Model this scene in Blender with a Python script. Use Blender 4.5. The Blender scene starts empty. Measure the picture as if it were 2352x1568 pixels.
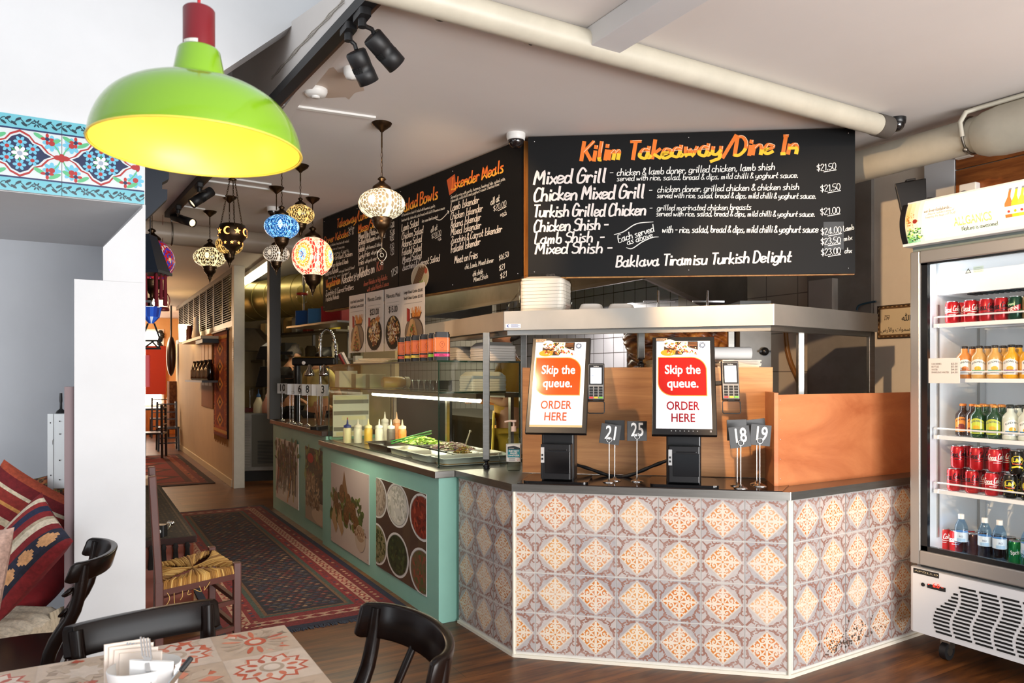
import bpy, bmesh, math, random, os
from mathutils import Vector as V, Matrix
random.seed(7)
SC = bpy.context.scene
COL = SC.collection
PI = math.pi
# ---------------------------------------------------------------- camera
F, CX, HY, EYE, TH = 1700.0, 1176.0, 862.0, 1.47, math.radians(30.3)
CT, ST = math.cos(TH), math.sin(TH)
cam_d = bpy.data.cameras.new('camera')
cam = bpy.data.objects.new('camera', cam_d); COL.objects.link(cam)
cam.location = (0, 0, EYE); cam.rotation_euler = (PI/2, 0, -TH)
cam_d.sensor_width = 36; cam_d.lens = 36*F/2352; cam_d.shift_y = (HY-784)/2352
cam_d.clip_start = .05
cam_d.dof.use_dof = True; cam_d.dof.focus_distance = 4.3; cam_d.dof.aperture_fstop = 6.3
SC.camera = cam
# ---------------------------------------------------------------- light and exposure
SC.view_settings.view_transform = 'Standard'; SC.view_settings.look = 'None'
SC.view_settings.gamma = 1; SC.view_settings.use_curve_mapping = False
SC.view_settings.exposure = 0.35
SC.cycles.use_denoising = True
SC.cycles.max_bounces = 7; SC.cycles.diffuse_bounces = 3; SC.cycles.glossy_bounces = 3
SC.cycles.transmission_bounces = 4; SC.cycles.transparent_max_bounces = 14
SC.cycles.sample_clamp_indirect = 4; SC.cycles.caustics_reflective = False; SC.cycles.caustics_refractive = False
wd = bpy.data.worlds.new('sky'); SC.world = wd; wd.use_nodes = True
bg = wd.node_tree.nodes['Background']; bg.inputs[0].default_value = (.86, .93, 1, 1); bg.inputs[1].default_value = .7

def lamp(name, kind, loc, energy, col=(1, 1, 1), target=None, **kw):
    l = bpy.data.lights.new(name, kind); l.energy = energy; l.color = col
    for k, v in kw.items(): setattr(l, k, v)
    o = bpy.data.objects.new(name, l); COL.objects.link(o); o.location = loc
    if target is not None:
        o.rotation_euler = (V(target)-V(loc)).to_track_quat('-Z', 'Y').to_euler()
    return o
# daylight from the open shop front behind the camera, plus unseen fill lamps added for ceiling, alcove and recess
lamp('shopfront_daylight', 'AREA', (2.5, -3.0, 1.6), 150, (.96, .98, 1), (1.7, 4, 1.5), shape='RECTANGLE', size=3.0, size_y=2.4)
lamp('ceiling_fill', 'AREA', (2.4, -3.6, .1), 420, (1, .97, .94), (1.9, 2.2, 2.9), shape='RECTANGLE', size=5.5, size_y=1.6)  # unseen up-facing lamp added to brighten the ceiling
lamp('alcove_fill', 'AREA', (-3.05, 2.3, 1.5), 30, (.88, .94, 1), (-.6, 5.1, 1.35), shape='RECTANGLE', size=1.3, size_y=1.4)  # added lamp out of view, lifts the alcove wall
lamp('recess_fill', 'AREA', (.1, 1.7, 2.5), 5, (1, .99, .97), (.45, 4.9, 3.5), shape='RECTANGLE', size=1.2, size_y=.5)  # hidden lamp added to whiten the recess over the pillar
# the deep rooms at the back have warm ceiling lamps
lamp('corridor_ceiling_lamp', 'POINT', (.2, 12.6, 2.2), 40, (1, .55, .23), shadow_soft_size=.15)
lamp('back_room_lamp', 'POINT', (.6, 17.5, 2.5), 130, (1, .72, .45), shadow_soft_size=.2)
lamp('kitchen_ceiling_lamp', 'AREA', (3.5, 8.6, 2.75), 34, (1, .86, .55), (3.5, 8.6, 0), shape='RECTANGLE', size=.3, size_y=2.0)
lamp('grill_fill', 'AREA', (4.0, 5.9, 2.16), 30, (1, .93, .86), (4.1, 5.9, 0), shape='RECTANGLE', size=.25, size_y=2.4)  # added lamp under the hood, brightens the tiles and spits

# ---------------------------------------------------------------- pixel rays (to place things at measured depths)
def P(px, py, d):
    l = (px-CX)/F*d
    return V((l*CT+d*ST, -l*ST+d*CT, EYE-(py-HY)/F*d))
def PZ(px, py, z): return P(px, py, F*(EYE-z)/(py-HY))
def PX(px, py, X): return P(px, py, X/((px-CX)/F*CT+ST))
def PY(px, py, Y): return P(px, py, Y/(-(px-CX)/F*ST+CT))
RGT = V((CT, -ST, 0)); FWD = V((ST, CT, 0)); UP = V((0, 0, 1))

# ---------------------------------------------------------------- colour and materials
def lin(c):
    if isinstance(c, str):
        c = c.lstrip('#'); c = [int(c[i:i+2], 16)/255 for i in (0, 2, 4)]
    return tuple((x/12.92 if x <= .04045 else ((x+.055)/1.055)**2.4) for x in c[:3])
MATS = {}
def M(name, col=None, rough=.5, metal=0, var=0, scale=6, bump=0, bscale=60, emit=0, ecol=None, coat=0, attr=False,
      stretch=None, spec=.5, var2=None, sheen=0):
    """principled material; attr takes its colour from the mesh colour attribute; var mixes a second tone by noise"""
    if name in MATS: return MATS[name]
    m = bpy.data.materials.new(name); m.use_nodes = True
    nt = m.node_tree; n = nt.nodes; L = nt.links; b = n['Principled BSDF']
    b.inputs['Roughness'].default_value = rough; b.inputs['Metallic'].default_value = metal
    b.inputs['Specular IOR Level'].default_value = spec
    if coat: b.inputs['Coat Weight'].default_value = coat; b.inputs['Coat Roughness'].default_value = .08
    if sheen: b.inputs['Sheen Weight'].default_value = sheen
    src = None
    if attr:
        a = n.new('ShaderNodeAttribute'); a.attribute_name = 'Col'; src = a.outputs['Color']
    c = lin(col) if col else (.8, .8, .8)
    b.inputs['Base Color'].default_value = (*c, 1)
    tc = None
    def coords():
        nonlocal tc
        if tc is None:
            t = n.new('ShaderNodeTexCoord'); tc = t.outputs['Object']
            if stretch:
                mp = n.new('ShaderNodeMapping'); mp.inputs['Scale'].default_value = stretch
                L.new(tc, mp.inputs[0]); tc = mp.outputs[0]
        return tc
    if var:
        nz = n.new('ShaderNodeTexNoise'); nz.inputs['Scale'].default_value = scale; nz.inputs['Detail'].default_value = 6
        nz.inputs['Roughness'].default_value = .62
        L.new(coords(), nz.inputs['Vector'])
        rm = n.new('ShaderNodeMapRange'); rm.inputs[1].default_value = .32; rm.inputs[2].default_value = .68
        L.new(nz.outputs['Fac'], rm.inputs[0])
        mx = n.new('ShaderNodeMix'); mx.data_type = 'RGBA'
        if src is not None:
            mx.blend_type = 'MULTIPLY'; mx.inputs[0].default_value = 1
            cr = n.new('ShaderNodeMapRange'); cr.inputs[3].default_value = 1-var; cr.inputs[4].default_value = 1+var*.4
            L.new(rm.outputs[0], cr.inputs[0]); L.new(src, mx.inputs[6]); L.new(cr.outputs[0], mx.inputs[7])
        else:
            c2 = lin(var2) if var2 else tuple(x*(1-var) for x in c)
            L.new(rm.outputs[0], mx.inputs[0]); mx.inputs[6].default_value = (*c, 1); mx.inputs[7].default_value = (*c2, 1)
        src = mx.outputs[2]
    if src is not None: L.new(src, b.inputs['Base Color'])
    if bump:
        nb = n.new('ShaderNodeTexNoise'); nb.inputs['Scale'].default_value = bscale; nb.inputs['Detail'].default_value = 4
        L.new(coords(), nb.inputs['Vector'])
        bp = n.new('ShaderNodeBump'); bp.inputs['Strength'].default_value = bump; bp.inputs['Distance'].default_value = .004
        L.new(nb.outputs['Fac'], bp.inputs['Height']); L.new(bp.outputs[0], b.inputs['Normal'])
    if emit:
        b.inputs['Emission Strength'].default_value = emit
        if ecol: b.inputs['Emission Color'].default_value = (*lin(ecol), 1)
        elif src is not None: L.new(src, b.inputs['Emission Color'])
        else: b.inputs['Emission Color'].default_value = (*c, 1)
    MATS[name] = m
    return m
def glass(name, tint=(1, 1, 1), refl=.9, ior=1.45, rough=.02):
    """clear pane: fresnel reflection over a tinted see-through body"""
    if name in MATS: return MATS[name]
    m = bpy.data.materials.new(name); m.use_nodes = True
    nt = m.node_tree; n = nt.nodes; L = nt.links
    for x in list(n):
        if x.type != 'OUTPUT_MATERIAL': n.remove(x)
    out = [x for x in n if x.type == 'OUTPUT_MATERIAL'][0]
    t = n.new('ShaderNodeBsdfTransparent'); t.inputs[0].default_value = (*tint, 1)
    g = n.new('ShaderNodeBsdfGlossy'); g.inputs['Roughness'].default_value = rough
    g.inputs[0].default_value = (refl, refl, refl, 1)
    fr = n.new('ShaderNodeFresnel'); fr.inputs[0].default_value = ior
    mx = n.new('ShaderNodeMixShader')
    gm = n.new('ShaderNodeNewGeometry'); sb = n.new('ShaderNodeMath'); sb.operation = 'SUBTRACT'; sb.inputs[0].default_value = 1
    ml = n.new('ShaderNodeMath'); ml.operation = 'MULTIPLY'
    L.new(gm.outputs['Backfacing'], sb.inputs[1]); L.new(sb.outputs[0], ml.inputs[0]); L.new(fr.outputs[0], ml.inputs[1])
    L.new(ml.outputs[0], mx.inputs[0]); L.new(t.outputs[0], mx.inputs[1]); L.new(g.outputs[0], mx.inputs[2])
    L.new(mx.outputs[0], out.inputs[0]); MATS[name] = m
    return m
def wood(name, c1, c2, rough=.45, stretch=(1, 12, 12), scale=2.5, coat=0, planks=None, ax=0, bump=.15):
    """streaky timber; planks=(length,width) adds board seams on the XY plane"""
    if name in MATS: return MATS[name]
    m = bpy.data.materials.new(name); m.use_nodes = True
    nt = m.node_tree; n = nt.nodes; L = nt.links; b = n['Principled BSDF']
    b.inputs['Roughness'].default_value = rough
    if coat: b.inputs['Coat Weight'].default_value = coat; b.inputs['Coat Roughness'].default_value = .15
    t = n.new('ShaderNodeTexCoord'); mp = n.new('ShaderNodeMapping'); mp.inputs['Scale'].default_value = stretch
    L.new(t.outputs['Object'], mp.inputs[0])
    nz = n.new('ShaderNodeTexNoise'); nz.inputs['Scale'].default_value = scale; nz.inputs['Detail'].default_value = 8
    nz.inputs['Roughness'].default_value = .65; nz.inputs['Distortion'].default_value = .6
    L.new(mp.outputs[0], nz.inputs['Vector'])
    cr = n.new('ShaderNodeValToRGB'); cr.color_ramp.elements[0].position = .33; cr.color_ramp.elements[1].position = .68
    cr.color_ramp.elements[0].color = (*lin(c1), 1); cr.color_ramp.elements[1].color = (*lin(c2), 1)
    L.new(nz.outputs['Fac'], cr.inputs[0]); src = cr.outputs[0]
    if planks:
        br = n.new('ShaderNodeTexBrick'); br.inputs['Scale'].default_value = 1
        br.inputs['Brick Width'].default_value = planks[0]; br.inputs['Row Height'].default_value = planks[1]
        br.inputs['Mortar Size'].default_value = .0016; br.inputs['Mortar'].default_value = (.25, .25, .25, 1)
        br.inputs['Color1'].default_value = (1, 1, 1, 1); br.inputs['Color2'].default_value = (.62, .6, .58, 1)
        br.inputs['Bias'].default_value = -.1
        mp2 = n.new('ShaderNodeMapping'); mp2.inputs['Rotation'].default_value = (0, 0, planks[2] if len(planks) > 2 else 0)
        L.new(t.outputs['Object'], mp2.inputs[0]); L.new(mp2.outputs[0], br.inputs['Vector'])
        mx = n.new('ShaderNodeMix'); mx.data_type = 'RGBA'; mx.blend_type = 'MULTIPLY'; mx.inputs[0].default_value = 1
        L.new(src, mx.inputs[6]); L.new(br.outputs[0], mx.inputs[7]); src = mx.outputs[2]
    L.new(src, b.inputs['Base Color'])
    if bump:
        bp = n.new('ShaderNodeBump'); bp.inputs['Strength'].default_value = bump; bp.inputs['Distance'].default_value = .003
        L.new(nz.outputs['Fac'], bp.inputs['Height']); L.new(bp.outputs[0], b.inputs['Normal'])
    MATS[name] = m
    return m
# ---------------------------------------------------------------- mesh builder
def rrect(w, h, r, n=4, cx=0, cy=0):
    pts = []
    for qx, qy, a0 in ((1, 1, 0), (-1, 1, 90), (-1, -1, 180), (1, -1, 270)):
        for i in range(n+1):
            a = math.radians(a0+90*i/n)
            pts.append((cx+qx*(w/2-r)+r*math.cos(a), cy+qy*(h/2-r)+r*math.sin(a)))
    return pts
ROOT = {}
class MB:
    def __init__(s, X=None):
        s.v = []; s.f = []; s.m = []; s.c = []; s.s = []; s.X = X or Matrix(); s.mi = 0; s.col = (1, 1, 1); s.sm = False
    def add(s, vs, fs, sm=None, col=None):
        b = len(s.v); X = s.X
        s.v += [X @ V(p) for p in vs]
        for f in fs:
            s.f.append([b+i for i in f]); s.m.append(s.mi); s.c.append(col or s.col); s.s.append(s.sm if sm is None else sm)
        return s
    def box(s, c, d, R=None):
        x, y, z = d[0]/2, d[1]/2, d[2]/2
        vs = [V((sx*x, sy*y, sz*z)) for sz in (-1, 1) for sx, sy in ((-1, -1), (1, -1), (1, 1), (-1, 1))]
        if R is not None: vs = [R @ p for p in vs]
        c = V(c)
        return s.add([c+p for p in vs], [(3, 2, 1, 0), (4, 5, 6, 7), (0, 1, 5, 4), (1, 2, 6, 5), (2, 3, 7, 6), (3, 0, 4, 7)], False)
    def b2(s, a, b):
        return s.box([(a[i]+b[i])/2 for i in range(3)], [abs(a[i]-b[i]) for i in range(3)])
    def bar(s, p, q, w, h=None, up=(0, 0, 1)):
        p, q = V(p), V(q); h = h or w; z = (q-p); ln = z.length
        if ln < 1e-6: return s
        z = z/ln; u = V(up)
        if abs(u.dot(z)) > .98: u = V((1, 0, 0))
        x = u.cross(z).normalized(); y = z.cross(x)
        R = Matrix((x, y, z)).transposed()
        return s.box((p+q)/2, (w, h, ln), R)
    def prism(s, pts, z0, z1, sm=False):
        n = len(pts)
        vs = [(p[0], p[1], z0) for p in pts]+[(p[0], p[1], z1) for p in pts]
        fs = [list(range(n))[::-1], list(range(n, 2*n))]
        s.add(vs, fs, False)
        return s.add(vs, [(i, (i+1) % n, n+(i+1) % n, n+i) for i in range(n)], sm)
    def rbox(s, a, b, r=.01, n=3):
        w, h = abs(b[0]-a[0]), abs(b[1]-a[1])
        return s.prism(rrect(w, h, min(r, w/2.01, h/2.01), n, (a[0]+b[0])/2, (a[1]+b[1])/2), a[2], b[2])
    def lathe(s, prof, n=20, c=(0, 0, 0), R=None, cap0=True, cap1=True, colf=None, a0=0, a1=2*PI, flute=None):
        c = V(c); full = abs(a1-a0-2*PI) < 1e-6; k = n if full else n+1; vs = []
        for j, (r, z) in enumerate(prof):
            for i in range(k):
                a = a0+(a1-a0)*i/n
                rr = r*(flute(a, j) if flute else 1)
                p = V((rr*math.cos(a), rr*math.sin(a), z))
                vs.append(c+(R @ p if R is not None else p))
        fs = []; cols = []
        for j in range(len(prof)-1):
            for i in range(n):
                i2 = (i+1) % k
                fs.append((j*k+i, j*k+i2, (j+1)*k+i2, (j+1)*k+i))
                if colf: cols.append(colf((i+.5)/n, (j+.5)/(len(prof)-1)))
        if colf:
            for f, cc in zip(fs, cols): s_f = f
            b = len(s.v); s.v += [s.X @ V(p) for p in vs]
            for f, cc in zip(fs, cols):
                s.f.append([b+i for i in f]); s.m.append(s.mi); s.c.append(cc); s.s.append(True)
        else: s.add(vs, fs, True)
        if full:
            if cap0 and prof[0][0] > 1e-5: s.add(vs[:k], [list(range(k))[::-1]], False)
            if cap1 and prof[-1][0] > 1e-5: s.add(vs[-k:], [list(range(k))], False)
        return s
    def cyl(s, p, q, r, r2=None, n=14):
        p, q = V(p), V(q); z = (q-p)
        R = z.to_track_quat('Z', 'Y').to_matrix()
        return s.lathe([(r, 0), (r if r2 is None else r2, z.length)], n, p, R)
    def ball(s, c, r, n=14, m=8, sc=(1, 1, 1)):
        pr = [(math.sin(PI*j/m), -math.cos(PI*j/m)) for j in range(m+1)]
        vs = []; c = V(c)
        R = Matrix.Diagonal((r*sc[0], r*sc[1], r*sc[2]))
        return s.lathe([(max(a, 1e-4), b) for a, b in pr], n, c, R, False, False)
    def tube(s, pts, r, n=8, closed=False, rf=None):
        pts = [V(p) for p in pts]; m = len(pts); vs = []
        up = V((0, 0, 1)); prev = None
        for i in range(m):
            if closed: t = pts[(i+1) % m]-pts[i-1]
            else: t = pts[min(i+1, m-1)]-pts[max(i-1, 0)]
            if t.length < 1e-9: t = V((0, 0, 1))
            t.normalize()
            if prev is None:
                u = up if abs(t.z) < .9 else V((1, 0, 0))
                x = u.cross(t).normalized()
            else:
                x = (prev-t*prev.dot(t)); x = x.normalized() if x.length > 1e-6 else V((1, 0, 0))
            prev = x; y = t.cross(x); rr = r*(rf(i/(m-1)) if rf else 1)
            for k in range(n):
                a = 2*PI*k/n; vs.append(pts[i]+x*(rr*math.cos(a))+y*(rr*math.sin(a)))
        fs = []
        for i in range(m if closed else m-1):
            j = (i+1) % m
            for k in range(n):
                k2 = (k+1) % n; fs.append((i*n+k, i*n+k2, j*n+k2, j*n+k))
        s.add(vs, fs, True)
        if not closed: s.add(vs[:n], [list(range(n))[::-1]], False); s.add(vs[-n:], [list(range(n))], False)
        return s
    def torus(s, c, R, r, n=20, m=8, Rm=None):
        c = V(c); pts = []
        for i in range(n):
            p = V((R*math.cos(2*PI*i/n), R*math.sin(2*PI*i/n), 0)); pts.append(c+(Rm @ p if Rm is not None else p))
        return s.tube(pts, r, m, True)
    def face(s, pts, sm=False, col=None): return s.add(pts, [list(range(len(pts)))], sm, col)
    def build(s, name, mat, parent=None, world=True, bevel=0, label=None, kind=None, fix=True, cat=None, group=None, solid=0):
        me = bpy.data.meshes.new(name); o = bpy.data.objects.new(name, me); COL.objects.link(o)
        if parent is not None:
            o.parent = parent; Mp = ROOT.get(parent, Matrix()); ROOT[o] = Mp
            vs = [Mp.inverted() @ p for p in s.v] if world else s.v
        else:
            xs = [p.x for p in s.v]; ys = [p.y for p in s.v]; z0 = min(p.z for p in s.v)
            c = V(((min(xs)+max(xs))/2, (min(ys)+max(ys))/2, z0))
            vs = [p-c for p in s.v]; o.location = c; ROOT[o] = Matrix.Translation(c)
        me.from_pydata([tuple(p) for p in vs], [], s.f)
        for m in (mat if isinstance(mat, (list, tuple)) else [mat]): me.materials.append(m)
        me.polygons.foreach_set('material_index', s.m)
        me.polygons.foreach_set('use_smooth', s.s)
        if any(c != (1, 1, 1) for c in s.c):
            at = me.color_attributes.new('Col', 'FLOAT_COLOR', 'CORNER'); data = []
            for f, c in zip(s.f, s.c): data += [c[0], c[1], c[2], 1.0]*len(f)
            at.data.foreach_set('color', data)
        if fix:
            bm = bmesh.new(); bm.from_mesh(me); bmesh.ops.recalc_face_normals(bm, faces=bm.faces); bm.to_mesh(me); bm.free()
        me.update()
        if bevel:
            b = o.modifiers.new('bevel', 'BEVEL'); b.width = bevel; b.segments = 2; b.limit_method = 'ANGLE'; b.angle_limit = math.radians(40)
        if label: o['label'] = label
        if cat: o['category'] = cat
        if group: o['group'] = group
        if kind: o['kind'] = kind
        return o
def thing(name, label, cat, loc=(0, 0, 0), rz=0, group=None):
    o = bpy.data.objects.new(name, None); COL.objects.link(o); o.empty_display_size = .05
    o.location = loc; o.rotation_euler = (0, 0, rz); o['label'] = label; o['category'] = cat
    if group: o['group'] = group
    ROOT[o] = Matrix.Translation(V(loc)) @ Matrix.Rotation(rz, 4, 'Z')
    return o
def dup(root, loc, rz=None, label=None, group=None):
    r = root.copy(); COL.objects.link(r); r.location = loc
    if rz is not None: r.rotation_euler = (0, 0, rz)
    if label: r['label'] = label
    if group: r['group'] = group
    ROOT[r] = Matrix.Translation(V(loc)) @ Matrix.Rotation(r.rotation_euler[2], 4, 'Z')
    for ch in list(root.children):
        c = ch.copy(); COL.objects.link(c); c.parent = r; ROOT[c] = ROOT[r]
        for g in list(ch.children):
            d = g.copy(); COL.objects.link(d); d.parent = c
    return r
ORD = ['first', 'second', 'third', 'fourth', 'fifth', 'sixth', 'seventh', 'eighth', 'ninth', 'tenth', 'eleventh', 'twelfth']

# ---------------------------------------------------------------- lettering
HG = {'a': "7|57 28 06 04 23 43 56|59 54 63 74", 'b': "6|0D 04|06 28 48 56 54 43 23 04", 'c': "5|57 38 18 06 04 13 33 54",
 'd': "6|57 38 18 06 04 13 33 55|5D 54 63", 'e': "5|05 46 57 38 18 06 04 13 33 54", 'f': "4|4C 3D 2C 13|08 38",
 'g': "6|57 38 18 06 04 13 33 55|58 52 41 20 01", 'h': "6|0D 03|06 28 48 56 53", 'i': "2|18 13|1B 1A", 'j': "3|28 21 10 00|2B 2A",
 'k': "5|0D 03|48 05|15 53", 'l': "3|1D 14 23", 'm': "8|08 03|06 28 37 33|36 58 67 63", 'n': "6|08 03|06 28 48 56 53",
 'o': "6|38 18 06 04 13 33 54 56 48 28", 'p': "6|08 00|06 28 48 56 54 43 23 04", 'q': "6|57 38 18 06 04 13 33 55|58 50",
 'r': "4|08 03|06 28 47", 's': "5|48 18 07 26 44 33 03", 't': "4|2C 14 23 43|08 48", 'u': "6|08 04 13 33 55|58 53",
 'v': "5|08 23 58", 'w': "8|08 13 37 53 78", 'x': "5|08 53|58 03", 'y': "6|08 05 14 34 56|58 52 31 00", 'z': "5|08 58 03 53",
 'A': "7|03 3D 63|16 56", 'B': "6|0D 03|0D 4D 5B 49 08|08 48 66 54 33 03", 'C': "6|6C 4D 2D 09 06 13 43 64", 'D': "7|0D 03|0D 3D 6A 66 33 03",
 'E': "5|5D 0D 03 53|08 48", 'F': "5|5D 0D 03|08 48", 'G': "7|6B 4D 2D 09 05 13 43 65 68 38", 'H': "7|0D 03|6D 63|08 68",
 'I': "4|1D 3D|2D 23|13 33", 'K': "6|0D 03|6D 07|28 63", 'L': "5|0D 03 53", 'M': "9|03 1D 46 7D 83", 'N': "7|03 0D 63 6D",
 'O': "7|3D 1C 08 14 33 54 68 5C 3D", 'P': "6|03 0D 4D 6B 58 08", 'R': "6|03 0D 4D 6B 58 08|38 63", 'S': "6|6C 3D 0B 19 58 65 43 13 04",
 'T': "6|0D 6D|3D 33", 'V': "6|0D 33 6D", 'U': "6|0D 05 14 33 54 65 6D", 'Y': "6|0D 38 6D|38 33", 'X': "6|0D 63|6D 03", 'J': "5|4D 44 33 13 05", 'Q': "7|3D 1C 08 14 33 54 68 5C 3D|45 62", 'W': "9|0D 23 4A 63 8D", 'Z': "6|0D 6D 03 63",
 '0': "6|3D 1C 08 14 33 54 68 5C 3D", '1': "3|0B 2D 23", '2': "6|0B 1D 4D 5B 49 03 63", '3': "6|0C 3D 5B 38|38 66 44 23 04",
 '4': "6|4D 05 65|4D 43", '5': "6|6D 1D 09 48 66 44 23 04", '6': "6|5D 29 05 23 44 56 38 06", '7': "6|0D 6D 23",
 '8': "6|3D 1B 39 5B 3D|39 06 23 44 66 39", '9': "6|5A 3D 1C 0A 28 4A 5C|5C 43", '$': "6|5B 3C 0B 19 57 55 34 05|3E 32",
 '&': "6|63 1A 2D 4B 06 04 23 65", '/': "6|02 6E", '-': "5|07 47", '.': "2|13 14", ',': "2|14 02", '!': "2|1D 16|14 13",
 "'": "2|1D 1B", '+': "4|07 47|2A 24", '=': "4|08 48|05 45", ':': "2|18 17|14 13"}
def catmull(pts, k=3):
    if len(pts) < 3: return pts
    out = []
    for i in range(len(pts)-1):
        p0 = pts[max(i-1, 0)]; p1 = pts[i]; p2 = pts[i+1]; p3 = pts[min(i+2, len(pts)-1)]
        for j in range(k):
            t = j/k
            out.append(tuple(.5*((2*p1[a])+(-p0[a]+p2[a])*t+(2*p0[a]-5*p1[a]+4*p2[a]-p3[a])*t*t+(-p0[a]+3*p1[a]-3*p2[a]+p3[a])*t**3) for a in range(len(p1))))
    out.append(pts[-1]); return out
HGC = {}
def hglyph(ch):
    if ch not in HGC:
        w, *st = HG[ch].split('|')
        HGC[ch] = (int(w)/10, [catmull([(int(t[0], 16)/10, (int(t[1], 16)-3)/10) for t in p.split()]) for p in st])
    return HGC[ch]
FONTS = {}
def font(name):
    if name not in FONTS:
        try: FONTS[name] = bpy.data.fonts.load(os.path.join(bpy.utils.resource_path('LOCAL'), 'datafiles', 'fonts', name))
        except Exception: FONTS[name] = None
    return FONTS[name]
TXC = {}
def txt_mesh(t, fnt=''):
    k = (t, fnt)
    if k not in TXC:
        cu = bpy.data.curves.new('lettering', 'FONT'); cu.body = t; cu.size = 1; cu.resolution_u = 3
        f = font(fnt) if fnt else None
        if f: cu.font = f
        o = bpy.data.objects.new('lettering', cu); COL.objects.link(o)
        me = o.evaluated_get(bpy.context.evaluated_depsgraph_get()).to_mesh()
        vs = [(v.co.x, v.co.y) for v in me.vertices]; fs = [list(p.vertices) for p in me.polygons]
        bpy.data.objects.remove(o); bpy.data.curves.remove(cu)
        w = max([v[0] for v in vs] or [0]); TXC[k] = (vs, fs, w)
    return TXC[k]
class Cv:
    """flat drawing on a surface: o origin, u and v axes (metres), layers stacked eps apart; or a mapping function fn(x,y,h)"""
    def __init__(s, mb, o=None, u=None, v=None, eps=.0004, fn=None):
        s.mb = mb; s.eps = eps; s.fn = fn; s.k = 0
        if fn is None:
            s.o, s.u, s.v = V(o), V(u), V(v); s.n = s.u.cross(s.v).normalized()
    def p(s, x, y, l):
        h = l*s.eps+(s.k % 60)*2.5e-6
        if s.fn: return s.fn(x, y, h)
        return s.o+s.u*x+s.v*y+s.n*h
    def poly(s, pts, col, l=1):
        s.k += 1
        if s.fn:   # curved surface: split into small triangles that follow it
            c = lin(col) if isinstance(col, str) else col
            g = (sum(p[0] for p in pts)/len(pts), sum(p[1] for p in pts)/len(pts)); st = [(g, pts[i], pts[(i+1) % len(pts)]) for i in range(len(pts))]
            while st:
                a, b, d = st.pop(); e = [(math.dist(a, b), 0), (math.dist(b, d), 1), (math.dist(d, a), 2)]; m, k = max(e)
                if m > .011:
                    if k == 1: a, b, d = b, d, a
                    elif k == 2: a, b, d = d, a, b
                    h = ((a[0]+b[0])/2, (a[1]+b[1])/2); st += [(a, h, d), (h, b, d)]
                else: s.mb.add([s.p(x, y, l) for x, y in (a, b, d)], [(0, 1, 2)], True, c)
            return
        s.mb.add([s.p(x, y, l) for x, y in pts], [list(range(len(pts)))], False, lin(col) if isinstance(col, str) else col)
    def rect(s, x0, y0, x1, y1, col, l=1): s.poly([(x0, y0), (x1, y0), (x1, y1), (x0, y1)], col, l)
    def circ(s, x, y, rx, ry=None, col='#000000', l=1, n=24, rot=0):
        ry = ry or rx; c, sn = math.cos(rot), math.sin(rot)
        pts = [(rx*math.cos(2*PI*i/n), ry*math.sin(2*PI*i/n)) for i in range(n)]
        s.poly([(x+a*c-b*sn, y+a*sn+b*c) for a, b in pts], col, l)
    def line(s, pts, w, col, l=1, brush=0, taper=0):
        col = lin(col) if isinstance(col, str) else col
        n = len(pts); vs = []; s.k += 1
        for i, (x, y) in enumerate(pts):
            a = pts[max(i-1, 0)]; b = pts[min(i+1, n-1)]
            dx, dy = b[0]-a[0], b[1]-a[1]; ln = math.hypot(dx, dy) or 1e-9
            nx, ny = -dy/ln, dx/ln
            ww = w/2*(1-brush*abs(dx)/ln)
            if taper: ww *= 1-taper*abs(2*i/(n-1)-1)**2
            ex = (0 if 0 < i < n-1 else (-1 if i == 0 else 1))*w*.25
            vs += [s.p(x+nx*ww+dx/ln*ex, y+ny*ww+dy/ln*ex, l), s.p(x-nx*ww+dx/ln*ex, y-ny*ww+dy/ln*ex, l)]
        s.mb.add(vs, [(2*i, 2*i+1, 2*i+3, 2*i+2) for i in range(n-1)], False, col)
    def text(s, t, x, y, size, col, l=1, al='l', fnt='', bold=0.0, sx=1, width=None, rot=0):
        """printed lettering; bold thickens the strokes by overlaid shifted copies"""
        vs, fs, w = txt_mesh(t, fnt)
        if not vs: return 0
        if width: sx = width/(w*size)
        ox = {'l': 0, 'c': -w/2, 'r': -w}[al]; c, sn = math.cos(rot), math.sin(rot); col = lin(col) if isinstance(col, str) else col
        sh = [(0, 0)] if not bold else [(bold*math.cos(PI*i/4), bold*math.sin(PI*i/4)) for i in range(8)]
        for dx, dy in sh:
            s.k += 1; q = [((a+ox+dx)*size*sx, (b+dy)*size) for a, b in vs]
            s.mb.add([s.p(x+a*c-b*sn, y+a*sn+b*c, l) for a, b in q], fs, False, col)
        return w*size*sx
    def hand(s, t, x, y, h, col, l=1, w=.13, slant=.22, sx=1, width=None, rot=0, jit=.03, col2=None, sp=.12, hi=None):
        """brush lettering: h = cap height; col2 = second tone on the lower part; hi = highlight tone"""
        adv = sum((.35 if c == ' ' else hglyph(c)[0]+sp) for c in t)
        if width: sx = width/(adv*h)
        c, sn = math.cos(rot), math.sin(rot); X = 0
        col = lin(col) if isinstance(col, str) else col
        rnd = random.Random(len(t)*31+int(abs(x)*977))
        for ch in t:
            if ch == ' ': X += .35; continue
            gw, st = hglyph(ch); dy = rnd.uniform(-jit, jit); sc = 1+rnd.uniform(-jit, jit)
            for p in st:
                q = [((X+a+slant*b)*h*sx, (b*sc+dy)*h) for a, b in p]
                R = lambda a, b: (x+a*c-b*sn, y+a*sn+b*c)
                s.line([R(a, b) for a, b in q], w*h, col, l, brush=.28)
                if col2:
                    lo = [(a, b) for a, b in q if b < .3*h]
                    if len(lo) > 1: s.line([R(a, b) for a, b in lo], w*h*.97, col2, l+1, brush=.28)
                if hi: s.line([R(a+w*h*.32, b+w*h*.2) for a, b in q if b > .3*h] if len([1 for a, b in q if b > .3*h]) > 1 else [R(*q[0]), R(*q[0])], w*h*.13, hi, l+2)
            X += gw+sp
        return X*h*sx
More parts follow.
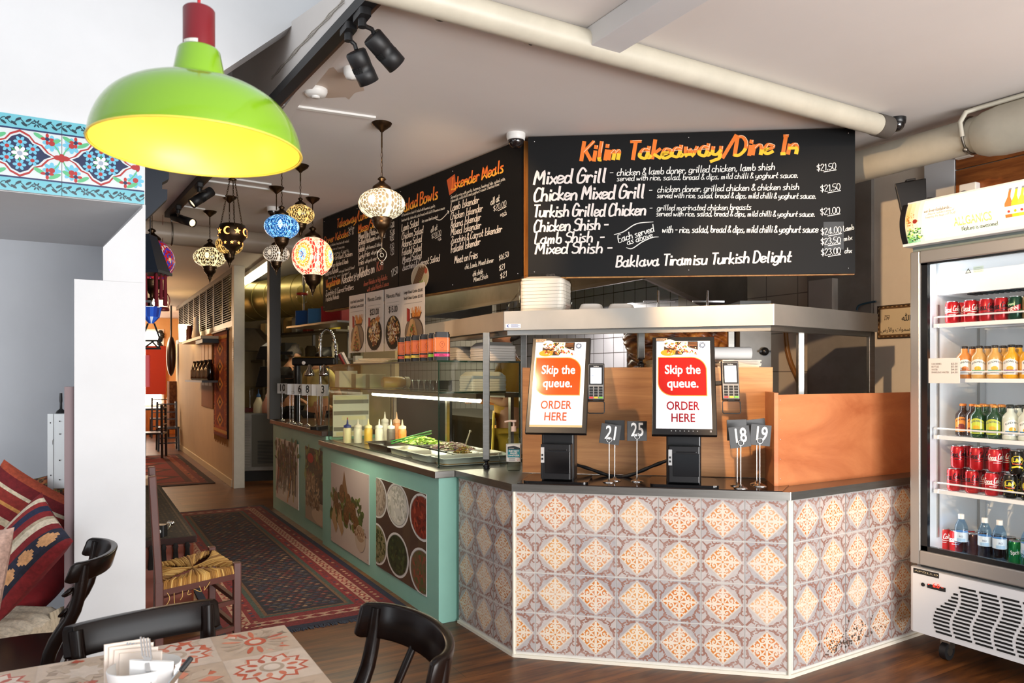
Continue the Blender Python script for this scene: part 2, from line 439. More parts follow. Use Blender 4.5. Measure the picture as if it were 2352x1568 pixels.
# ---------------------------------------------------------------- shared materials
PAINT = M('painted_print', rough=.45, attr=True)
PRINT_GLOSS = M('glossy_print', rough=.18, attr=True, coat=.3)
STEEL = M('brushed_steel', '#94928d', rough=.34, metal=1, var=.16, scale=5, stretch=(1, 1, 14))
STEEL_D = M('worn_steel', '#9b958c', rough=.36, metal=1, var=.25, scale=4)
CHROME = M('chrome', '#d8d8d8', rough=.12, metal=1)
BLACKP = M('black_plastic', '#121214', rough=.32)
BLACKM = M('matt_black_metal', '#141416', rough=.5)
WHITEP = M('white_plastic', '#e9e9e6', rough=.4)
WHITEW = M('white_wall_paint', '#d3d3d4', rough=.6, var=.05, scale=3, bump=.12, bscale=30)
CEILP = M('ceiling_paint', '#dcd6d1', rough=.7, var=.05, scale=1.2, bump=.05, bscale=20)
BRONZE = M('aged_bronze', '#4a3826', rough=.34, metal=.9, var=.5, scale=30)
FOAM = M('white_foam', '#f1e9dd', rough=.55)
GLASS = glass('display_glass', (.93, .97, .94), ior=1.4)
# ================================================================ THE SETTING
ZC = 2.9
def struct(name, mb, mat, bevel=0, kind='structure', label=None, parent=None):
    return mb.build(name, mat, parent, bevel=bevel, kind=kind, label=label)
FLOORM = wood('floor_planks', '#3a1d0e', '#8a5326', rough=.36, stretch=(1.2, 14, 1), scale=1.6, planks=(1.25, .19, 0), bump=.08)
struct('floor', MB().b2((-4, -3.4, -.06), (6, 22, 0)), FLOORM)
struct('floor', MB().b2((2.62, 4.05, .001), (4.74, 10.2, .12)), M('kitchen_vinyl', '#4b453e', rough=.5, var=.3, scale=9))
b = MB(); b.b2((.93, -2.6, ZC), (4.9, 22, ZC+.1)); b.b2((-3.2, 5.5, ZC), (.93, 22, ZC+.1))
struct('ceiling', b, M('ceiling_main', '#e2dcd8', rough=.7, var=.05, scale=1.2))
# raked ceiling of the recess behind the stair wall, with the fascia beside the light track
zs = lambda y: 3.03+.24*(y-3.03)
b = MB()
b.add([(-3.2, 3.92, zs(3.92)), (.93, 3.92, zs(3.92)), (.93, 5.5, zs(5.5)), (-3.2, 5.5, zs(5.5)),
       (-3.2, 3.92, zs(3.92)+.08), (.93, 3.92, zs(3.92)+.08), (.93, 5.5, zs(5.5)+.08), (-3.2, 5.5, zs(5.5)+.08)],
      [(0, 1, 2, 3), (4, 5, 6, 7), (0, 1, 5, 4), (1, 2, 6, 5), (2, 3, 7, 6), (3, 0, 4, 7)])
b.b2((-3.2, -2.6, 2.95), (.93, .3, 3.0))
struct('ceiling', b, WHITEW)
b = MB()
b.add([(.93, 2.6, ZC-.02), (.93, 5.5, ZC-.02), (.93, 5.5, zs(5.5)+.05), (.93, 2.6, zs(2.6)+.05),
       (.99, 2.6, ZC-.02), (.99, 5.5, ZC-.02), (.99, 5.5, zs(5.5)+.05), (.99, 2.6, zs(2.6)+.05)],
      [(0, 1, 2, 3), (4, 5, 6, 7), (0, 1, 5, 4), (1, 2, 6, 5), (2, 3, 7, 6), (3, 0, 4, 7)])
struct('trim_1', b, CEILP)
struct('wall_recess_back', MB().b2((-3.2, 5.5, ZC-.02), (.99, 5.58, 3.75)), WHITEW)
YP = 3.79
# pillar and stub wall on the left, alcove behind
b = MB(); b.b2((-.02, YP, 0), (.262, YP+.12, 1.895))
b.prism([(.262, YP), (.25, YP), (.118, 5.16), (.262, 5.16)], 1.8951, 2.254); b.prism([(.262, YP+.1201), (.2405, YP+.1201), (.118, 5.16), (.262, 5.16)], 0, 1.895)
pl_ = [(.2619, 2.2535), (.092, 2.046), (.092, 1.8955), (.2619, 1.8955)]
b.add([(x, YP-.0005, z) for x, z in pl_]+[(x, YP+.12, z) for x, z in pl_], [(0, 1, 2, 3), (7, 6, 5, 4), (0, 1, 5, 4), (1, 2, 6, 5), (2, 3, 7, 6), (3, 0, 4, 7)])
struct('wall_pillar', b, WHITEW)
struct('wall_left', MB().b2((-3.2, 5.16, 0), (.26, 5.24, 2.32)), M('grey_wall_paint', '#cfd3d9', rough=.7, var=.06, scale=3))
b = MB(); dg = [PY(px, py, YP+.02) for px, py in ((333, 283), (525, 155), (762, -2), (800, -28))]
pl_ = [(-3.2, 2.254), (.262, 2.254)]+[(p.x, p.z) for p in dg]+[(1.2, 4.3), (-3.2, 4.3)]; n = len(pl_)
b.add([(x, YP+.02, z) for x, z in pl_]+[(x, YP+.14, z) for x, z in pl_], [list(range(n))[::-1], list(range(n, 2*n))]+[(i, (i+1) % n, n+(i+1) % n, n+i) for i in range(n)])
b.b2((-3.2, YP+.14, 2.2545), (.261, 5.16, 2.32))
struct('wall_over_alcove', b, WHITEW)
struct('wall_left', MB().b2((-3.28, -2.6, 0), (-3.2, 20.5, 3.6)), WHITEW)  # unseen side wall, put in to block sky light from the left
struct('trim_2', MB().b2((-.058, YP+.03, 0), (-.021, YP+.09, 1.42)), M('mauve_shade', '#7d6a6c', rough=.6))  # mauve strip colours in the pillar's side face in shadow
# right wall, its cladding and posts
CREAM = M('cream_wall', '#e3d8c8', rough=.65, var=.08, scale=5, bump=.1, bscale=40)
XW = 4.75
struct('wall_right', MB().b2((XW, -2.6, 0), (XW+.1, 3.16, ZC)), CREAM)
KT = M('kitchen_tile', '#dcd9da', rough=.25)
def tile_mat(name, c, grout, w, h, rough=.25):
    m = bpy.data.materials.new(name); m.use_nodes = True; nt = m.node_tree; n = nt.nodes; L = nt.links
    t = n.new('ShaderNodeTexCoord'); mp = n.new('ShaderNodeMapping'); mp.inputs['Rotation'].default_value = (PI/2, 0, PI/2)
    sx = n.new('ShaderNodeSeparateXYZ'); cx = n.new('ShaderNodeCombineXYZ')
    L.new(t.outputs['Object'], sx.inputs[0]); L.new(sx.outputs['Y'], cx.inputs[0]); L.new(sx.outputs['Z'], cx.inputs[1])
    br = n.new('ShaderNodeTexBrick'); br.offset = 0; br.inputs['Scale'].default_value = 1; br.inputs['Brick Width'].default_value = w
    br.inputs['Row Height'].default_value = h; br.inputs['Mortar Size'].default_value = .004
    for i, cc in (('Color1', c), ('Color2', c), ('Mortar', grout)): br.inputs[i].default_value = (*lin(cc), 1)
    L.new(cx.outputs[0], br.inputs['Vector']); b = n['Principled BSDF']; L.new(br.outputs[0], b.inputs['Base Color'])
    b.inputs['Roughness'].default_value = rough; return m
struct('wall_right', MB().b2((XW, 3.68, 0), (XW+.1, 5.1, ZC)), tile_mat('beige_wall_tile', '#cbbfae', '#8b8378', .3, .3))
struct('wall_kitchen_tiled', MB().b2((XW+.02, 5.1, 0), (XW+.12, 12.5, ZC)), tile_mat('white_wall_tile', '#d7d6de', '#55504e', .17, .155))
struct('trim_3', MB().b2((XW-.03, 3.16, 0), (XW+.05, 3.68, ZC)), M('grey_board', '#8d8780', rough=.5, var=.2, scale=8))
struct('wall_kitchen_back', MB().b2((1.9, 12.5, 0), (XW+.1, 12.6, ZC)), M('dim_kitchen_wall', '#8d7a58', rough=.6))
b = MB(); b.b2((XW-.028, 2.60, 1.9), (XW, 2.79, ZC))
struct('trim_4', b, WHITEW)
CLAD = wood('cladding', '#6b3512', '#a4602a', rough=.35, stretch=(1, 1.5, 14), scale=2)
b = MB()
for i in range(6): b.b2((XW-.022, 1.0, 2.02+i*.147), (XW, 2.595, 2.02+i*.147+.14))
struct('trim_5', b, CLAD, bevel=.003)
# partition along the corridor, white post at its near end, black post on the counter
CORR = M('corridor_wall', '#cdb79a', rough=.7, var=.08, scale=3)
XP = 1.74
struct('wall_partition', MB().b2((XP, 10.25, 0), (XP+.1, 16.9, 2.12)), CORR)
struct('baseboard_partition', MB().b2((XP-.02, 10.25, 0), (XP-.001, 16.9, .1)), M('cream_trim', '#d9c9a8', rough=.5), bevel=.004)
struct('trim_6', MB().b2((XP-.01, 10.12, 0), (XP+.125, 10.249, ZC)), M('white_post', '#dcd8d0', rough=.5, var=.1, scale=9), bevel=.004)
q = PZ(636, 965, .985)
struct('trim_7', MB().b2((q.x-.055, 8.3, .99), (q.x+.065, 8.42, ZC)), M('black_post', '#26231f', rough=.45), bevel=.004)
# far dining room
struct('wall_back', MB().b2((-3.2, 20.4, 0), (4.9, 20.5, ZC)), M('back_room_wall', '#e9b67c', rough=.7))
q0 = PY(338, 760, 20.38); q1 = PY(364, 690, 20.38)
w = MB(); w.b2((q0.x-1.2, 20.3, .75), (q1.x+.05, 20.39, 2.55))
wf = struct('window_1', MB().b2((q0.x-1.3, 20.33, .68), (q1.x+.12, 20.395, 2.62)), M('window_frame_white', '#eee8dc', rough=.5))
w.build('window_pane', M('bright_daylit_pane', '#fff4e6', rough=.3, emit=5, ecol='#fff1dd'), wf)
struct('trim_8', MB().b2((-3.2, 20.34, 0), (4.9, 20.395, .85)), wood('back_dado', '#8e4a1c', '#c47a3a', stretch=(12, 1, 1)))
struct('wall_back_side', MB().b2((2.6, 16.9, 0), (2.7, 20.4, ZC)), M('back_side_wall', '#d9985a', rough=.7))
struct('wall_corridor_end', MB().b2((1.84, 16.8, 0), (2.6, 16.899, ZC)), CORR)

# ---- ceiling beam and pipes
struct('trim_9', MB().b2((1.8, .6, 2.815), (1.95, 2.56, ZC-.001)), WHITEW, bevel=.004)
PIPEM = M('cream_pipe', '#c6c0af', rough=.42, var=.12, scale=7)
def tag(o, label, cat, group=None):
    o['label'] = label; o['category'] = cat
    if group: o['group'] = group
    return o
t = thing('ceiling_pipe', 'long round cream pipe running under the ceiling above the biggest menu board', 'pipe', (1.0, 2.49, 2.84))
b = MB(); b.cyl((.86, 2.49, 2.842), (3.84, 2.49, 2.842), .056, n=24); b.build('pipe_run', PIPEM, t)
b = MB(); b.cyl((3.76, 2.49, 2.842), (3.86, 2.49, 2.842), .06, n=24); b.build('end_fitting', M('dark_fitting', '#56504a', rough=.6), t)
t = thing('exhaust_duct', 'fat cream duct along the right wall above the drinks fridge', 'duct', (4.15, 2.3, 2.68))
b = MB(); b.cyl((4.2, 3.6, 2.765), (4.16, 2.1, 2.765), .094, n=28); b.build('duct_run', PIPEM, t)
b = MB(); b.lathe([(.1, 0), (.118, .04), (.13, .12), (.13, 1.3)], 28, (4.16, 2.16, 2.75), Matrix.Rotation(PI/2, 3, 'X')); b.build('duct_sleeve', PIPEM, t)
b = MB(); b.torus((4.165, 2.2, 2.765), .099, .007, 28, 6, Matrix.Rotation(PI/2, 3, 'X')); b.ball((4.1, 2.2, 2.68), .014); b.build('hose_clamp', STEEL_D, t)
b = MB(); b.tube([(4.05, 2.19, 2.74), (4.03, 2.19, 2.81), (4.05, 2.17, 2.862), (4.1, 2.13, 2.882), (4.12, 1.3, 2.884)], .013, 8); b.build('hanger_strap', PIPEM, t)
t = thing('corridor_duct', 'large grey pipe crossing under the ceiling behind the hanging lanterns', 'duct', (1.3, 7.4, 2.7))
b = MB(); b.cyl((.1, 7.35, 2.765), (2.35, 7.35, 2.72), .1, n=26); b.build('duct_run', M('grey_pipe', '#b9aa98', rough=.4, var=.1), t)
b = MB(); b.torus((.72, 7.35, 2.753), .103, .007, 26, 6, Matrix.Rotation(PI/2, 3, 'Y')); b.bar((.72, 7.35, 2.86), (.72, 7.35, 2.899), .03, .01); b.build('pipe_strap', STEEL_D, t)
# ================================================================ TILED FRONT COUNTER
ZK = .905
A0 = V((1.95, 3.965, 0)); A1 = V((1.962, 3.338, 0)); A2 = V((2.975, 2.426, 0)); A3 = V((4.45, 2.47, 0))
def off(p, q, d):
    t = (q-p).normalized(); return V((t.y, -t.x, 0))*d
MORT = M('white_grout', '#d9d4cb', rough=.8, var=.12, scale=20)
ct = thing('tiled_counter', 'front serving counter clad in orange and grey patterned tiles under the two ordering screens', 'counter', (2.9, 3.1, 0))
b = MB(); b.prism([tuple(A0)[:2], tuple(A1)[:2], tuple(A2)[:2], tuple(A3)[:2], (4.45, 3.1), (3.2, 3.1), (2.55, 3.75), (2.55, 3.965)], 0, .865)
b.build('counter_body', MORT, ct)
def tile_art_mat():
    m = bpy.data.materials.new('worn_patterned_tile'); m.use_nodes = True; nt = m.node_tree; n = nt.nodes; L = nt.links
    b = n['Principled BSDF']; b.inputs['Roughness'].default_value = .38
    a = n.new('ShaderNodeAttribute'); a.attribute_name = 'Col'
    t = n.new('ShaderNodeTexCoord')
    nz = n.new('ShaderNodeTexNoise'); nz.inputs['Scale'].default_value = 55; nz.inputs['Detail'].default_value = 5; nz.inputs['Roughness'].default_value = .75
    nz2 = n.new('ShaderNodeTexNoise'); nz2.inputs['Scale'].default_value = 7; nz2.inputs['Detail'].default_value = 3
    for z in (nz, nz2): L.new(t.outputs['Object'], z.inputs['Vector'])
    ad = n.new('ShaderNodeMath'); ad.operation = 'MULTIPLY'; L.new(nz.outputs['Fac'], ad.inputs[0]); L.new(nz2.outputs['Fac'], ad.inputs[1])
    rm = n.new('ShaderNodeMapRange'); rm.inputs[1].default_value = .2; rm.inputs[2].default_value = .36; rm.inputs[4].default_value = .34
    L.new(ad.outputs[0], rm.inputs[0])
    mx = n.new('ShaderNodeMix'); mx.data_type = 'RGBA'; L.new(rm.outputs[0], mx.inputs[0]); L.new(a.outputs[0], mx.inputs[6])
    mx.inputs[7].default_value = (*lin('#d5cbc4'), 1); L.new(mx.outputs[2], b.inputs['Base Color'])
    return m
TILEM = tile_art_mat()
SPIRAL = [(.03+.075*(1-k/11)*math.cos(2.6+k*.62), .075*(1-k/11*.8)*math.sin(2.6+k*.62)) for k in range(12)]
def draw_tile(cv, x, y, T, rnd, x0=None, x1=None):
    """one tile with its centre at x,y, cropped between x0 and x1 when cut"""
    def cl(pts):
        if x0 is None: return pts
        return [(min(max(px, x0), x1), py) for px, py in pts]
    def vis(pts): return x0 is None or any(x0 < px < x1 for px, _ in pts)
    def poly(p, c, l):
        if vis(p): cv.poly(cl(p), c, l)
    def line(p, w, c, l):
        if x0 is not None: p = [q for q in p if x0 <= q[0] <= x1]
        if len(p) > 1: cv.line(p, w, c, l)
    h = T/2-.002
    f = rnd.uniform(-1, 1)
    base = ['#aca5a3', '#b6aca7', '#a7a1a1', '#bab0ab'][rnd.randrange(4)]
    poly([(x-h, y-h), (x+h, y-h), (x+h, y+h), (x-h, y+h)], base, 1)
    for sx in (-1, 1):
        for sy in (-1, 1):
            for (ax, ay, bx, by, cx_, cy_) in ((.05, .45, .2, .42, .24, .47), (.45, .05, .42, .2, .47, .24), (.3, .33, .38, .38, .46, .46), (.27, .42, .36, .36, .33, .28), (.14, .46, .2, .38, .26, .36), (.46, .14, .38, .2, .36, .26)):
                ax, bx, cx_ = [q*T*sx+x for q in (ax, bx, cx_)]; ay, by, cy_ = [q*T*sy+y for q in (ay, by, cy_)]
                line(catmull([(ax, ay), (bx, by), (cx_, cy_)], 4), .0085+rnd.uniform(-.003, .003), '#946a5c', 2)
    D = .455*T; poly([(x-D, y), (x, y-D), (x+D, y), (x, y+D)], '#cbbfb3', 3)
    D = .405*T
    org = ['#cc742a', '#d08540', '#d69655', '#cc7c38', '#daa676'][rnd.randrange(5)]
    poly([(x-D, y), (x, y-D), (x+D, y), (x, y+D)], org, 4)
    C = '#dfd0bc'
    for k in range(4):
        a = k*PI/2; c, s = math.cos(a), math.sin(a)
        R = lambda u, v: (x+(u*c-v*s)*T, y+(u*s+v*c)*T)
        line([R(0, 0), R(.12, 0), R(.3, 0), R(.37, 0)], .055*T, C, 5)
        for m in (1, -1):
            line([R(.17+SPIRAL[i][0]*.9, m*(.085+SPIRAL[i][1]*.95)) for i in range(12)], .036*T, C, 5)
            line(catmull([R(.33, 0), R(.27, m*.05), R(.3, m*.1), R(.27, m*.125)], 4), .03*T, C, 5)
        line(catmull([R(.05, .05), R(.1, .11), R(.17, .17), R(.2, .2)], 3), .034*T, C, 5)
    poly([(x+.05*T*math.cos(i), y+.05*T*math.sin(i)) for i in [j*PI/4 for j in range(8)]], C, 6)
    poly([(x+.025*T*math.cos(i), y+.025*T*math.sin(i)) for i in [j*PI/4 for j in range(8)]], org, 7)
def tile_face(name, p, q, first, T=.2085, seed=1, ztop=.862, rows=4):
    rnd = random.Random(seed); p, q = V(p), V(q); u = (q-p).normalized(); L_ = (q-p).length
    n = V((u.y, -u.x, 0)); mb = MB()
    cv = Cv(mb, p+n*.002, u, UP, eps=.0003)
    xs = first
    while xs < L_-.012:
        a = max(xs, .004); e = min(xs+T, L_-.004)
        for r in range(rows):
            yc = ztop-T/2-r*T
            cut = (xs < .003 or xs+T > L_-.003)
            draw_tile(cv, xs+T/2, yc, T, rnd, a if cut else None, e if cut else None)
        xs += T
    mb.build(name, TILEM, ct, fix=False)
tile_face('tile_panel', A0, A1, 0, seed=3)
tile_face('tile_panel', A1, A2, -.45*.2085, seed=11)
tile_face('tile_panel', A2, A3, .03, seed=5)
b = MB()
for p in (A1, A2): b.cyl((p.x, p.y-.001, 0), (p.x, p.y-.001, .865), .009, n=10)
for p, q in ((A0, A1), (A1, A2), (A2, A3)):
    o_ = off(p, q, .004); b.bar(p+o_+V((0, 0, .008)), q+o_+V((0, 0, .008)), .012, .016)
b.build('corner_trim', M('white_edge_trim', '#e4dccb', rough=.5), ct)
# dirt smear low on the right-hand tiles
b = MB(); rnd = random.Random(5); u = (A3-A2).normalized(); n_ = V((u.y, -u.x, 0)); cv = Cv(b, A2+n_*.0048, u, UP, eps=.0002)
for k in range(140):
    x = .47+rnd.gauss(0, .13); y = .05+abs(rnd.gauss(0, .045))+.10*(x-.3)
    if .2 < x < .85: cv.circ(x, y, rnd.uniform(.0015, .009), rnd.uniform(.001, .006), '#5a4a40', 1+k % 3, n=7, rot=rnd.uniform(0, 3))
b.build('grime_stain', PAINT, ct, fix=False)
# steel worktop: outline pushed out over the tiles
def poly_off(ps, d):
    out = []
    for i, p in enumerate(ps):
        if i == 0: o_ = off(ps[0], ps[1], d); out.append(p+o_)
        elif i == len(ps)-1: out.append(p+off(ps[i-1], p, d))
        else:
            a = (ps[i]-ps[i-1]).normalized(); c = (ps[i+1]-ps[i]).normalized()
            na, nc = V((a.y, -a.x, 0)), V((c.y, -c.x, 0)); m_ = (na+nc).normalized(); out.append(p+m_*(d/m_.dot(na)))
    return out
W = poly_off([A0, A1, A2, A3], .018)
wt = MB(); wt.prism([tuple(p)[:2] for p in W]+[(4.45, 3.15), (3.25, 3.15), (2.62, 3.78), (2.62, 3.984), (1.93, 3.984)], .866, ZK)
wt.build('worktop', STEEL, ct, bevel=.003)
# dark laminate laid on the worktop under the screens
uB = (A2-A1).normalized(); nB = V((uB.y, -uB.x, 0)); inB = -nB
b = MB(); P0 = A1+uB*.02+nB*.008; P1 = A2-uB*.03+nB*.008
b.prism([tuple(P0)[:2], tuple(P1)[:2], tuple(P1+inB*.34+uB*.1)[:2], tuple(P0+inB*.36)[:2]], ZK, ZK+.004)
b.build('dark_inlay', M('dark_laminate', '#22150f', rough=.12, spec=.6), ct)
# ---- plywood back panel and box
PLY = wood('plywood', '#b27a4c', '#d49c66', rough=.5, stretch=(1, 1, 16), scale=1.5)
PLYR = wood('plywood_red', '#a35a34', '#c98254', rough=.4, stretch=(.8, 1, 2.2), scale=1.8, coat=.15)
pl, pr = PZ(1200, 1086, ZK), PZ(1775, 1099, ZK)
uP = (pr-pl).normalized(); iP = V((-uP.y, uP.x, 0))
t = thing('plywood_partition', 'horizontally grained plywood panel standing behind the two ordering screens', 'panel', tuple((pl+pr)/2))
b = MB(); z1 = 1.515
b.prism([tuple(p)[:2] for p in (pl, pr, pr+iP*.016, pl+iP*.016)], ZK+.004, z1); b.build('panel_board', PLY, t, bevel=.001)
b = MB(); b.prism([tuple(p)[:2] for p in (pl+iP*.0165, pr+iP*.0165, pr+iP*.3, pl+iP*.3)], z1-.04, z1-.002); b.build('panel_ledge', PLY, t)
bl = PZ(1788, 1118, ZK); br_ = V((4.42, bl.y+.01, ZK)); uX = (br_-bl).normalized(); iX = V((-uX.y, uX.x, 0))
zb = 1.372
t = thing('plywood_box', 'reddish plywood side box on the right end of the counter beside the fridge', 'box', tuple((bl+br_)/2))
b = MB(); b.prism([tuple(p)[:2] for p in (bl, br_, br_+iX*.016, bl+iX*.016)], ZK, zb); b.build('front_board', PLYR, t)
b = MB(); e0 = bl-uX*.001; e1 = pr+iP*.02-uP*.02
dv = (e1-e0); dv.z = 0; nn = V((-dv.y, dv.x, 0)).normalized()*.02
b.prism([tuple(p)[:2] for p in (e0+nn*0, e0+dv, e0+dv+nn, e0+nn)], ZK, zb+.01); b.build('end_board', PLYR, t)
for k in range(5): MB().ball(bl+uX*(.012)+V((0, -.001, .04+k*.1)), .0028, 8, 5).build('nail', CHROME, t)
# ---- stainless gantry shelf over the counter
s0 = P(975, 745, 5.45); s1 = P(1157, 734, 4.3); s2 = P(1778, 732, 3.84); s3 = P(2017, 742, 4.47)
zl, zh = 1.732, 1.842
t = thing('gantry_shelf', 'long stainless steel shelf on legs above the counter, carrying foam boxes', 'shelf', (2.9, 3.4, ZK))
ps = [V((p.x, p.y, 0)) for p in (s0, s1, s2, s3)]
inn = poly_off(ps, -.36)
b = MB(); b.prism([tuple(p)[:2] for p in ps]+[tuple(p)[:2] for p in inn[::-1]], zl, zh)
b.build('shelf_deck', M('satin_steel', '#b3afa8', rough=.42, metal=.85, var=.1, scale=5), t, bevel=.004)
b = MB(); lip = poly_off(ps, -.03); lip2 = poly_off(ps, -.06)
b.prism([tuple(p)[:2] for p in lip]+[tuple(p)[:2] for p in lip2[::-1]], zl-.028, zl); b.build('under_rail', STEEL, t)
def shelf_leg(p, z0, w=.04, z1=zl):
    b = MB(); b.bar((p.x, p.y, z0+.055), (p.x, p.y, z1), w, w, up=(CT, -ST, 0)); lg = b.build('leg', STEEL, t, bevel=.004)
    f = MB(); f.lathe([(.019, .055), (.021, .05), (.011, .045), (.011, .03), (.018, .026), (.021, .014), (.016, .008), (.024, .0), (.024, -.0)], 14, (p.x, p.y, z0)); f.build('adjustable_foot', BLACKP, lg)
for q, z0 in ((PZ(1117, 1076, ZK), ZK), (PZ(1203, 1062, ZK), ZK)): shelf_leg(q, z0)
q = P(1472, 836, 4.32); shelf_leg(V((q.x, q.y, 0)), 1.515, .04)
for px, d in ((1838, 4.15), (2000, 4.5)):
    q = P(px, 800, d); shelf_leg(V((q.x, q.y, 0)), ZK, .036)
b = MB(); fl = s1+(s2-s1).normalized()*.012; nS = V(((s2-s1).y, -(s2-s1).x, 0)).normalized()
cv = Cv(b, V((fl.x, fl.y, 1.745))+nS*.001, (s2-s1).normalized(), UP)
cv.rect(0, 0, .092, .024, '#dfe6ee', 1); cv.text('K', .006, .004, .024, '#1d3f9a', 2, bold=.02)
for k in range(4): cv.rect(.032, .004+k*.0048, .086-.01*(k % 2), .0065+k*.0048, '#5b6ea6', 2)
b.build('sticker', PRINT_GLOSS, t, fix=False, label='small white and blue maker sticker')

# ---- foam boxes on the shelf
def clamshell(mb, c, w, d, h, u, rim=.012, rot0=0):
    """tapered lid seen as a flat-topped pyramid with a rim"""
    v = V((-u.y, u.x, 0)); c = V(c)
    def ring(a, b_, z, r): return [c+u*x+v*y+V((0, 0, z)) for x, y in rrect(a, b_, r, 4)]
    rings = [ring(w, d, 0, .02), ring(w, d, rim, .02), ring(w*.97, d*.97, rim, .02), ring(w*.8, d*.8, h*.93, .03), ring(w*.74, d*.74, h, .03)]
    n = len(rings[0]); vs = [p for r in rings for p in r]; fs = []
    for j in range(len(rings)-1):
        for i in range(n): fs.append((j*n+i, j*n+(i+1) % n, (j+1)*n+(i+1) % n, (j+1)*n+i))
    mb.add(vs, fs, True); mb.add(rings[-1], [list(range(n))], False); mb.add(rings[0], [list(range(n))[::-1]], False)
uS = (s2-s1).normalized(); vS = V((-uS.y, uS.x, 0))
base = P(1254, 712, 4.43); base = V((base.x, base.y, zh))
t = thing('foam_box_bundle', 'tall stack of white foam food boxes in a clear plastic bag on the steel shelf', 'takeaway boxes', tuple(base))
for k in range(9):
    b = MB(); u_ = uS.copy(); b.X = Matrix()
    b.prism([tuple(base+uS*x+vS*y)[:2] for x, y in rrect(.262-.002*(k % 2), .225, .03, 4)], zh+k*.0205, zh+k*.0205+.019); b.build('foam_box', FOAM, t, bevel=.004)
b = MB(); clamshell(b, base+V((0, 0, .1845)), .25, .215, .026, uS); b.build('foam_box', FOAM, t)
b = MB(); rnd = random.Random(2)   # the bag: a crumpled skin with a twisted tail
ring = []
N = 30
for j, (sc, z) in enumerate(((1.04, 0), (1.07, .05), (1.06, .11), (1.07, .17), (1.0, .205), (.8, .219))):
    ring.append([base+uS*(x*sc+rnd.uniform(-.005, .005))+vS*(y*sc+rnd.uniform(-.005, .005))+V((0, 0, z+.001+rnd.uniform(0, .004))) for x, y in rrect(.265, .23, .04, 6)])
n = len(ring[0]); vs = [p for r in ring for p in r]
b.add(vs, [(j*n+i, j*n+(i+1) % n, (j+1)*n+(i+1) % n, (j+1)*n+i) for j in range(5) for i in range(n)], False); b.add(ring[-1], [list(range(n))], False)
tail = []
for j in range(7):
    f = j/6; c = base-uS*(.14+.1*f)-vS*.02
    tail.append([c+V((0, 0, .075-.05*f))+uS*0+vS*(math.cos(a)*(.075-.055*f+rnd.uniform(-.012, .012)))+UP*(math.sin(a)*(.07-.046*f+rnd.uniform(-.012, .012))) for a in [2*PI*i/14 for i in range(14)]])
vs = [p for r in tail for p in r]; b.add(vs, [(j*14+i, j*14+(i+1) % 14, (j+1)*14+(i+1) % 14, (j+1)*14+i) for j in range(6) for i in range(14)], False)
b.build('plastic_bag', glass('bag_film', (.93, .93, .91), ior=1.5, rough=.12), t)
for k, (px, w, lab) in enumerate(((1359, .14, 'smaller foam lid lying nearest the bagged stack on the steel shelf'), (1428, .155, 'wider foam lid on the steel shelf, second one right of the bagged stack'))):
    q = P(px, 710, 4.32); q = V((q.x, q.y, zh)); b = MB(); clamshell(b, q, w, w, .042, uS, .006); tag(b.build('takeaway_box', FOAM), lab, 'foam lid', 'loose foam lids on the shelf')
q = P(1495, 711, 4.4); b = MB(); b.box((q.x, q.y, zh+.003), (.16, .11, .006), Matrix.Rotation(-.6, 3, 'Z')); tag(b.build('paper_pad', M('paper', '#ece6dc', rough=.7)), 'thin white paper pad lying flat on the steel shelf', 'paper')
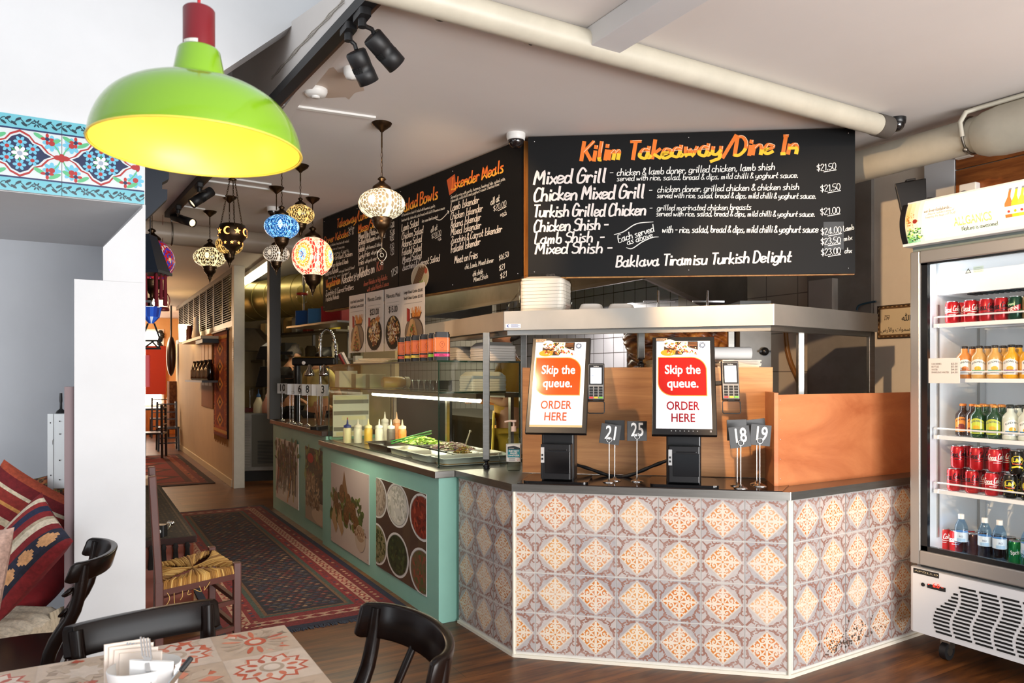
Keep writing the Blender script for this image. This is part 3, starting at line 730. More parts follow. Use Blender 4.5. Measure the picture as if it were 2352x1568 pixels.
# ================================================================ ON THE FRONT COUNTER
ZI = ZK+.0045
RZB = math.atan2(uB.y, uB.x)
SCREEN = M('lit_screen', rough=.12, attr=True, emit=.16)
SCREENW = M('lit_pos_screen', '#e8eef6', rough=.1, emit=.7)
def food_blobs(cv, x0, y0, x1, y1, cols, n, r, l=1, rnd=random, shape=None):
    for k in range(n):
        for _ in range(20):
            x, y = rnd.uniform(x0, x1), rnd.uniform(y0, y1)
            if shape is None or shape(x, y): break
        else: continue
        cv.circ(x, y, r*rnd.uniform(.5, 1.4), r*rnd.uniform(.25, .8), rnd.choice(cols), l+k % 4, n=7, rot=rnd.uniform(0, PI))
def kiosk(loc, label, warm):
    t = thing('ordering_kiosk', label, 'ordering screen', tuple(loc), RZB, 'self ordering kiosks on the counter')
    w, h, tl = .322, .555, math.radians(25)
    b = MB(); b.prism(rrect(.34, .30, .03, 5, 0, .165), 0, .012); b.build('base_plate', PRINT_GLOSS if False else M('gloss_black', '#0b0b0d', rough=.12), t, world=False, bevel=.003)
    b = MB(); b.rbox((-.088, .13, .012), (.088, .27, .36), .012); b.build('column', BLACKP, t, world=False)
    pr = MB(); pr.rbox((-.08, .05, .02), (.08, .2, .2), .01); p_ = pr.build('receipt_printer', BLACKP, t, world=False, bevel=.003)
    b = MB(); b.b2((-.055, .046, .05), (.075, .0505, .165)); b.b2((-.04, .044, .17), (.06, .05, .176)); b.build('printer_door', M('gloss_black', '#0b0b0d'), p_, world=False, bevel=.002)
    b = MB(); b.b2((-.078, .046, .105), (-.06, .0505, .185)); b.build('switch_plate', M('grey_plate', '#b8b8b8', rough=.4), p_, world=False)
    b = MB(); b.b2((-.074, .0435, .12), (-.065, .046, .13)); b.b2((-.074, .0435, .14), (-.065, .046, .15)); b.build('button', BLACKM, p_, world=False)
    R = Matrix.Rotation(-tl, 4, 'X'); T0 = Matrix.Translation((0, .035, .262))
    s = MB(T0 @ R); s.rbox((-w/2, -.0, 0), (w/2, .03, h), .004); sc = s.build('display_housing', BLACKP, t, world=False, bevel=.004)
    m = MB(T0 @ R); cv = Cv(m, (0, -.0008, 0), (1, 0, 0), (0, 0, 1), eps=.0003)
    X = lambda px: (px-1576)/158*w; Y = lambda py: (1001-py)/226*h
    cv.rect(X(1507.5), Y(988), X(1643.5), Y(785), '#f1f1f4', 1)
    if warm: cv.rect(X(1507.5), Y(988), X(1643.5), Y(983), '#c9a878', 2)
    cv.rect(X(1527), Y(818), X(1613), Y(786), '#4a3428', 2)
    rnd = random.Random(4)
    for (a, c, rx, ry, col) in ((1541, 791, 17, 8, '#e9e4dc'), (1537, 813, 19, 6, '#d89a2c'), (1600, 812, 15, 6, '#ecebe4')):
        cv.circ(X(a), Y(c), rx/158*w, ry/226*h*1.3, col, 3, n=18)
    cv.poly([(X(1553), Y(806)), (X(1572), Y(787)), (X(1602), Y(787)), (X(1580), Y(810))], '#e7e1d6', 4)
    cv.poly([(X(1572), Y(818)), (X(1588), Y(800)), (X(1612), Y(806)), (X(1612), Y(818))], '#efe9de', 4)
    food_blobs(cv, X(1529), Y(817), X(1609), Y(788), ['#a5582a', '#7a3a1c', '#c98a3e', '#6d8a35', '#d8c39a', '#b5362a', '#e0c070'], 110, .006, 5, rnd)
    cv.rect(X(1588), Y(799), X(1613), Y(786), '#2d2420', 9)
    for k in range(3): cv.line([(X(1590), Y(790+k*3)), (X(1610), Y(789+k*3.4))], .005, '#8a5a36', 10)
    cx_, cy_ = X(1624), Y(795)
    for k in range(12): a = k*PI/6; cv.circ(cx_+.0145*math.cos(a), cy_+.0145*math.sin(a), .003, .003, '#223a5c', 3, n=8)
    cv.circ(cx_, cy_, .0115, .0115, '#223a5c', 3); cv.circ(cx_, cy_, .009, .009, '#cfe2f3', 4)
    cv.rect(cx_-.006, cy_-.024, cx_+.006, cy_-.022, '#8aa0b8', 3)
    def leaf(x0, y0, x1, y1, r):
        p = [(x0, y1)]
        p += [(x1-r+r*math.sin(a), y1-r+r*math.cos(a)) for a in [PI/2*i/10 for i in range(11)]]
        p += [(x1, y0)]
        p += [(x0+r-r*math.sin(a), y0+r-r*math.cos(a)) for a in [PI/2*i/10 for i in range(11)]]
        return p
    red = '#cc4c18' if warm else '#b51d14'  # warm screen: orange glare put into the panel and lettering colours
    cv.poly(leaf(X(1511), Y(915), X(1634), Y(823), .078), '#e39a45', 3); cv.poly(leaf(X(1513), Y(913), X(1632), Y(825), .074), red, 4)
    cv.text('Skip the', X(1573), Y(863), .072, '#ffffff', 5, 'c', bold=.02, width=.182)
    cv.text('queue.', X(1573), Y(895), .072, '#ffffff', 5, 'c', bold=.02, width=.158)
    oc = '#b4502c' if warm else '#8c1420'
    cv.text('ORDER', X(1573), Y(946), .066, oc, 4, 'c', bold=.016, width=.164)
    cv.text('HERE', X(1573), Y(973), .066, oc, 4, 'c', bold=.016, width=.120)
    if not warm:
        for k in range(7): cv.circ(X(1545+k*10.5), Y(993), .0025, .0025, '#c8c8c8', 2, n=8)
        cv.rect(X(1638), Y(995), X(1639), Y(991), '#cccccc', 2); cv.rect(X(1640.5), Y(995), X(1641.5), Y(991), '#cccccc', 2)
    m.build('screen', SCREEN, sc, world=False, fix=False)
    m = MB(T0 @ R); cv = Cv(m, (0, -.0008, 0), (1, 0, 0), (0, 0, 1), eps=.0003)
    cv.rect(X(1507), Y(783.5), X(1535), Y(777.5), '#c9a684', 1); cv.text('SENOR', X(1521), Y(782.4), .0135, '#4c3324', 2, 'c', bold=.02, width=.05)
    m.build('maker_badge', PAINT, sc, world=False, fix=False)
    return t
k1 = PZ(1273, 1112, ZI); k2 = PZ(1572, 1120, ZI)
kiosk(k1, 'left black ordering screen with an orange glare painted into its colours, beside the hand sanitizer bottle', True)
kiosk(k2, 'right black ordering screen with a bright red panel, beside the black table numbers', False)
def terminal(px, py, d, label):
    c = P(px, py, d); t = thing('card_terminal', label, 'card reader', tuple(c), RZB+.08, 'card terminals on the kiosks')
    R = Matrix.Rotation(math.radians(-14), 4, 'X')
    b = MB(R); b.rbox((-.044, 0, -.1), (.044, .03, .1), .012, 4); bd = b.build('terminal_body', BLACKP, t, world=False, bevel=.004)
    b = MB(R); b.rbox((-.04, -.003, -.095), (.04, .001, .093), .01, 4); b.build('face_plate', M('grey_face', '#8e8d8b', rough=.35, metal=.3), bd, world=False)
    b = MB(R); b.b2((-.037, -.006, -.018), (.037, -.0025, .09)); b.build('screen_bezel', BLACKP, bd, world=False)
    b = MB(R); b.b2((-.029, -.0072, -.012), (.029, -.0055, .074)); sc = b.build('screen', SCREENW, bd, world=False)
    b = MB(R); cv = Cv(b, (0, -.0074, 0), (1, 0, 0), (0, 0, 1), eps=.0002); cv.rect(-.024, .028, -.012, .031, '#5a76a8', 1); cv.rect(-.01, .029, .02, .0295, '#b0b8c4', 1)
    cv.text('Verifone', 0, .079, .008, '#dddddd', 1, 'c', bold=.02); b.build('screen_mark', PAINT, sc, world=False, fix=False)
    for r in range(4):
        for k in range(3):
            b = MB(R); x = -.025+k*.025; z = -.034-r*.014
            b.rbox((x-.0095, -.0065, z-.005), (x+.0095, -.002, z+.005), .002, 2)
            b.build('key', BLACKP, bd, world=False)
    for k, c_ in enumerate(('#d6322a', '#e2b52e', '#6cb23a')):
        b = MB(R); x = -.025+k*.025; b.rbox((x-.0105, -.0068, -.0925), (x+.0105, -.002, -.0835), .002, 2); b.build('key', M('key_'+('red', 'yellow', 'green')[k], c_, rough=.4), bd, world=False, label=('red', 'yellow', 'green')[k]+' key')
    b = MB(R); b.b2((-.012, .03, -.03), (.012, .06, .03)); b.bar((-.012, .05, 0), (-.09, .08, 0), .02, .02); b.build('bracket', BLACKM, t, world=False)
    b = MB(R); pts = [(x, .006, z) for x, z in rrect(.088, .064, .01, 3, 0, -.138)]; b.tube(pts, .003, 6, True); b.bar((0, .006, -.106), (0, .01, -.09), .03, .012); b.build('hook_frame', BLACKM, t, world=False)
terminal(1369, 876, 3.93, 'card reader on the side of the left ordering screen, plywood behind it')
terminal(1678, 873, 3.75, 'card reader on the side of the right ordering screen, above the numbers 18 and 19')

CARDB = M('black_card', '#161719', rough=.45)
def number_stand(px, py, num, label, hp=.215, s=.105, tilt=0, yaw=0, white=False, z=ZI, grp='black table number signs', face=None, zc=None):
    c = PZ(px, py, z); r = face if face is not None else -TH
    t = thing('table_number_stand', label, 'table number', tuple(c), r, grp)
    b = MB(); b.lathe([(.034, 0), (.034, .002), (.027, .007), (.012, .011), (.005, .02)], 18); b.build('base', CHROME, t, world=False)
    b = MB(); b.cyl((0, 0, .015), (0, 0, hp), .0028, n=8); b.build('rod', CHROME, t, world=False)
    b = MB(); b.torus((0, -.005, hp+.012), .014, .0016, 20, 5, Matrix.Rotation(PI/2, 3, 'X')); b.torus((0, .003, hp+.012), .014, .0016, 20, 5, Matrix.Rotation(PI/2, 3, 'X')); b.build('clip_ring', CHROME, t, world=False)
    X = Matrix.Translation((0, 0, hp)) @ Matrix.Rotation(yaw, 4, 'Z') @ Matrix.Rotation(tilt, 4, 'Y')
    b = MB(X); b.prism([(x, y) for x, y in rrect(s, .003, .0012, 2)], -.012, s-.012); cd = b.build('card', M('white_card', '#d9dcdf', rough=.45) if white else CARDB, t, world=False)
    if num:
        b = MB(X); cv = Cv(b, (0, -.0018, 0), (1, 0, 0), (0, 0, 1), eps=.0003)
        cv.text(num, 0, s*.14, s*.95, '#16181c' if white else '#dfe3e6', 1, 'c', bold=.016, sx=.7); b.build('number', PAINT, cd, world=False, fix=False)
    return t
number_stand(1412, 1103, '', 'plain black sign half hidden behind the sign numbered 21', tilt=0, yaw=-.12, hp=.228)
number_stand(1399, 1107, '21', 'black table sign numbered 21, tilted, on the dark counter', tilt=.14, hp=.212)
number_stand(1463, 1105, '25', 'black table sign numbered 25 standing alone left of the right screen', hp=.226)
number_stand(1693, 1115, '', 'blank black sign behind the sign numbered 18', tilt=-.03, yaw=.1, hp=.243)
number_stand(1701, 1121, '18', 'black table sign numbered 18, tilted, beside the plywood box', tilt=-.12, hp=.215)
number_stand(1738, 1112, '', 'blank black sign behind the sign numbered 19', tilt=-.1, yaw=.1, hp=.243)
number_stand(1745, 1116, '19', 'black table sign numbered 19 nearest the plywood side box', tilt=.09, hp=.218)
# corrugated cable between the screens
a = P(1308, 1052, 4.2); e = P(1532, 1062, 4.0); pts = []
for k in range(61):
    f = k/60; p = a.lerp(e, f); p.z = ZI+.012+.085*(abs(2*f-.9))**2.2*.8+.012*math.sin(f*9)
    pts.append(p+V((0, 0, 0)))
b = MB(); b.tube(pts, .0095, 8, rf=lambda f: 1+.12*math.sin(f*420)); tag(b.build('cable', BLACKM), 'black ribbed cable running along the plywood between the two screens', 'cable')
# hand sanitizer bottle
c = PZ(1180, 1080, ZK); t = thing('hand_sanitizer_bottle', 'clear pump bottle of hand sanitizer with a teal label on the steel counter', 'bottle', tuple(c), -TH)
CLEARP = glass('clear_plastic', (.95, .97, .96), ior=1.35, rough=.05)
bx = lambda z0, w, d, r: [(x, y, z0) for x, y in rrect(w, d, r, 4)]
def loft(mb, rings, cap=True, sm=True):
    n = len(rings[0]); vs = [p for r in rings for p in r]
    mb.add(vs, [(j*n+i, j*n+(i+1) % n, (j+1)*n+(i+1) % n, (j+1)*n+i) for j in range(len(rings)-1) for i in range(n)], sm)
    if cap: mb.add(rings[0], [list(range(n))[::-1]], False); mb.add(rings[-1], [list(range(n))], False)
b = MB(); loft(b, [bx(0, .07, .05, .018), bx(.006, .088, .062, .022), bx(.16, .09, .064, .022), bx(.19, .07, .05, .02), bx(.215, .03, .03, .0145), bx(.235, .03, .03, .0145)]); b.build('bottle_body', CLEARP, t, world=False)
b = MB(); loft(b, [bx(.003, .07, .05, .018), bx(.008, .084, .058, .02), bx(.155, .086, .06, .02)]); b.build('sanitizer_liquid', glass('gel', (.9, .93, .93), ior=1.3), t, world=False)
LB = M('label_white', '#eceeee', rough=.35)
b = MB(); loft(b, [bx(.055, .0905, .0645, .022), bx(.158, .0912, .0652, .022)], False); lb = b.build('label', LB, t, world=False)
b = MB(); cv = Cv(b, (0, -.0335, 0), (1, 0, 0), (0, 0, 1), eps=.0003)
cv.rect(-.036, .082, .036, .128, '#138a9c', 1); cv.rect(-.036, .128, .036, .156, '#15181a', 1); cv.poly([(-.036, .144), (0, .150), (.036, .138), (.036, .157), (-.036, .157)], '#eceeee', 2)
cv.text('INSTANT', 0, .114, .0145, '#ffffff', 2, 'c', bold=.02); cv.text('HAND', 0, .101, .0145, '#ffffff', 2, 'c', bold=.02); cv.text('SANITIZER', 0, .088, .0135, '#ffffff', 2, 'c', bold=.02)
cv.rect(-.03, .134, .002, .1365, '#e8e8e8', 2)
for k in range(3): cv.rect(-.03, .062+k*.006, .008, .064+k*.006, '#8a9094', 1)
cv.poly([(.018, .068), (.024, .074), (.030, .068), (.024, .062)], '#c03a30', 1); cv.poly([(.02, .068), (.024, .072), (.028, .068), (.024, .064)], '#ffffff', 2)
b.build('label_print', PRINT_GLOSS, lb, world=False, fix=False)
b = MB(); b.cyl((0, 0, .232), (0, 0, .262), .017, .016); b.cyl((0, 0, .262), (0, 0, .29), .006); b.rbox((-.016, -.012, .288), (.016, .012, .3), .008); b.bar((-.01, 0, .297), (-.055, 0, .29), .011, .009)
b.build('pump', M('pump_pale_pink', '#e6cfc4', rough=.4), t, world=False)
c = PZ(1157, 1066, ZK); b = MB(); b.lathe([(.028, 0), (.036, .075), (.0345, .075), (.027, .003)], 20, c); tag(b.build('plastic_cup', CLEARP), 'small clear plastic cup left of the hand sanitizer bottle', 'cup')
# ================================================================ GREEN COUNTER AND ITS DISPLAY CASE
MINT = M('mint_green_paint', '#93c9b8', rough=.5, var=.12, scale=2.2)
XG, YG0, YG1, YG2 = 1.835, 4.0, 6.42, 8.47
t = gc = thing('mint_counter', 'long mint green counter with food photographs on its front, under the glass case', 'counter', (2.2, 6.2, 0))
b = MB(); b.b2((XG, YG0, 0), (2.55, YG1, .862)); b.build('counter_body', MINT, t)
b = MB(); b.b2((XG+.03, YG1+.001, 0), (2.5, YG2, .935)); b.build('counter_body', MINT, t)
b = MB(); b.b2((XG-.03, YG0-.015, .863), (2.6, YG1+.03, .905)); b.build('worktop', STEEL, t, bevel=.003)
b = MB(); b.b2((XG, YG1+.031, .936), (2.5, YG2+.03, .98)); b.build('worktop', M('brown_laminate', '#3a2a22', rough=.25, var=.2), t, bevel=.003)
def front_photo(x0, y0, x1, y1, X, back, fn, label):
    a = PX(x0, y0, X); c = PX(x1, y1, X); top = max(a.z, PX(x1, y0, X).z); bot = PX(x1, y1, X).z
    w = a.y-c.y; zt = a.z; zb = c.z; h = zt-zb
    b = MB(); b.b2((X-.006, c.y, zb), (X-.0005, a.y, zt)); o = b.build('food_photograph', M('photo_board', back, rough=.3), t, label=label)
    m = MB(); cv = Cv(m, (X-.0064, a.y, zb), (0, -1, 0), UP, eps=.0002); cv.rect(0, 0, w, h, back, 0); fn(cv, w, h, random.Random(int(x0)))
    for px_, py_ in ((.02, .03), (w-.02, .03), (.02, h-.03), (w-.02, h-.03)): cv.circ(px_, py_, .005, .005, '#888888', 12, n=8)
    m.build('print', PAINT, o, fix=False)
def ph_skewers(cv, w, h, r):
    food_blobs(cv, 0, h*.55, w, h, ['#5f7a3a', '#86a04c', '#3f5a2c', '#46382a'], 60, .05, 1, r)
    for k in range(9): cv.line(catmull([(w*(.1+.1*k)+r.uniform(-.03, .03), h*r.uniform(.8, .98)), (w*(.15+.09*k), h*.55), (w*(.05+.1*k)+r.uniform(-.03, .05), h*r.uniform(.12, .3))], 5), .07, r.choice(['#4a372a', '#5c4532', '#382a20', '#6b4f36']), 5+k % 3, taper=.5)
    food_blobs(cv, w*.1, h*.2, w*.9, h*.95, ['#3a2c22', '#7a5b3c', '#4c6030', '#2c2019'], 150, .022, 8, r)
    cv.line([(w*.7, h*.5), (w*.55, h*.05)], .06, '#c98a3e', 8, taper=.4); cv.line([(w*.15, h*.5), (w*.08, h*.1)], .07, '#8a3a22', 8, taper=.3)
    cv.line([(w*.85, h*.55), (w*.8, h*.1)], .05, '#c3b56a', 8, taper=.5)
def ph_meat(cv, w, h, r):
    cv.rect(0, h*.3, w, h, '#3c3328', 1); food_blobs(cv, 0, h*.55, w, h, ['#5f6d38', '#2d2a20', '#7a5a3a', '#8c9a58'], 80, .04, 2, r)
    cv.circ(w*.28, h*.86, w*.16, .045, '#b3272a', 6)
    food_blobs(cv, w*.05, h*.2, w*.75, h*.62, ['#a08460', '#8b6b48', '#c4a880', '#6e5238'], 170, .03, 6, r)
    cv.circ(w*.75, h*.12, w*.4, .07, '#d3c0a4', 8); food_blobs(cv, w*.5, h*.5, w, h*.8, ['#59412a', '#3a2a1c'], 50, .035, 7, r)
def ph_falafel(cv, w, h, r):
    cv.rect(0, 0, w, h*.28, '#c6b8ac', 1); cv.poly([(w*.27, h*.55), (w*.38, h*.95), (w*.5, h*.62)], '#7e5a36', 2)
    food_blobs(cv, 0, h*.3, w*.85, h*.66, ['#52602e', '#3f4c24', '#6b7438', '#47401f'], 110, .045, 2, r)
    for x, y in ((.15, .55), (.32, .66), (.5, .58), (.62, .5), (.44, .42), (.7, .36), (.25, .42)): cv.circ(w*x, h*y, .07, .075, '#6d4a28', 7); food_blobs(cv, w*x-.05, h*y-.05, w*x+.05, h*y+.05, ['#8a6236', '#553818'], 16, .012, 8, r)
    for x in (.1, .27): cv.poly([(w*(x-.08), h*.3), (w*x, h*.5), (w*(x+.1), h*.22), (w*(x+.05), h*.14)], '#b08f66', 9)
    cv.circ(w*.8, h*.24, .12, .1, '#b9a894', 9); cv.circ(w*.8, h*.29, .1, .06, '#a08468', 10); food_blobs(cv, w*.66, h*.25, w*.94, h*.33, ['#7d4f38', '#8e6a4c', '#c4ad8e'], 40, .012, 11, r)
def ph_bowls(cv, w, h, r):
    for k in range(7): cv.rect(w*k/7, 0, w*(k+1)/7-.004, h, r.choice(['#4a372c', '#54402f', '#3e2e25']), 1)
    cols = [['#a89a8a', '#8c7c6a', '#b9a996'], ['#cfccc0', '#b4b3a4', '#e4e0d2'], ['#7d2a1c', '#5a1f16', '#a0402a'], ['#87805a', '#6d6a44', '#3c4222'], ['#2d3a20', '#1f2c18', '#42502a'], ['#6a5238', '#4f5a2e', '#8c4a34']]
    for k, (x, y) in enumerate(((.02, .78), (.46, .78), (.93, .76), (.02, .25), (.46, .25), (.93, .22))):
        rx, ry = w*.23, h*.235
        def cc(rx_, ry_, col, l):
            pts = [(min(max(w*x+rx_*math.cos(a), 0), w), min(max(h*y+ry_*math.sin(a), 0), h)) for a in [2*PI*i/36 for i in range(36)]]; cv.poly(pts, col, l)
        cc(rx, ry, '#d5d2cd', 3); cc(rx*.9, ry*.91, '#8d8a86', 4); cc(rx*.86, ry*.88, cols[k][0], 5)
        food_blobs(cv, max(.01, w*x-rx*.8), max(.01, h*y-ry*.8), min(w-.01, w*x+rx*.8), min(h-.01, h*y+ry*.8), cols[k], 90, .02, 6, r, lambda a, c, x=x, y=y: ((a-w*x)/(rx*.8))**2+((c-h*y)/(ry*.8))**2 < 1)
front_photo(635, 1004, 687, 1172, XG+.03, '#d9d4cc', ph_skewers, 'photograph of dark grilled skewers and herbs')
front_photo(703, 1024, 748, 1216, XG+.03, '#b3a58e', ph_meat, 'photograph of grilled meat with flatbread')
front_photo(762, 1061, 849, 1297, XG, '#b9a9a3', ph_falafel, 'photograph of a falafel pile with pita bread')
front_photo(866, 1096, 981, 1370, XG, '#4a382e', ph_bowls, 'photograph of six round bowls of dips')
# ---- glass display case
CX0, CX1, CY0, CY1, CZ0, CZ1 = 1.89, 2.465, 4.12, 6.42, .9055, 1.562
t = dc = thing('glass_display_case', 'glass food display case with a lit tube and salads on the mint counter', 'display case', (2.2, 5.27, CZ0))
g = .006
EDGE = M('glass_edge_green', '#1d3326', rough=.1, spec=.8)
def pane(name, a, c, edges, w=.007):
    b = MB(); b.b2(a, c); o = b.build(name, GLASS, t)
    b = MB()
    for p, q in edges: b.bar(p, q, w, w)
    b.build('glass_edge', EDGE, o)
pane('front_pane', (CX0, CY0, CZ0), (CX0+g, CY1, CZ1-.012), [((CX0, CY0, CZ0), (CX0, CY0, CZ1)), ((CX0, CY1, CZ0), (CX0, CY1, CZ1)), ((CX0, CY0, CZ0+.003), (CX0, CY1, CZ0+.003))])
pane('end_pane', (CX0+g, CY0, CZ0), (CX1, CY0+g, CZ1-.012), [((CX1, CY0, CZ0), (CX1, CY0, CZ1))])
pane('end_pane', (CX0+g, CY1-g, CZ0), (CX1, CY1, CZ1-.012), [((CX1, CY1, CZ0), (CX1, CY1, CZ1))])
pane('top_pane', (CX0-.008, CY0-.006, CZ1-.011), (CX1+.02, CY1+.01, CZ1), [((CX0-.008, CY0-.006, CZ1-.005), (CX0-.008, CY1+.01, CZ1-.005)), ((CX0-.008, CY0-.006, CZ1-.005), (CX1+.02, CY0-.006, CZ1-.005))], .011)
ZM = 1.368
pane('middle_shelf', (CX0+.012, CY0+.01, ZM-.008), (CX1, CY1-.01, ZM), [((CX0+.012, CY0+.01, ZM-.004), (CX0+.012, CY1-.01, ZM-.004)), ((CX0+.012, CY0+.01, ZM-.004), (CX1-.1, CY0+.01, ZM-.004))], .009)
b = MB()
for y in (CY0+.14, 5.25, CY1-.05):
    b = MB(); b.b2((CX1+.005, y-.015, CZ0), (CX1+.03, y+.015, ZM-.009)); b.build('upright', STEEL, t)
b = MB(); b.b2((CX1-.1, CY0+.02, ZM-.04), (CX1+.03, CY1-.02, ZM-.009)); b.build('shelf_beam', STEEL_D, t)
b = MB(); b.b2((2.2, 4.22, 1.318), (2.3, 6.3, 1.352)); lf = b.build('light_housing', STEEL, t)
b = MB(); b.cyl((2.235, 4.24, 1.306), (2.235, 6.25, 1.306), .014, n=12); b.build('light_tube', M('warm_white_tube', '#fff4d8', emit=9, ecol='#fff0cf'), lf)
lamp('display_case_light', 'AREA', (2.235, 5.25, 1.286), 26, (1, .9, .68), (2.2, 5.25, 0), shape='RECTANGLE', size=.05, size_y=2.0)
# notice sheet at the far end of the case
b = MB(); a = (CX0+.03, CY1-.02, .93); b.b2((CX0+.03, CY1-.02, .93), (CX0+.36, CY1-.014, 1.3)); ns = b.build('notice_sheet', M('notice_white', '#e0dfcb', rough=.5), t)
b = MB(); cv = Cv(b, (CX0+.03, CY1-.0206, .93), (1, 0, 0), UP, eps=.0003)
for k, z in enumerate((.05, .19, .29)): cv.rect(.005, z, .325, z+.035, '#7d7f72', 1)
cv.rect(.08, .145, .3, .18, '#efe7b8', 1); cv.rect(.02, .325, .31, .36, '#e6dfb0', 1); cv.rect(.03, .01, .3, .04, '#e3d9a4', 1)
b.build('notice_print', PAINT, ns, fix=False)
def squeeze(px, col, cap, label, Y, h=.135, r=.034, tip='#f0e6d2', zz=.91):
    p = PY(px, 1000, Y); c = (p.x, Y, zz); t = thing('sauce_bottle', label, 'sauce bottle', c, 0, 'squeeze sauce bottles in the display case')
    b = MB(); b.lathe([(r*.94, 0), (r, .006), (r, h*.86), (r*.82, h*.97), (r*.72, h)], 18, c); b.build('bottle_body', M('sauce_'+col, '#'+col, rough=.3), t)
    b = MB(); b.lathe([(r*.93, h*.97), (r*.93, h*1.12), (r*.6, h*1.16), (.009, h*1.2), (.004, h*1.52), (.0035, h*1.55)], 16, c); b.build('cap', M('cap_'+cap, '#'+cap, rough=.35), t)
    if tip != '#f0e6d2': b = MB(); b.lathe([(.0045, h*1.5), (.0042, h*1.62)], 10, c); b.build('tip', M('red_tip', '#b3262a', rough=.4), t)
for px, Y, col, cap, lab, tip in ((798, 6.0, 'e9dcae', '1c3f86', 'cream sauce bottle with a blue cap at the far end of the case', 'r'),
        (822, 5.95, 'efe6d0', 'efe3cf', 'white sauce bottle with a white cap, second from the left end', '#f0e6d2'),
        (846, 5.87, 'e6b84c', 'ecd8a0', 'yellow mustard bottle among the squeeze bottles', '#f0e6d2'),
        (871, 5.8, 'efe8d6', 'f4efe2', 'white sauce bottle between the yellow and the dark bottles', '#f0e6d2'),
        (898, 5.72, '6b625c', 'efe6d4', 'dark grey sauce bottle left of the orange one', '#f0e6d2'),
        (924, 5.64, 'e2813a', 'ecc9a4', 'orange sauce bottle rightmost in the front row of bottles', '#f0e6d2'),
        (911, 5.95, 'd98a4e', 'e9b790', 'tan sauce bottle standing behind the orange one', '#f0e6d2'),
        (884, 6.05, 'ece4d4', 'f1eadc', 'white capped bottle in the back row behind the dark one', '#f0e6d2')):
    squeeze(px, col, cap, lab, Y, tip=tip, h=.13 if Y < 5.94 or px < 850 else .16)
# food pans: three along, two deep
PANW = M('white_enamel', '#e9e4d8', rough=.3)
def pan(x0, y0, x1, y1, mat, label, food=None, n=0, sz=.012, zt=.952, fill=.02, flat=None):
    t = thing('food_pan', label, 'food pan', ((x0+x1)/2, (y0+y1)/2, .906), 0, 'food pans in the display case')
    w, d = x1-x0, y1-y0; cx, cy = (x0+x1)/2, (y0+y1)/2
    R = lambda a, c, z, r: [(cx+x, cy+y, z) for x, y in rrect(a, c, r, 4)]
    b = MB(); loft(b, [R(w-.05, d-.05, .908, .03), R(w-.03, d-.03, zt, .03), R(w, d, zt, .02), R(w, d, zt+.004, .02), R(w-.032, d-.032, zt+.004, .03), R(w-.055, d-.055, .912, .03)], True); b.build('pan_tray', mat, t)
    if flat: b = MB(); b.prism([(cx+x, cy+y) for x, y in rrect(w-.045, d-.045, .028, 4)], .914, zt-fill); b.build('filling', M('food_'+flat, '#'+flat, rough=.35, var=.25, scale=40, bump=.3, bscale=60), t)
    if food:
        rnd = random.Random(int(x0*1000+y0*77)); b = MB()
        for k in range(n):
            rx, ry = rnd.uniform(-1, 1), rnd.uniform(-1, 1); zz = zt-.015+.055*max(0, 1-rx*rx*.8-ry*ry*.8)*rnd.uniform(.7, 1.05)
            c = V((cx+rx*(w/2-.02), cy+ry*(d/2-.02), zz)); R3 = Matrix.Rotation(rnd.uniform(0, 6), 3, 'Z') @ Matrix.Rotation(rnd.uniform(-.9, .9), 3, 'X')
            L_ = sz*rnd.uniform(.6, 1.7); W_ = sz*rnd.uniform(.2, .6)
            q = [V((-L_, 0, 0)), V((0, -W_, rnd.uniform(0, .006))), V((L_, 0, rnd.uniform(-.004, .006))), V((0, W_, 0))]
            b.add([c+R3 @ p for p in q]+[c+R3 @ p-V((0, 0, .003)) for p in q], [(0, 1, 2, 3), (7, 6, 5, 4), (0, 1, 5, 4), (1, 2, 6, 5), (2, 3, 7, 6), (3, 0, 4, 7)], False, lin(rnd.choice(food)))
        b.build('chopped_food', M('chopped_food', rough=.45, attr=True), t, kind='stuff')
    return t
DARKP = M('dark_pan', '#1d1b19', rough=.3)
pan(2.12, 5.05, 2.46, 5.62, DARKP, 'dark pan heaped with green lettuce beside the sauce bottles', ['#8fae3a', '#a9c452', '#6f9430', '#c2d47a', '#5c8428'], 800, .016)
pan(2.14, 4.55, 2.46, 5.03, DARKP, 'dark pan of shredded red cabbage and white onion salad', ['#d8cbc0', '#b98a9a', '#8e4a68', '#e8e0d2', '#c9b6a0', '#9cae5a'], 900, .013)
pan(1.915, 5.1, 2.1, 5.56, DARKP, 'empty shallow black pan along the front glass of the case')
pan(1.915, 4.72, 2.1, 5.08, PANW, 'white rimmed pan of pale dip along the front glass', flat='d9c9a6')
pan(1.915, 4.36, 2.1, 4.7, PANW, 'white pan of pale yoghurt nearest the front glass corner', flat='e8e2d2')
pan(2.13, 4.36, 2.3, 4.53, PANW, 'small white pan of mixed olives and peppers', ['#c79a34', '#7d7a2c', '#b9722c', '#e0c36a', '#5a5020'], 160, .01)
pan(2.31, 4.3, 2.47, 4.53, PANW, 'white pan of pink beetroot dip with a spoon standing in it', flat='e3c4cb')
pan(1.93, 4.145, 2.45, 4.34, PANW, 'long pan of golden brown filling at the near end of the case', flat='c08b4a')
GREENP = M('green_plastic', '#2f9a3c', rough=.3)
t = thing('serving_tongs', 'bright green plastic tongs resting on the salad in the case', 'tongs', (2.35, 5.0, .98))
a = PY(900, 1016, 5.2); e = PY(990, 996, 4.9)
for k in (-1, 1):
    b = MB(); b.bar(a+V((0, 0, .0+k*.008)), e+V((0, 0, .012+k*.009)), .03, .008); b.build('arm', GREENP, t, bevel=.003)
a = PX(1064, 1036, 2.38); e = PX(1080, 990, 2.42); t = thing('serving_spoon', 'grey handled spoon standing in the pink dip pan', 'spoon', tuple(a))
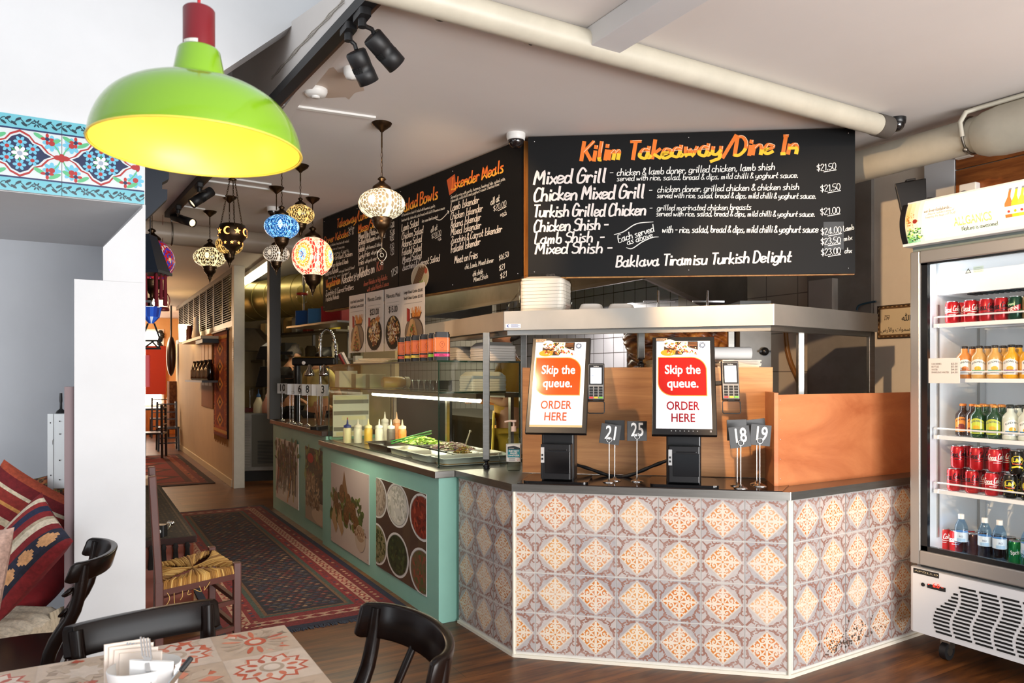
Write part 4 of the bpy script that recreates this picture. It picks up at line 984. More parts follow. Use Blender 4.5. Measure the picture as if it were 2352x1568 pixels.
b = MB(); b.bar(a, e, .017, .008); b.ball(e, .009, 10, 6); b.build('handle', M('grey_plastic', '#c9c3b6', rough=.4), t, bevel=.003)
b = MB(); b.ball(a-V((0, 0, .008)), .03, 12, 6, (1, .7, .3)); b.build('spoon_bowl', M('grey_plastic'), t)
# things on the middle shelf
def fstack(c, w, d, n, h, label, u=V((1, 0, 0)), dz=.016):
    t = thing('foam_box_stack', label, 'takeaway boxes', tuple(c)); v = V((-u.y, u.x, 0)); c = V(c)
    for k in range(n):
        b = MB(); b.prism([tuple(c+u*x+v*y)[:2] for x, y in rrect(w-.004*(k % 2), d-.004*(k % 2), .02, 3)], c.z+k*dz+.0005, c.z+k*dz+dz-.001); b.build('foam_box', FOAM, t)
    b = MB(); clamshell(b, c+V((0, 0, n*dz)), w*.98, d*.98, h, u, .004); b.build('foam_box', FOAM, t)
fstack((2.3, 4.32, ZM+.001), .26, .2, 6, .03, 'stack of white foam boxes on the glass shelf inside the case')
fstack((2.33, 4.66, CZ1+.001), .2, .19, 5, .028, 'stack of foam boxes on top of the case right of the tea tins')
fstack((2.36, 4.29, CZ1+.001), .22, .26, 6, .028, 'taller foam box stack on the near end of the case, behind the steel leg')
for k, (px, Y, w, h, col, lab) in enumerate(((795, 6.2, .16, .14, 'e5dcc0', 'tall cream paper carton at the far end of the glass shelf'), (832, 6.0, .15, .115, 'dcd0ac', 'shorter cream carton beside the tall one on the glass shelf'), (862, 5.9, .14, .11, 'd9c79c', 'third tan carton on the glass shelf left of the amber jar'))):
    p = PY(px, 880, Y); b = MB(); b.b2((p.x-w/2, Y-.06, ZM+.001), (p.x+w/2, Y+.06, ZM+.001+h)); tag(b.build('paper_carton', M('carton_'+col, '#'+col, rough=.6), bevel=.004), lab, 'carton', 'cartons on the glass shelf')
p = PY(905, 870, 5.6); t = thing('storage_jar', 'amber plastic jar lying on its side on the glass shelf', 'jar', (p.x, 5.6, ZM))
b = MB(); Rj = Matrix.Rotation(PI/2, 3, 'Y'); b.lathe([(.035, 0), (.045, .01), (.045, .17), (.034, .19)], 20, (p.x-.1, 5.6, ZM+.0465), Rj); b.build('jar_body', M('amber_plastic', '#c79a52', rough=.3), t)
b = MB(); b.lathe([(.044, .19), (.044, .225)], 20, (p.x-.1, 5.6, ZM+.0465), Rj); b.build('jar_lid', M('cream_lid', '#e6d3ac', rough=.4), t)
for k in range(4):
    p = PY(955+k*13, 890, 5.1-.1*k); b = MB(); c = (p.x, 5.1-.1*k, ZM+.001); b.lathe([(.022, 0), (.03, .07), (.028, .07), (.02, .004)], 16, c)
    tag(b.build('drinking_glass', glass('tumbler_glass', (.92, .94, .92), ior=1.5)), ORD[k]+' clear tumbler from the left on the glass shelf', 'glass', 'tumblers on the glass shelf')
# ---- on top of the case
ORG = '#e0702c'
LIDC = ['#d8552a', '#e8c53a', '#e8cf4a', '#e0632a', '#86b82e', '#d81f6e']
for k in range(6):
    d = 5.42-k*.135; px = (929, 945, 960, 980, 1000, 1014)[k]
    c = P(px, 828, d); c.z = CZ1+.0008
    t = thing('tea_tin', 'orange and black tin with %s band, %s from left on display case' % (('red orange', 'yellow', 'pale yellow', 'vermilion', 'green', 'magenta')[k], ORD[k]), 'tin', tuple(c), -.35, 'orange tins on the display case')
    w = .1; h = .172
    b = MB(); b.prism(rrect(w, w, .016, 5), 0, h); b.build('tin_body', M('tin_black', '#141011', rough=.3), t, world=False)
    b = MB(); b.prism(rrect(w*.9, w*.9, .014, 4), h, h+.012); b.build('tin_lid', M('tin_black', '#141011'), t, world=False, bevel=.002)
    b = MB()
    for z0, z1, col in ((.028, .046, LIDC[k]), (.057, .148, ORG), (.064, .0655, '#5a2412'), (.139, .1405, '#5a2412')):
        lay = .0006 if col in (ORG, LIDC[k]) else .0009
        R = lambda z: [(x, y, z) for x, y in rrect(w+lay*2, w+lay*2, .016, 5)]
        r0, r1 = R(z0), R(z1); n = len(r0)
        b.add(r0+r1, [(i, (i+1) % n, n+(i+1) % n, n+i) for i in range(n)], False, lin(col))
    for o, u in ((V((0, -w/2-.001, 0)), V((1, 0, 0))), (V((-w/2-.001, 0, 0)), V((0, -1, 0)))):
        cv = Cv(b, o, u, UP, eps=.0003)
        cv.line([(.014*math.cos(2*PI*i/20), .105+.02*math.sin(2*PI*i/20)) for i in range(21)], .0018, '#7a2c10', 1)
        cv.line([(0, .095), (0, .112)], .002, '#7a2c10', 1); cv.line([(-.004, .108), (0, .114), (.004, .108)], .0016, '#7a2c10', 1)
        cv.rect(-.012, .074, .012, .0765, '#a8441c', 1); cv.rect(-.02, .034, .016, .0365, '#3a1a10', 1); cv.rect(-.02, .039, .008, .041, '#3a1a10', 1)
    b.build('tin_print', PRINT_GLOSS, t, world=False, fix=False)
for k in range(3):
    c = P(862+k*6, 822, 5.75); b = MB(); b.X = Matrix.Translation((c.x, c.y, CZ1+.001+k*.013)) @ Matrix.Rotation(.5+.15*k, 4, 'Z')
    b.prism([(x, y) for x, y in rrect(.2, .3, .02, 3)], 0, .011); tag(b.build('paper_tray', M('cream_card', '#dcc7a2', rough=.6), bevel=.003), ('lowest', 'middle', 'topmost')[k]+' cream paper tray in the pile on the far end of the case', 'paper tray', 'paper trays on the display case')
c = P(822, 826, 6.12); t = thing('clear_tub', 'clear plastic tub holding white sachets on the far corner of the case', 'tub', (c.x, c.y, CZ1))
b = MB(); b.lathe([(.055, .001), (.065, .1), (.062, .1), (.052, .004)], 4, (c.x, c.y, CZ1), Matrix.Rotation(.5, 3, 'Z')); b.build('tub', CLEARP, t)
b = MB(); b.b2((c.x-.03, c.y-.03, CZ1+.006), (c.x+.03, c.y+.03, CZ1+.07)); b.build('sachets', FOAM, t)
c = P(797, 826, 6.25); t = thing('napkin_bundle', 'red and white folded napkins beside the clear tub', 'napkins', (c.x, c.y, CZ1))
b = MB(); b.bar((c.x, c.y, CZ1+.001), (c.x-.05, c.y, CZ1+.1), .09, .02); b.build('napkin', FOAM, t); b = MB(); b.bar((c.x-.03, c.y-.012, CZ1+.001), (c.x-.075, c.y-.012, CZ1+.085), .05, .008); b.build('napkin', M('red_paper', '#a3242a', rough=.6), t, label='red napkin')
# ---- far half of the mint counter: number cards, beer tap and clutter
ZS = .981
NUMS = ((648, 963, '10', 0, 'white table card numbered 10, leftmost beside the black post'), (666, 968, '5', -.04, 'white table card numbered 5 next to the 10'), (673, 970, '', .35, 'edge-on white card right behind the number 5'),
        (688, 972, '6', 0, 'white table card numbered 6 in the middle of the row'), (706, 975, '8', .02, 'white table card numbered 8 right of the 6'), (729, 976, '1', .55, 'turned white table card numbered 1'), (741, 978, '3', .1, 'white table card numbered 3 beside the glass case'))
for px, py, n, yw, lab in NUMS:
    number_stand(px, py+2, n, lab, hp=.305, s=.11, yaw=yw, white=True, z=ZS, grp='white table number cards', face=-TH-.12)
t = thing('beer_tap_tower', 'black beer tap tower with a brass coloured top and chrome taps', 'beer tap', tuple(P(700, 960, 8.0)))
cT = P(718, 830, 8.0); uT = RGT
b = MB(); b.bar(cT-uT*.22, cT+uT*.25, .07, .09); b.build('crossbar', BLACKP, t, bevel=.02)
b = MB(); b.bar(cT-uT*.19+UP*.045, cT+uT*.22+UP*.045, .05, .016); b.build('top_trim', M('brass', '#b99a4a', rough=.25, metal=1), t, bevel=.006)
for px in (683,):
    q = P(px, 850, 8.05); b = MB(); b.cyl((q.x, q.y, ZS), (q.x, q.y, cT.z-.04), .035); b.build('column', BLACKP, t)
for k, px in enumerate((711, 744)):
    q = P(px, 850, 7.85); b = MB(); b.lathe([(.012, .06), (.02, .03), (.045, -.02), (.055, -.045), (.05, -.06), (.02, -.065)], 20, q-UP*.0); b.build('tap_bell', CHROME, t)
q = P(700, 856, 7.3); b = MB(); b.lathe([(.02, 0), (.02, .006)], 16, P(697, 833, 7.93), Matrix.Rotation(PI/2, 3, 'X') @ Matrix.Identity(3)); b.build('badge', CHROME, t)
c = P(733, 968, 6.72); b = MB(); b.X = Matrix.Translation((c.x, c.y, ZS)) @ Matrix.Rotation(.9, 4, 'Z'); b.rbox((-.11, -.05, 0), (.11, .05, .03), .03); tag(b.build('tablet_cradle', BLACKP, bevel=.01), 'low black device lying on the counter beside the glass case', 'device')
c = P(736, 955, 7.0); t = thing('cutlery_jar', 'glass jar of wrapped straws behind the white number cards', 'jar', (c.x, c.y, ZS)); b = MB(); b.lathe([(.05, .001), (.055, .12), (.052, .12), (.048, .004)], 18, (c.x, c.y, ZS)); b.build('jar_body', CLEARP, t)
b = MB(); rnd = random.Random(3)
for k in range(9):
    b = MB(); a = rnd.uniform(0, 6); b.cyl((c.x+.02*math.cos(a), c.y+.02*math.sin(a), ZS+.006), (c.x+.06*math.cos(a), c.y+.06*math.sin(a), ZS+.2), .005, n=6); b.build('straw', M('brown_straw', '#8a5a3a', rough=.5), t)
# ================================================================ MENU BOARDS AND POSTERS
BOARD = M('blackboard', '#07080a', spec=.25, rough=.6, var=.2, scale=3)
FRAMEW = wood('frame_pine', '#a8672c', '#d29a55', rough=.5, stretch=(10, 10, 1), scale=2)
class Plane:
    """a vertical board: pixel positions are turned into places on it"""
    def __init__(s, p, q): s.p = V((p.x, p.y, 0)); s.u = V((q.x-p.x, q.y-p.y, 0)); s.L = s.u.length; s.u.normalize(); s.n = V((s.u.y, -s.u.x, 0))
    def at(s, px, py):
        k = (px-CX)/F; la = lambda w: w.dot(RGT); de = lambda w: w.dot(FWD)
        t = (k*de(s.p)-la(s.p))/(la(s.u)-k*de(s.u)); d = de(s.p)+t*de(s.u)
        return t, EYE-(py-HY)/F*d, d
TINTS = {}
def menu_board(pl, px0, px1, z0, z1, label, cuts, frame, lines, extra=None, sc=1, ox=0, oy=0, thick=.02):
    a = pl.at(px0, 600)[0]; c = pl.at(px1, 600)[0]
    mid = pl.p+pl.u*((a+c)/2); t = thing('menu_board', label, 'menu board', (mid.x, mid.y, z0), 0, 'black menu boards under the ceiling')
    A = pl.p+pl.u*a; B_ = pl.p+pl.u*c; n = pl.n
    b = MB(); b.prism([tuple(x)[:2] for x in (A, B_, B_-n*thick, A-n*thick)], z0, z1); bd = b.build('board', BOARD, t)
    b = MB(); b.prism([tuple(x)[:2] for x in (A+pl.u*.002-n*(thick+.0005), B_+pl.u*.004-n*(thick+.0005), B_+pl.u*.004-n*(thick+frame), A-n*(thick+frame))], z0-.006, z1-.004); b.build('timber_frame', FRAMEW, t)
    cvs = {}
    cnt = [0]
    def cv(kind):
        if kind not in cvs:
            m = MB(); cvs[kind] = (m, Cv(m, V((A.x, A.y, z0))+n*.0006, pl.u, UP, eps=.0003))
        return cvs[kind][1]
    def loc(x, y):
        tt, z, d = pl.at(ox+x/sc, oy+y/sc); return tt-a, z-z0, d
    for (txt, x0, y0, x1, y1, cap, style) in lines:
        u0, v0, d0 = loc(x0, y0); u1, v1, d1 = loc(x1, y1)
        h = cap*1.03/sc*(d0+d1)/2/F; rot = math.atan2(v1-v0, u1-u0); w = math.hypot(u1-u0, v1-v0)
        cnt[0] += 1; k = cv(('heading_lettering' if style[0] == 'T' else 'menu_lettering')+'|%d' % cnt[0])
        if style == 'T': k.hand(txt, u0, v0, h, '#ee7b26', 1, .235, .2, width=w, rot=rot, col2='#f6c62c', hi='#f8d9b4', jit=.04)
        elif style == 'Tr': k.hand(txt, u0, v0, h, '#e2742c', 1, .2, .15, width=w, rot=rot, col2='#efb03c')
        elif style == 'b': k.hand(txt, u0, v0, h, '#e9dfd9', 1, .18, .2, width=w, rot=rot)
        elif style == 'm': k.hand(txt, u0, v0, h, '#e9e2da', 1, .17, .2, width=w, rot=rot)
        elif style == 's': k.hand(txt, u0, v0, h, '#e6e4de', 1, .145, .2, width=w, rot=rot)
        elif style == 'r': k.hand(txt, u0, v0, h, '#d4694e', 1, .12, .2, width=w, rot=rot)
        elif style == 'p': k.hand(txt, u0, v0, h, '#eceae6', 1, .11, .1, width=w, rot=rot); k.line([(u0+w*.35, v0-.006), (u0+w*.98, v0-.001+rot*w*.6)], .004, '#eceae6', 1)
    if extra: extra(cv, loc)
    names = {'heading_lettering': 'orange and yellow brush lettering'}
    for kind, (m, c_) in cvs.items(): m.build(kind.split('|')[0], PAINT, bd, fix=False, label=names.get(kind.split('|')[0]))
    b = MB()
    for fx in (.02, .5, .98):
        for z in (z0+.03, z1-.03): b.ball(A+pl.u*((c-a)*fx)+n*.001+UP*z, .004, 8, 5)
    b.build('screw_head', CHROME, bd)
    return t
ZB0, ZB1 = 2.055, 2.888
SV = "served with rice, salad, bread & dips, mild chilli & yoghurt sauce."
main = [("Kilim Takeaway/Dine In", 408, 268, 1920, 212, 118, 'T'), ("Mixed Grill", 80, 430, 585, 415, 92, 'b'), ("-", 603, 372, 635, 371, 45, 's'),
 ("chicken & lamb doner, grilled chicken, lamb shish", 655, 372, 1752, 330, 46, 's'), (SV, 655, 408, 1912, 385, 38, 's'),
 ("Chicken Mixed Grill", 80, 547, 850, 522, 88, 'b'), ("-", 875, 492, 905, 491, 45, 's'), ("chicken doner, grilled chicken & chicken shish", 935, 487, 1920, 468, 43, 's'), (SV, 932, 525, 2035, 530, 38, 's'),
 ("Turkish Grilled Chicken", 75, 658, 860, 643, 80, 'b'), ("-", 880, 617, 905, 616, 45, 's'), ("grilled marinated chicken breasts", 932, 612, 1588, 607, 38, 's'), (SV, 927, 652, 2028, 655, 38, 's'),
 ("Chicken Shish -", 80, 760, 602, 742, 76, 'b'), ("Lamb Shish  -", 88, 843, 575, 826, 70, 'b'), ("Mixed Shish -", 90, 914, 630, 903, 74, 'b'),
 ("Each served", 668, 835, 918, 755, 46, 's'), ("as above", 728, 850, 905, 795, 40, 's'), ("with - rice, salad, bread & dips, mild chilli & yoghurt sauce", 968, 766, 2050, 764, 46, 's'),
 ("Baklava Tiramisu Turkish Delight", 650, 1003, 1865, 966, 74, 'b'),
 ("$21.50", 2040, 340, 2175, 326, 42, 'p'), ("$21.50", 2066, 485, 2205, 468, 42, 'p'), ("$21.00", 2064, 645, 2202, 630, 42, 'p'), ("$24.00", 2068, 783, 2212, 765, 42, 'p'),
 ("Lamb", 2225, 757, 2300, 742, 34, 's'), ("$23.50", 2068, 850, 2206, 838, 42, 'p'), ("mix", 2228, 825, 2286, 812, 34, 's'), ("$23.00", 2070, 925, 2206, 912, 42, 'p'), ("chx", 2232, 908, 2282, 906, 34, 's')]
def main_extra(cv, loc):
    k = cv('menu_lettering')
    for pts in (((635, 780), (700, 760), (790, 705), (905, 692)), ((720, 870), (760, 876), (830, 830), (900, 800), (942, 796))):
        k.line(catmull([loc(*p)[:2] for p in pts], 5), .006, '#e6e4de', 1, taper=.5)
    g = cv('wiped_patch')
    for (x0, y0, x1, y1) in ((2085, 690, 2225, 800), (2090, 800, 2225, 885)):
        a_, b_ = loc(x0, y1)[:2], loc(x1, y0)[:2]; g.rect(a_[0], a_[1], b_[0], b_[1], '#2b2f33', 0)
PM = Plane(P(1213, 600, 4.4), P(1965, 600, 4.24))
menu_board(PM, 1213, 1964, ZB0, ZB1, 'widest menu board headed in orange, listing mixed grills, above the ordering screens', 0, .025, main, main_extra, 3.0154, 1200, 280)
PLB = Plane(P(741, 600, 6.71), P(1197, 600, 4.45))
right = [("Iskender Meals", 1262, 440, 1768, 262, 105, 'Tr'), ("Served on rice with garlic, hummus, beetroot dip, salad, pita,", 1260, 522, 1780, 342, 28, 's'), ("tabouleh, mild chilli and yoghurt sauce. Choose from:-", 1260, 558, 1735, 388, 28, 's'),
 ("Lamb Iskender", 1260, 640, 1530, 556, 68, 'm'), ("Chicken Iskender", 1258, 722, 1565, 636, 66, 'm'), ("Adana Iskender", 1260, 800, 1548, 720, 66, 'm'), ("Mixed Iskender", 1262, 870, 1550, 796, 66, 'm'),
 ("Zucchini & Carrot Iskender", 1262, 948, 1748, 832, 64, 'm'), ("Falafel Iskender", 1264, 1032, 1543, 952, 66, 'm'), ("Meat on Fries", 1296, 1134, 1520, 1080, 66, 'm'), ("chk, Lamb, Mixed doner", 1395, 1190, 1670, 1118, 44, 's'),
 ("chk shish", 1470, 1256, 1568, 1228, 44, 's'), ("Mixed Shish", 1478, 1308, 1615, 1270, 42, 's'), ("$16.50", 1720, 1110, 1812, 1066, 46, 's'), ("$21", 1720, 1205, 1776, 1180, 46, 's'), ("$21", 1730, 1282, 1796, 1250, 46, 's'),
 ("all at", 1640, 582, 1726, 540, 60, 's'), ("$20.00", 1665, 640, 1790, 586, 50, 'p'), ("each", 1730, 688, 1792, 664, 38, 'p'),
 ("Salad Bowls", 785, 655, 1145, 512, 108, 'Tr'), ("all served on a bed of salad with hummus, garlic,", 795, 690, 1115, 598, 26, 's'), ("beetroot dip, tabouleh, pita bread, mild chilli & hummus sauce", 795, 738, 1205, 618, 26, 's'), ("has some beef content", 988, 748, 1140, 702, 30, 's'),
 ("Lamb Salad", 797, 830, 958, 770, 62, 'm'), ("Chicken Salad", 797, 908, 1002, 842, 62, 'm'), ("Adana Salad", 798, 982, 988, 926, 62, 'm'), ("Falafel Salad", 800, 1060, 986, 1008, 60, 'm'), ("Mixed Salad", 803, 1132, 986, 1082, 60, 'm'), ("Zucchini & Carrot Salad", 804, 1198, 1158, 1108, 58, 'm'),
 ("all at", 1073, 842, 1136, 808, 48, 's'), ("$20.00", 1080, 900, 1172, 856, 42, 'p'), ("ea", 1140, 915, 1172, 900, 30, 'p')]
def right_extra(cv, loc):
    k = cv('menu_lettering'); k.line(catmull([loc(*p)[:2] for p in ((1122, 716), (1160, 722), (1200, 690), (1243, 640))], 5), .006, '#e6e4de', 1)
    k.line([loc(1228, 636)[:2], loc(1244, 640)[:2], loc(1238, 660)[:2]], .006, '#e6e4de', 1)
    o = cv('orange_flourish'); o.poly([loc(*p)[:2] for p in ((1222, 345), (1300, 285), (1312, 440), (1248, 490))], '#b8552a', 0)
    m = cv('plate_picture'); c = loc(968, 1262); u, v = c[0], c[1]
    m.circ(u, v, .125, .098, '#d8c9b0', 1, 30); m.circ(u, v, .112, .086, '#c6b598', 2, 30)
    for i in range(3):
        q0, q1 = (u-.09+i*.035, v-.055+i*.0), (u+.0+i*.035, v+.06); m.line(catmull([q0, ((q0[0]+q1[0])/2, (q0[1]+q1[1])/2+.004), q1], 6), .034, '#6a4526', 3+i)
        for s_ in range(9): f = (s_+.5)/9; m.line([(q0[0]+(q1[0]-q0[0])*f-.012, q0[1]+(q1[1]-q0[1])*f+.01), (q0[0]+(q1[0]-q0[0])*f+.012, q0[1]+(q1[1]-q0[1])*f-.01)], .003, '#8d6238', 7)
    food_blobs(m, u-.01, v-.075, u+.05, v-.03, ['#7d9a3c', '#a8b85a', '#d9d4b0'], 30, .012, 5, random.Random(2)); m.circ(u+.075, v-.02, .035, .03, '#b9b088', 6); m.circ(u+.085, v+.035, .02, .02, '#b0452a', 6)
menu_board(PLB, 916, 1197, ZB0, ZB1, 'middle menu board listing salad bowls and iskender meals, over the glass case', 0, .06, right, right_extra, 4.1265, 730, 330)
left = [("Takeaway/Lunch", 182, 800, 500, 690, 82, 'Tr'), ("Doner Kebabs", 62, 952, 295, 872, 66, 'Tr'), ("Sml Lge", 290, 828, 346, 805, 34, 's'), ("15  16", 292, 872, 342, 856, 34, 's'),
 ("lamb or chicken, toasted with salad,", 80, 980, 298, 930, 24, 's'), ("and choice of sauces", 80, 1022, 255, 984, 24, 's'), ("Lamb * hummus & garlic".replace('*', '-'), 80, 1065, 295, 1020, 26, 's'), ("Lamb or Grilled Chicken", 75, 1120, 330, 1060, 44, 'm'),
 ("Mixed Doner (chicken & lamb)".replace('(', '').replace(')', ''), 72, 1186, 290, 1130, 42, 'm'), ("Adana Kebab", 70, 1256, 196, 1212, 50, 'm'), ("minced lamb & beef", 200, 1226, 350, 1180, 26, 's'), ("lamb or beef", 95, 1284, 300, 1232, 24, 's'),
 ("Vegetarian", 78, 1368, 216, 1318, 72, 'Tr'), ("Kebabs", 228, 1326, 340, 1290, 72, 'm'), ("Sml Lge", 342, 1270, 392, 1250, 34, 's'), ("15  16", 342, 1304, 390, 1288, 40, 's'), ("Zucchini & Carrot Fritters", 76, 1442, 342, 1376, 48, 'm'), ("Falafel Kebab", 78, 1494, 202, 1464, 44, 'm'),
 ("Meze/Salads", 384, 846, 640, 752, 76, 'Tr'), ("Mixed Dip Plate", 385, 905, 548, 856, 54, 'm'), ("with bread", 552, 854, 630, 832, 34, 's'), ("Grilled Halloumi", 385, 966, 546, 912, 54, 'm'), ("with bread", 552, 910, 640, 886, 34, 's'), ("Falafel", 386, 1030, 446, 1010, 52, 'm'), ("with hummus & tahini", 455, 1004, 600, 966, 34, 's'), ("Curly Fries", 386, 1096, 496, 1056, 52, 'm'), ("with garlic mayo", 505, 1052, 610, 1022, 34, 's'), ("Fries", 386, 1156, 440, 1136, 50, 'm'), ("with garlic mayo", 448, 1134, 560, 1096, 34, 's'),
 ("15.00", 684, 796, 726, 778, 42, 'p'), ("15.00", 684, 866, 730, 848, 42, 'p'), ("10.50", 684, 920, 722, 904, 42, 'p'), ("8.50", 686, 996, 724, 980, 42, 'p'), ("7.50", 686, 1054, 724, 1040, 42, 'p'),
 ("Kebabs on", 396, 1268, 540, 1216, 84, 'm'), ("Kofi", 560, 1210, 622, 1188, 84, 'r'), ("doner Kebabs or big Kebabs", 436, 1350, 662, 1280, 46, 'r'), ("with salad Kebabs & sauce", 468, 1404, 675, 1340, 44, 'r'), ("17.50", 700, 1262, 762, 1222, 60, 's')]
menu_board(PLB, 742, 914.5, ZB0, ZB1, 'leftmost menu board listing kebabs and meze, behind the round red and white lantern', 0, .06, left, None, 4.1265, 730, 330)
# ---- four food posters hung in front of the left boards
PP = Plane(PLB.p+PLB.n*.03, PLB.p+PLB.n*.03+PLB.u)
def poster(px0, px1, kind, label):
    a = PP.at(px0, 700)[0]; c = PP.at(px1, 700)[0]; z0, z1 = 1.658, 2.135; A = PP.p+PP.u*a; B_ = PP.p+PP.u*c; w = c-a; h = z1-z0
    t = thing('food_poster', label, 'poster', (A.x, A.y, z0), 0, 'food posters above the display case')
    b = MB(); b.prism([tuple(x)[:2] for x in (A, B_, B_-PP.n*.003, A-PP.n*.003)], z0, z1); sh = b.build('poster_sheet', M('poster_white', '#e8ddd2', rough=.4), t)
    m = MB(); cv = Cv(m, V((A.x, A.y, z0))+PP.n*.0006, PP.u, UP, eps=.0003); r = random.Random(int(px0))
    if kind == 'kebab':
        cv.text('Large Kebab Combo $26.00', w*.5, h*.87, .03, '#1b1613', 1, 'c', bold=.03, width=w*.84); cv.text('Small Kebab Combo $23.00', w*.5, h*.78, .03, '#1b1613', 1, 'c', bold=.03, width=w*.84)
        cv.rect(w*.1, h*.71, w*.9, h*.717, '#a49a92', 1)
        cv.circ(w*.54, h*.26, w*.42, h*.24, '#4e4038', 1, 36); cv.circ(w*.53, h*.26, w*.39, h*.22, '#8a7663', 2, 36)
        cv.poly([(w*.22, h*.44), (w*.36, h*.44), (w*.36, h*.62), (w*.22, h*.65)], '#a01f1c', 3); cv.rect(w*.25, h*.45, w*.28, h*.62, '#c74a3a', 4)
        cv.poly([(w*.44, h*.48), (w*.8, h*.46), (w*.9, h*.56), (w*.4, h*.56)], '#5a3420', 5)
        for k in range(36): x = r.uniform(.42, .88); cv.line([(w*(x*.7+.19), h*.5), (w*(x+r.uniform(-.04, .04)), h*r.uniform(.55, .66))], .006, r.choice(['#e0893a', '#eda85a', '#c9702a']), 6+k % 3)
        cv.poly([(w*.12, h*.1), (w*.4, h*.47), (w*.5, h*.47), (w*.48, h*.04), (w*.2, h*.03)], '#cfa574', 10); cv.poly([(w*.5, h*.47), (w*.58, h*.44), (w*.78, h*.1), (w*.7, h*.04), (w*.5, h*.05)], '#b98f5e', 10)
        food_blobs(cv, w*.3, h*.04, w*.7, h*.38, ['#8c3a24', '#b3562e', '#5a2c1c', '#c99a5a', '#6e7a34'], 90, .014, 11, r, lambda x, y: abs(x-w*.48) < w*.2*(1-y/h/.45))
    else:
        cv.text('Pilavustu Combo' if kind == 'combo' else 'Pilavustu Meal', w*.5, h*.85, .045, '#1b1613', 1, 'c', bold=.02, width=w*.78)
        for k in range(2): cv.rect(w*.15, h*(.77-.05*k), w*.85, h*(.775-.05*k), '#a49a92', 1)
        cv.text('$23.00' if kind == 'combo' else '$15.00', w*.5, h*.615, .066, '#14100e', 1, 'c', bold=.03, width=w*.5)
        cv.circ(w*.5, h*.29, w*.43, h*.27, '#15120f', 1, 36)
        if kind == 'combo':
            cv.poly([(w*.16, h*.42), (w*.28, h*.45), (w*.28, h*.57), (w*.16, h*.58)], '#a01f1c', 2)
            for k in range(26): x = r.uniform(.5, .85); cv.line([(w*.66, h*.46), (w*x, h*r.uniform(.5, .6))], .007, r.choice(['#e0893a', '#eda85a', '#d0743a']), 3+k % 3)
        sh_ = lambda x, y: ((x-w*.52)/(w*.3))**2+((y-h*.32)/(h*.21))**2 < 1
        food_blobs(cv, w*.2, h*.08, w*.85, h*.56, ['#b07a3a', '#8c4a2a', '#d8b070', '#6e3a20', '#e6cf9a'], 130, .018, 5, r, sh_)
        for k in range(26): x, y = r.uniform(.3, .72), r.uniform(.18, .44); cv.line([(w*x, h*y), (w*(x+r.uniform(-.12, .12)), h*(y+r.uniform(-.07, .07)))], .006, '#efe2d0', 9)
        cv.rect(w*.3, h*.025, w*.7, h*.032, '#6a5f58', 1)
    m.build('poster_print', PAINT, sh, fix=False)
poster(802, 838, 'kebab', 'narrow kebab combo poster at the far left end of the poster row')
poster(840, 880.5, 'combo', 'food poster priced $23.00 with a dark plate')
poster(883, 923.5, 'meal', 'food poster priced $15.00 with a large dark plate')
poster(924, 975, 'kebab', 'rightmost kebab poster, half hidden behind the orange tins')
# ================================================================ LAMPS AND CEILING FITTINGS
def mosaic(base, rings, m=5, asp=1.9, seed=1, specks=None, rr=.95, petals=16):
    rnd = random.Random(seed)
    base = [lin(c) for c in base]; rings = [None if c is None else lin(c) for c in rings]; sp = [lin(c) for c in (specks or [])]
    def f(lon, lat):
        x = ((lon*m) % 1-.5)*2; y = (lat-.5)*asp
        r = math.hypot(x, y); a = math.atan2(y, x)
        if r < rr:
            k = r/rr*len(rings); i = int(k); fr = k-i
            cell = a/(2*PI)*petals+(.5 if i % 2 else 0)
            dia = abs((cell % 1)-.5)*2
            if rings[i] is not None and dia < 1-abs(fr-.5)*1.5: return rings[i]
        if sp and rnd.random() < .16: return rnd.choice(sp)
        return rnd.choice(base)
    return f
GLOBES = {}
def globe_mat(e, rough=.25):
    e = e*.62
    return M('mosaic_glass_%g' % e, rough=rough, attr=True, emit=e)
def chain(mb, p, q, lk=.03, w=.008, r=.0018):
    p, q = V(p), V(q); L_ = (q-p).length; n = max(2, int(L_/lk*1.25)); z = (q-p).normalized()
    x = z.orthogonal().normalized(); y = z.cross(x)
    for i in range(n):
        c = p.lerp(q, (i+.5)/n); ax = x if i % 2 else y
        mb.tube([c+z*(lk/2*math.cos(a))+ax*(w*.6*math.sin(a)) for a in [2*PI*k/10 for k in range(10)]], r, 5, True)
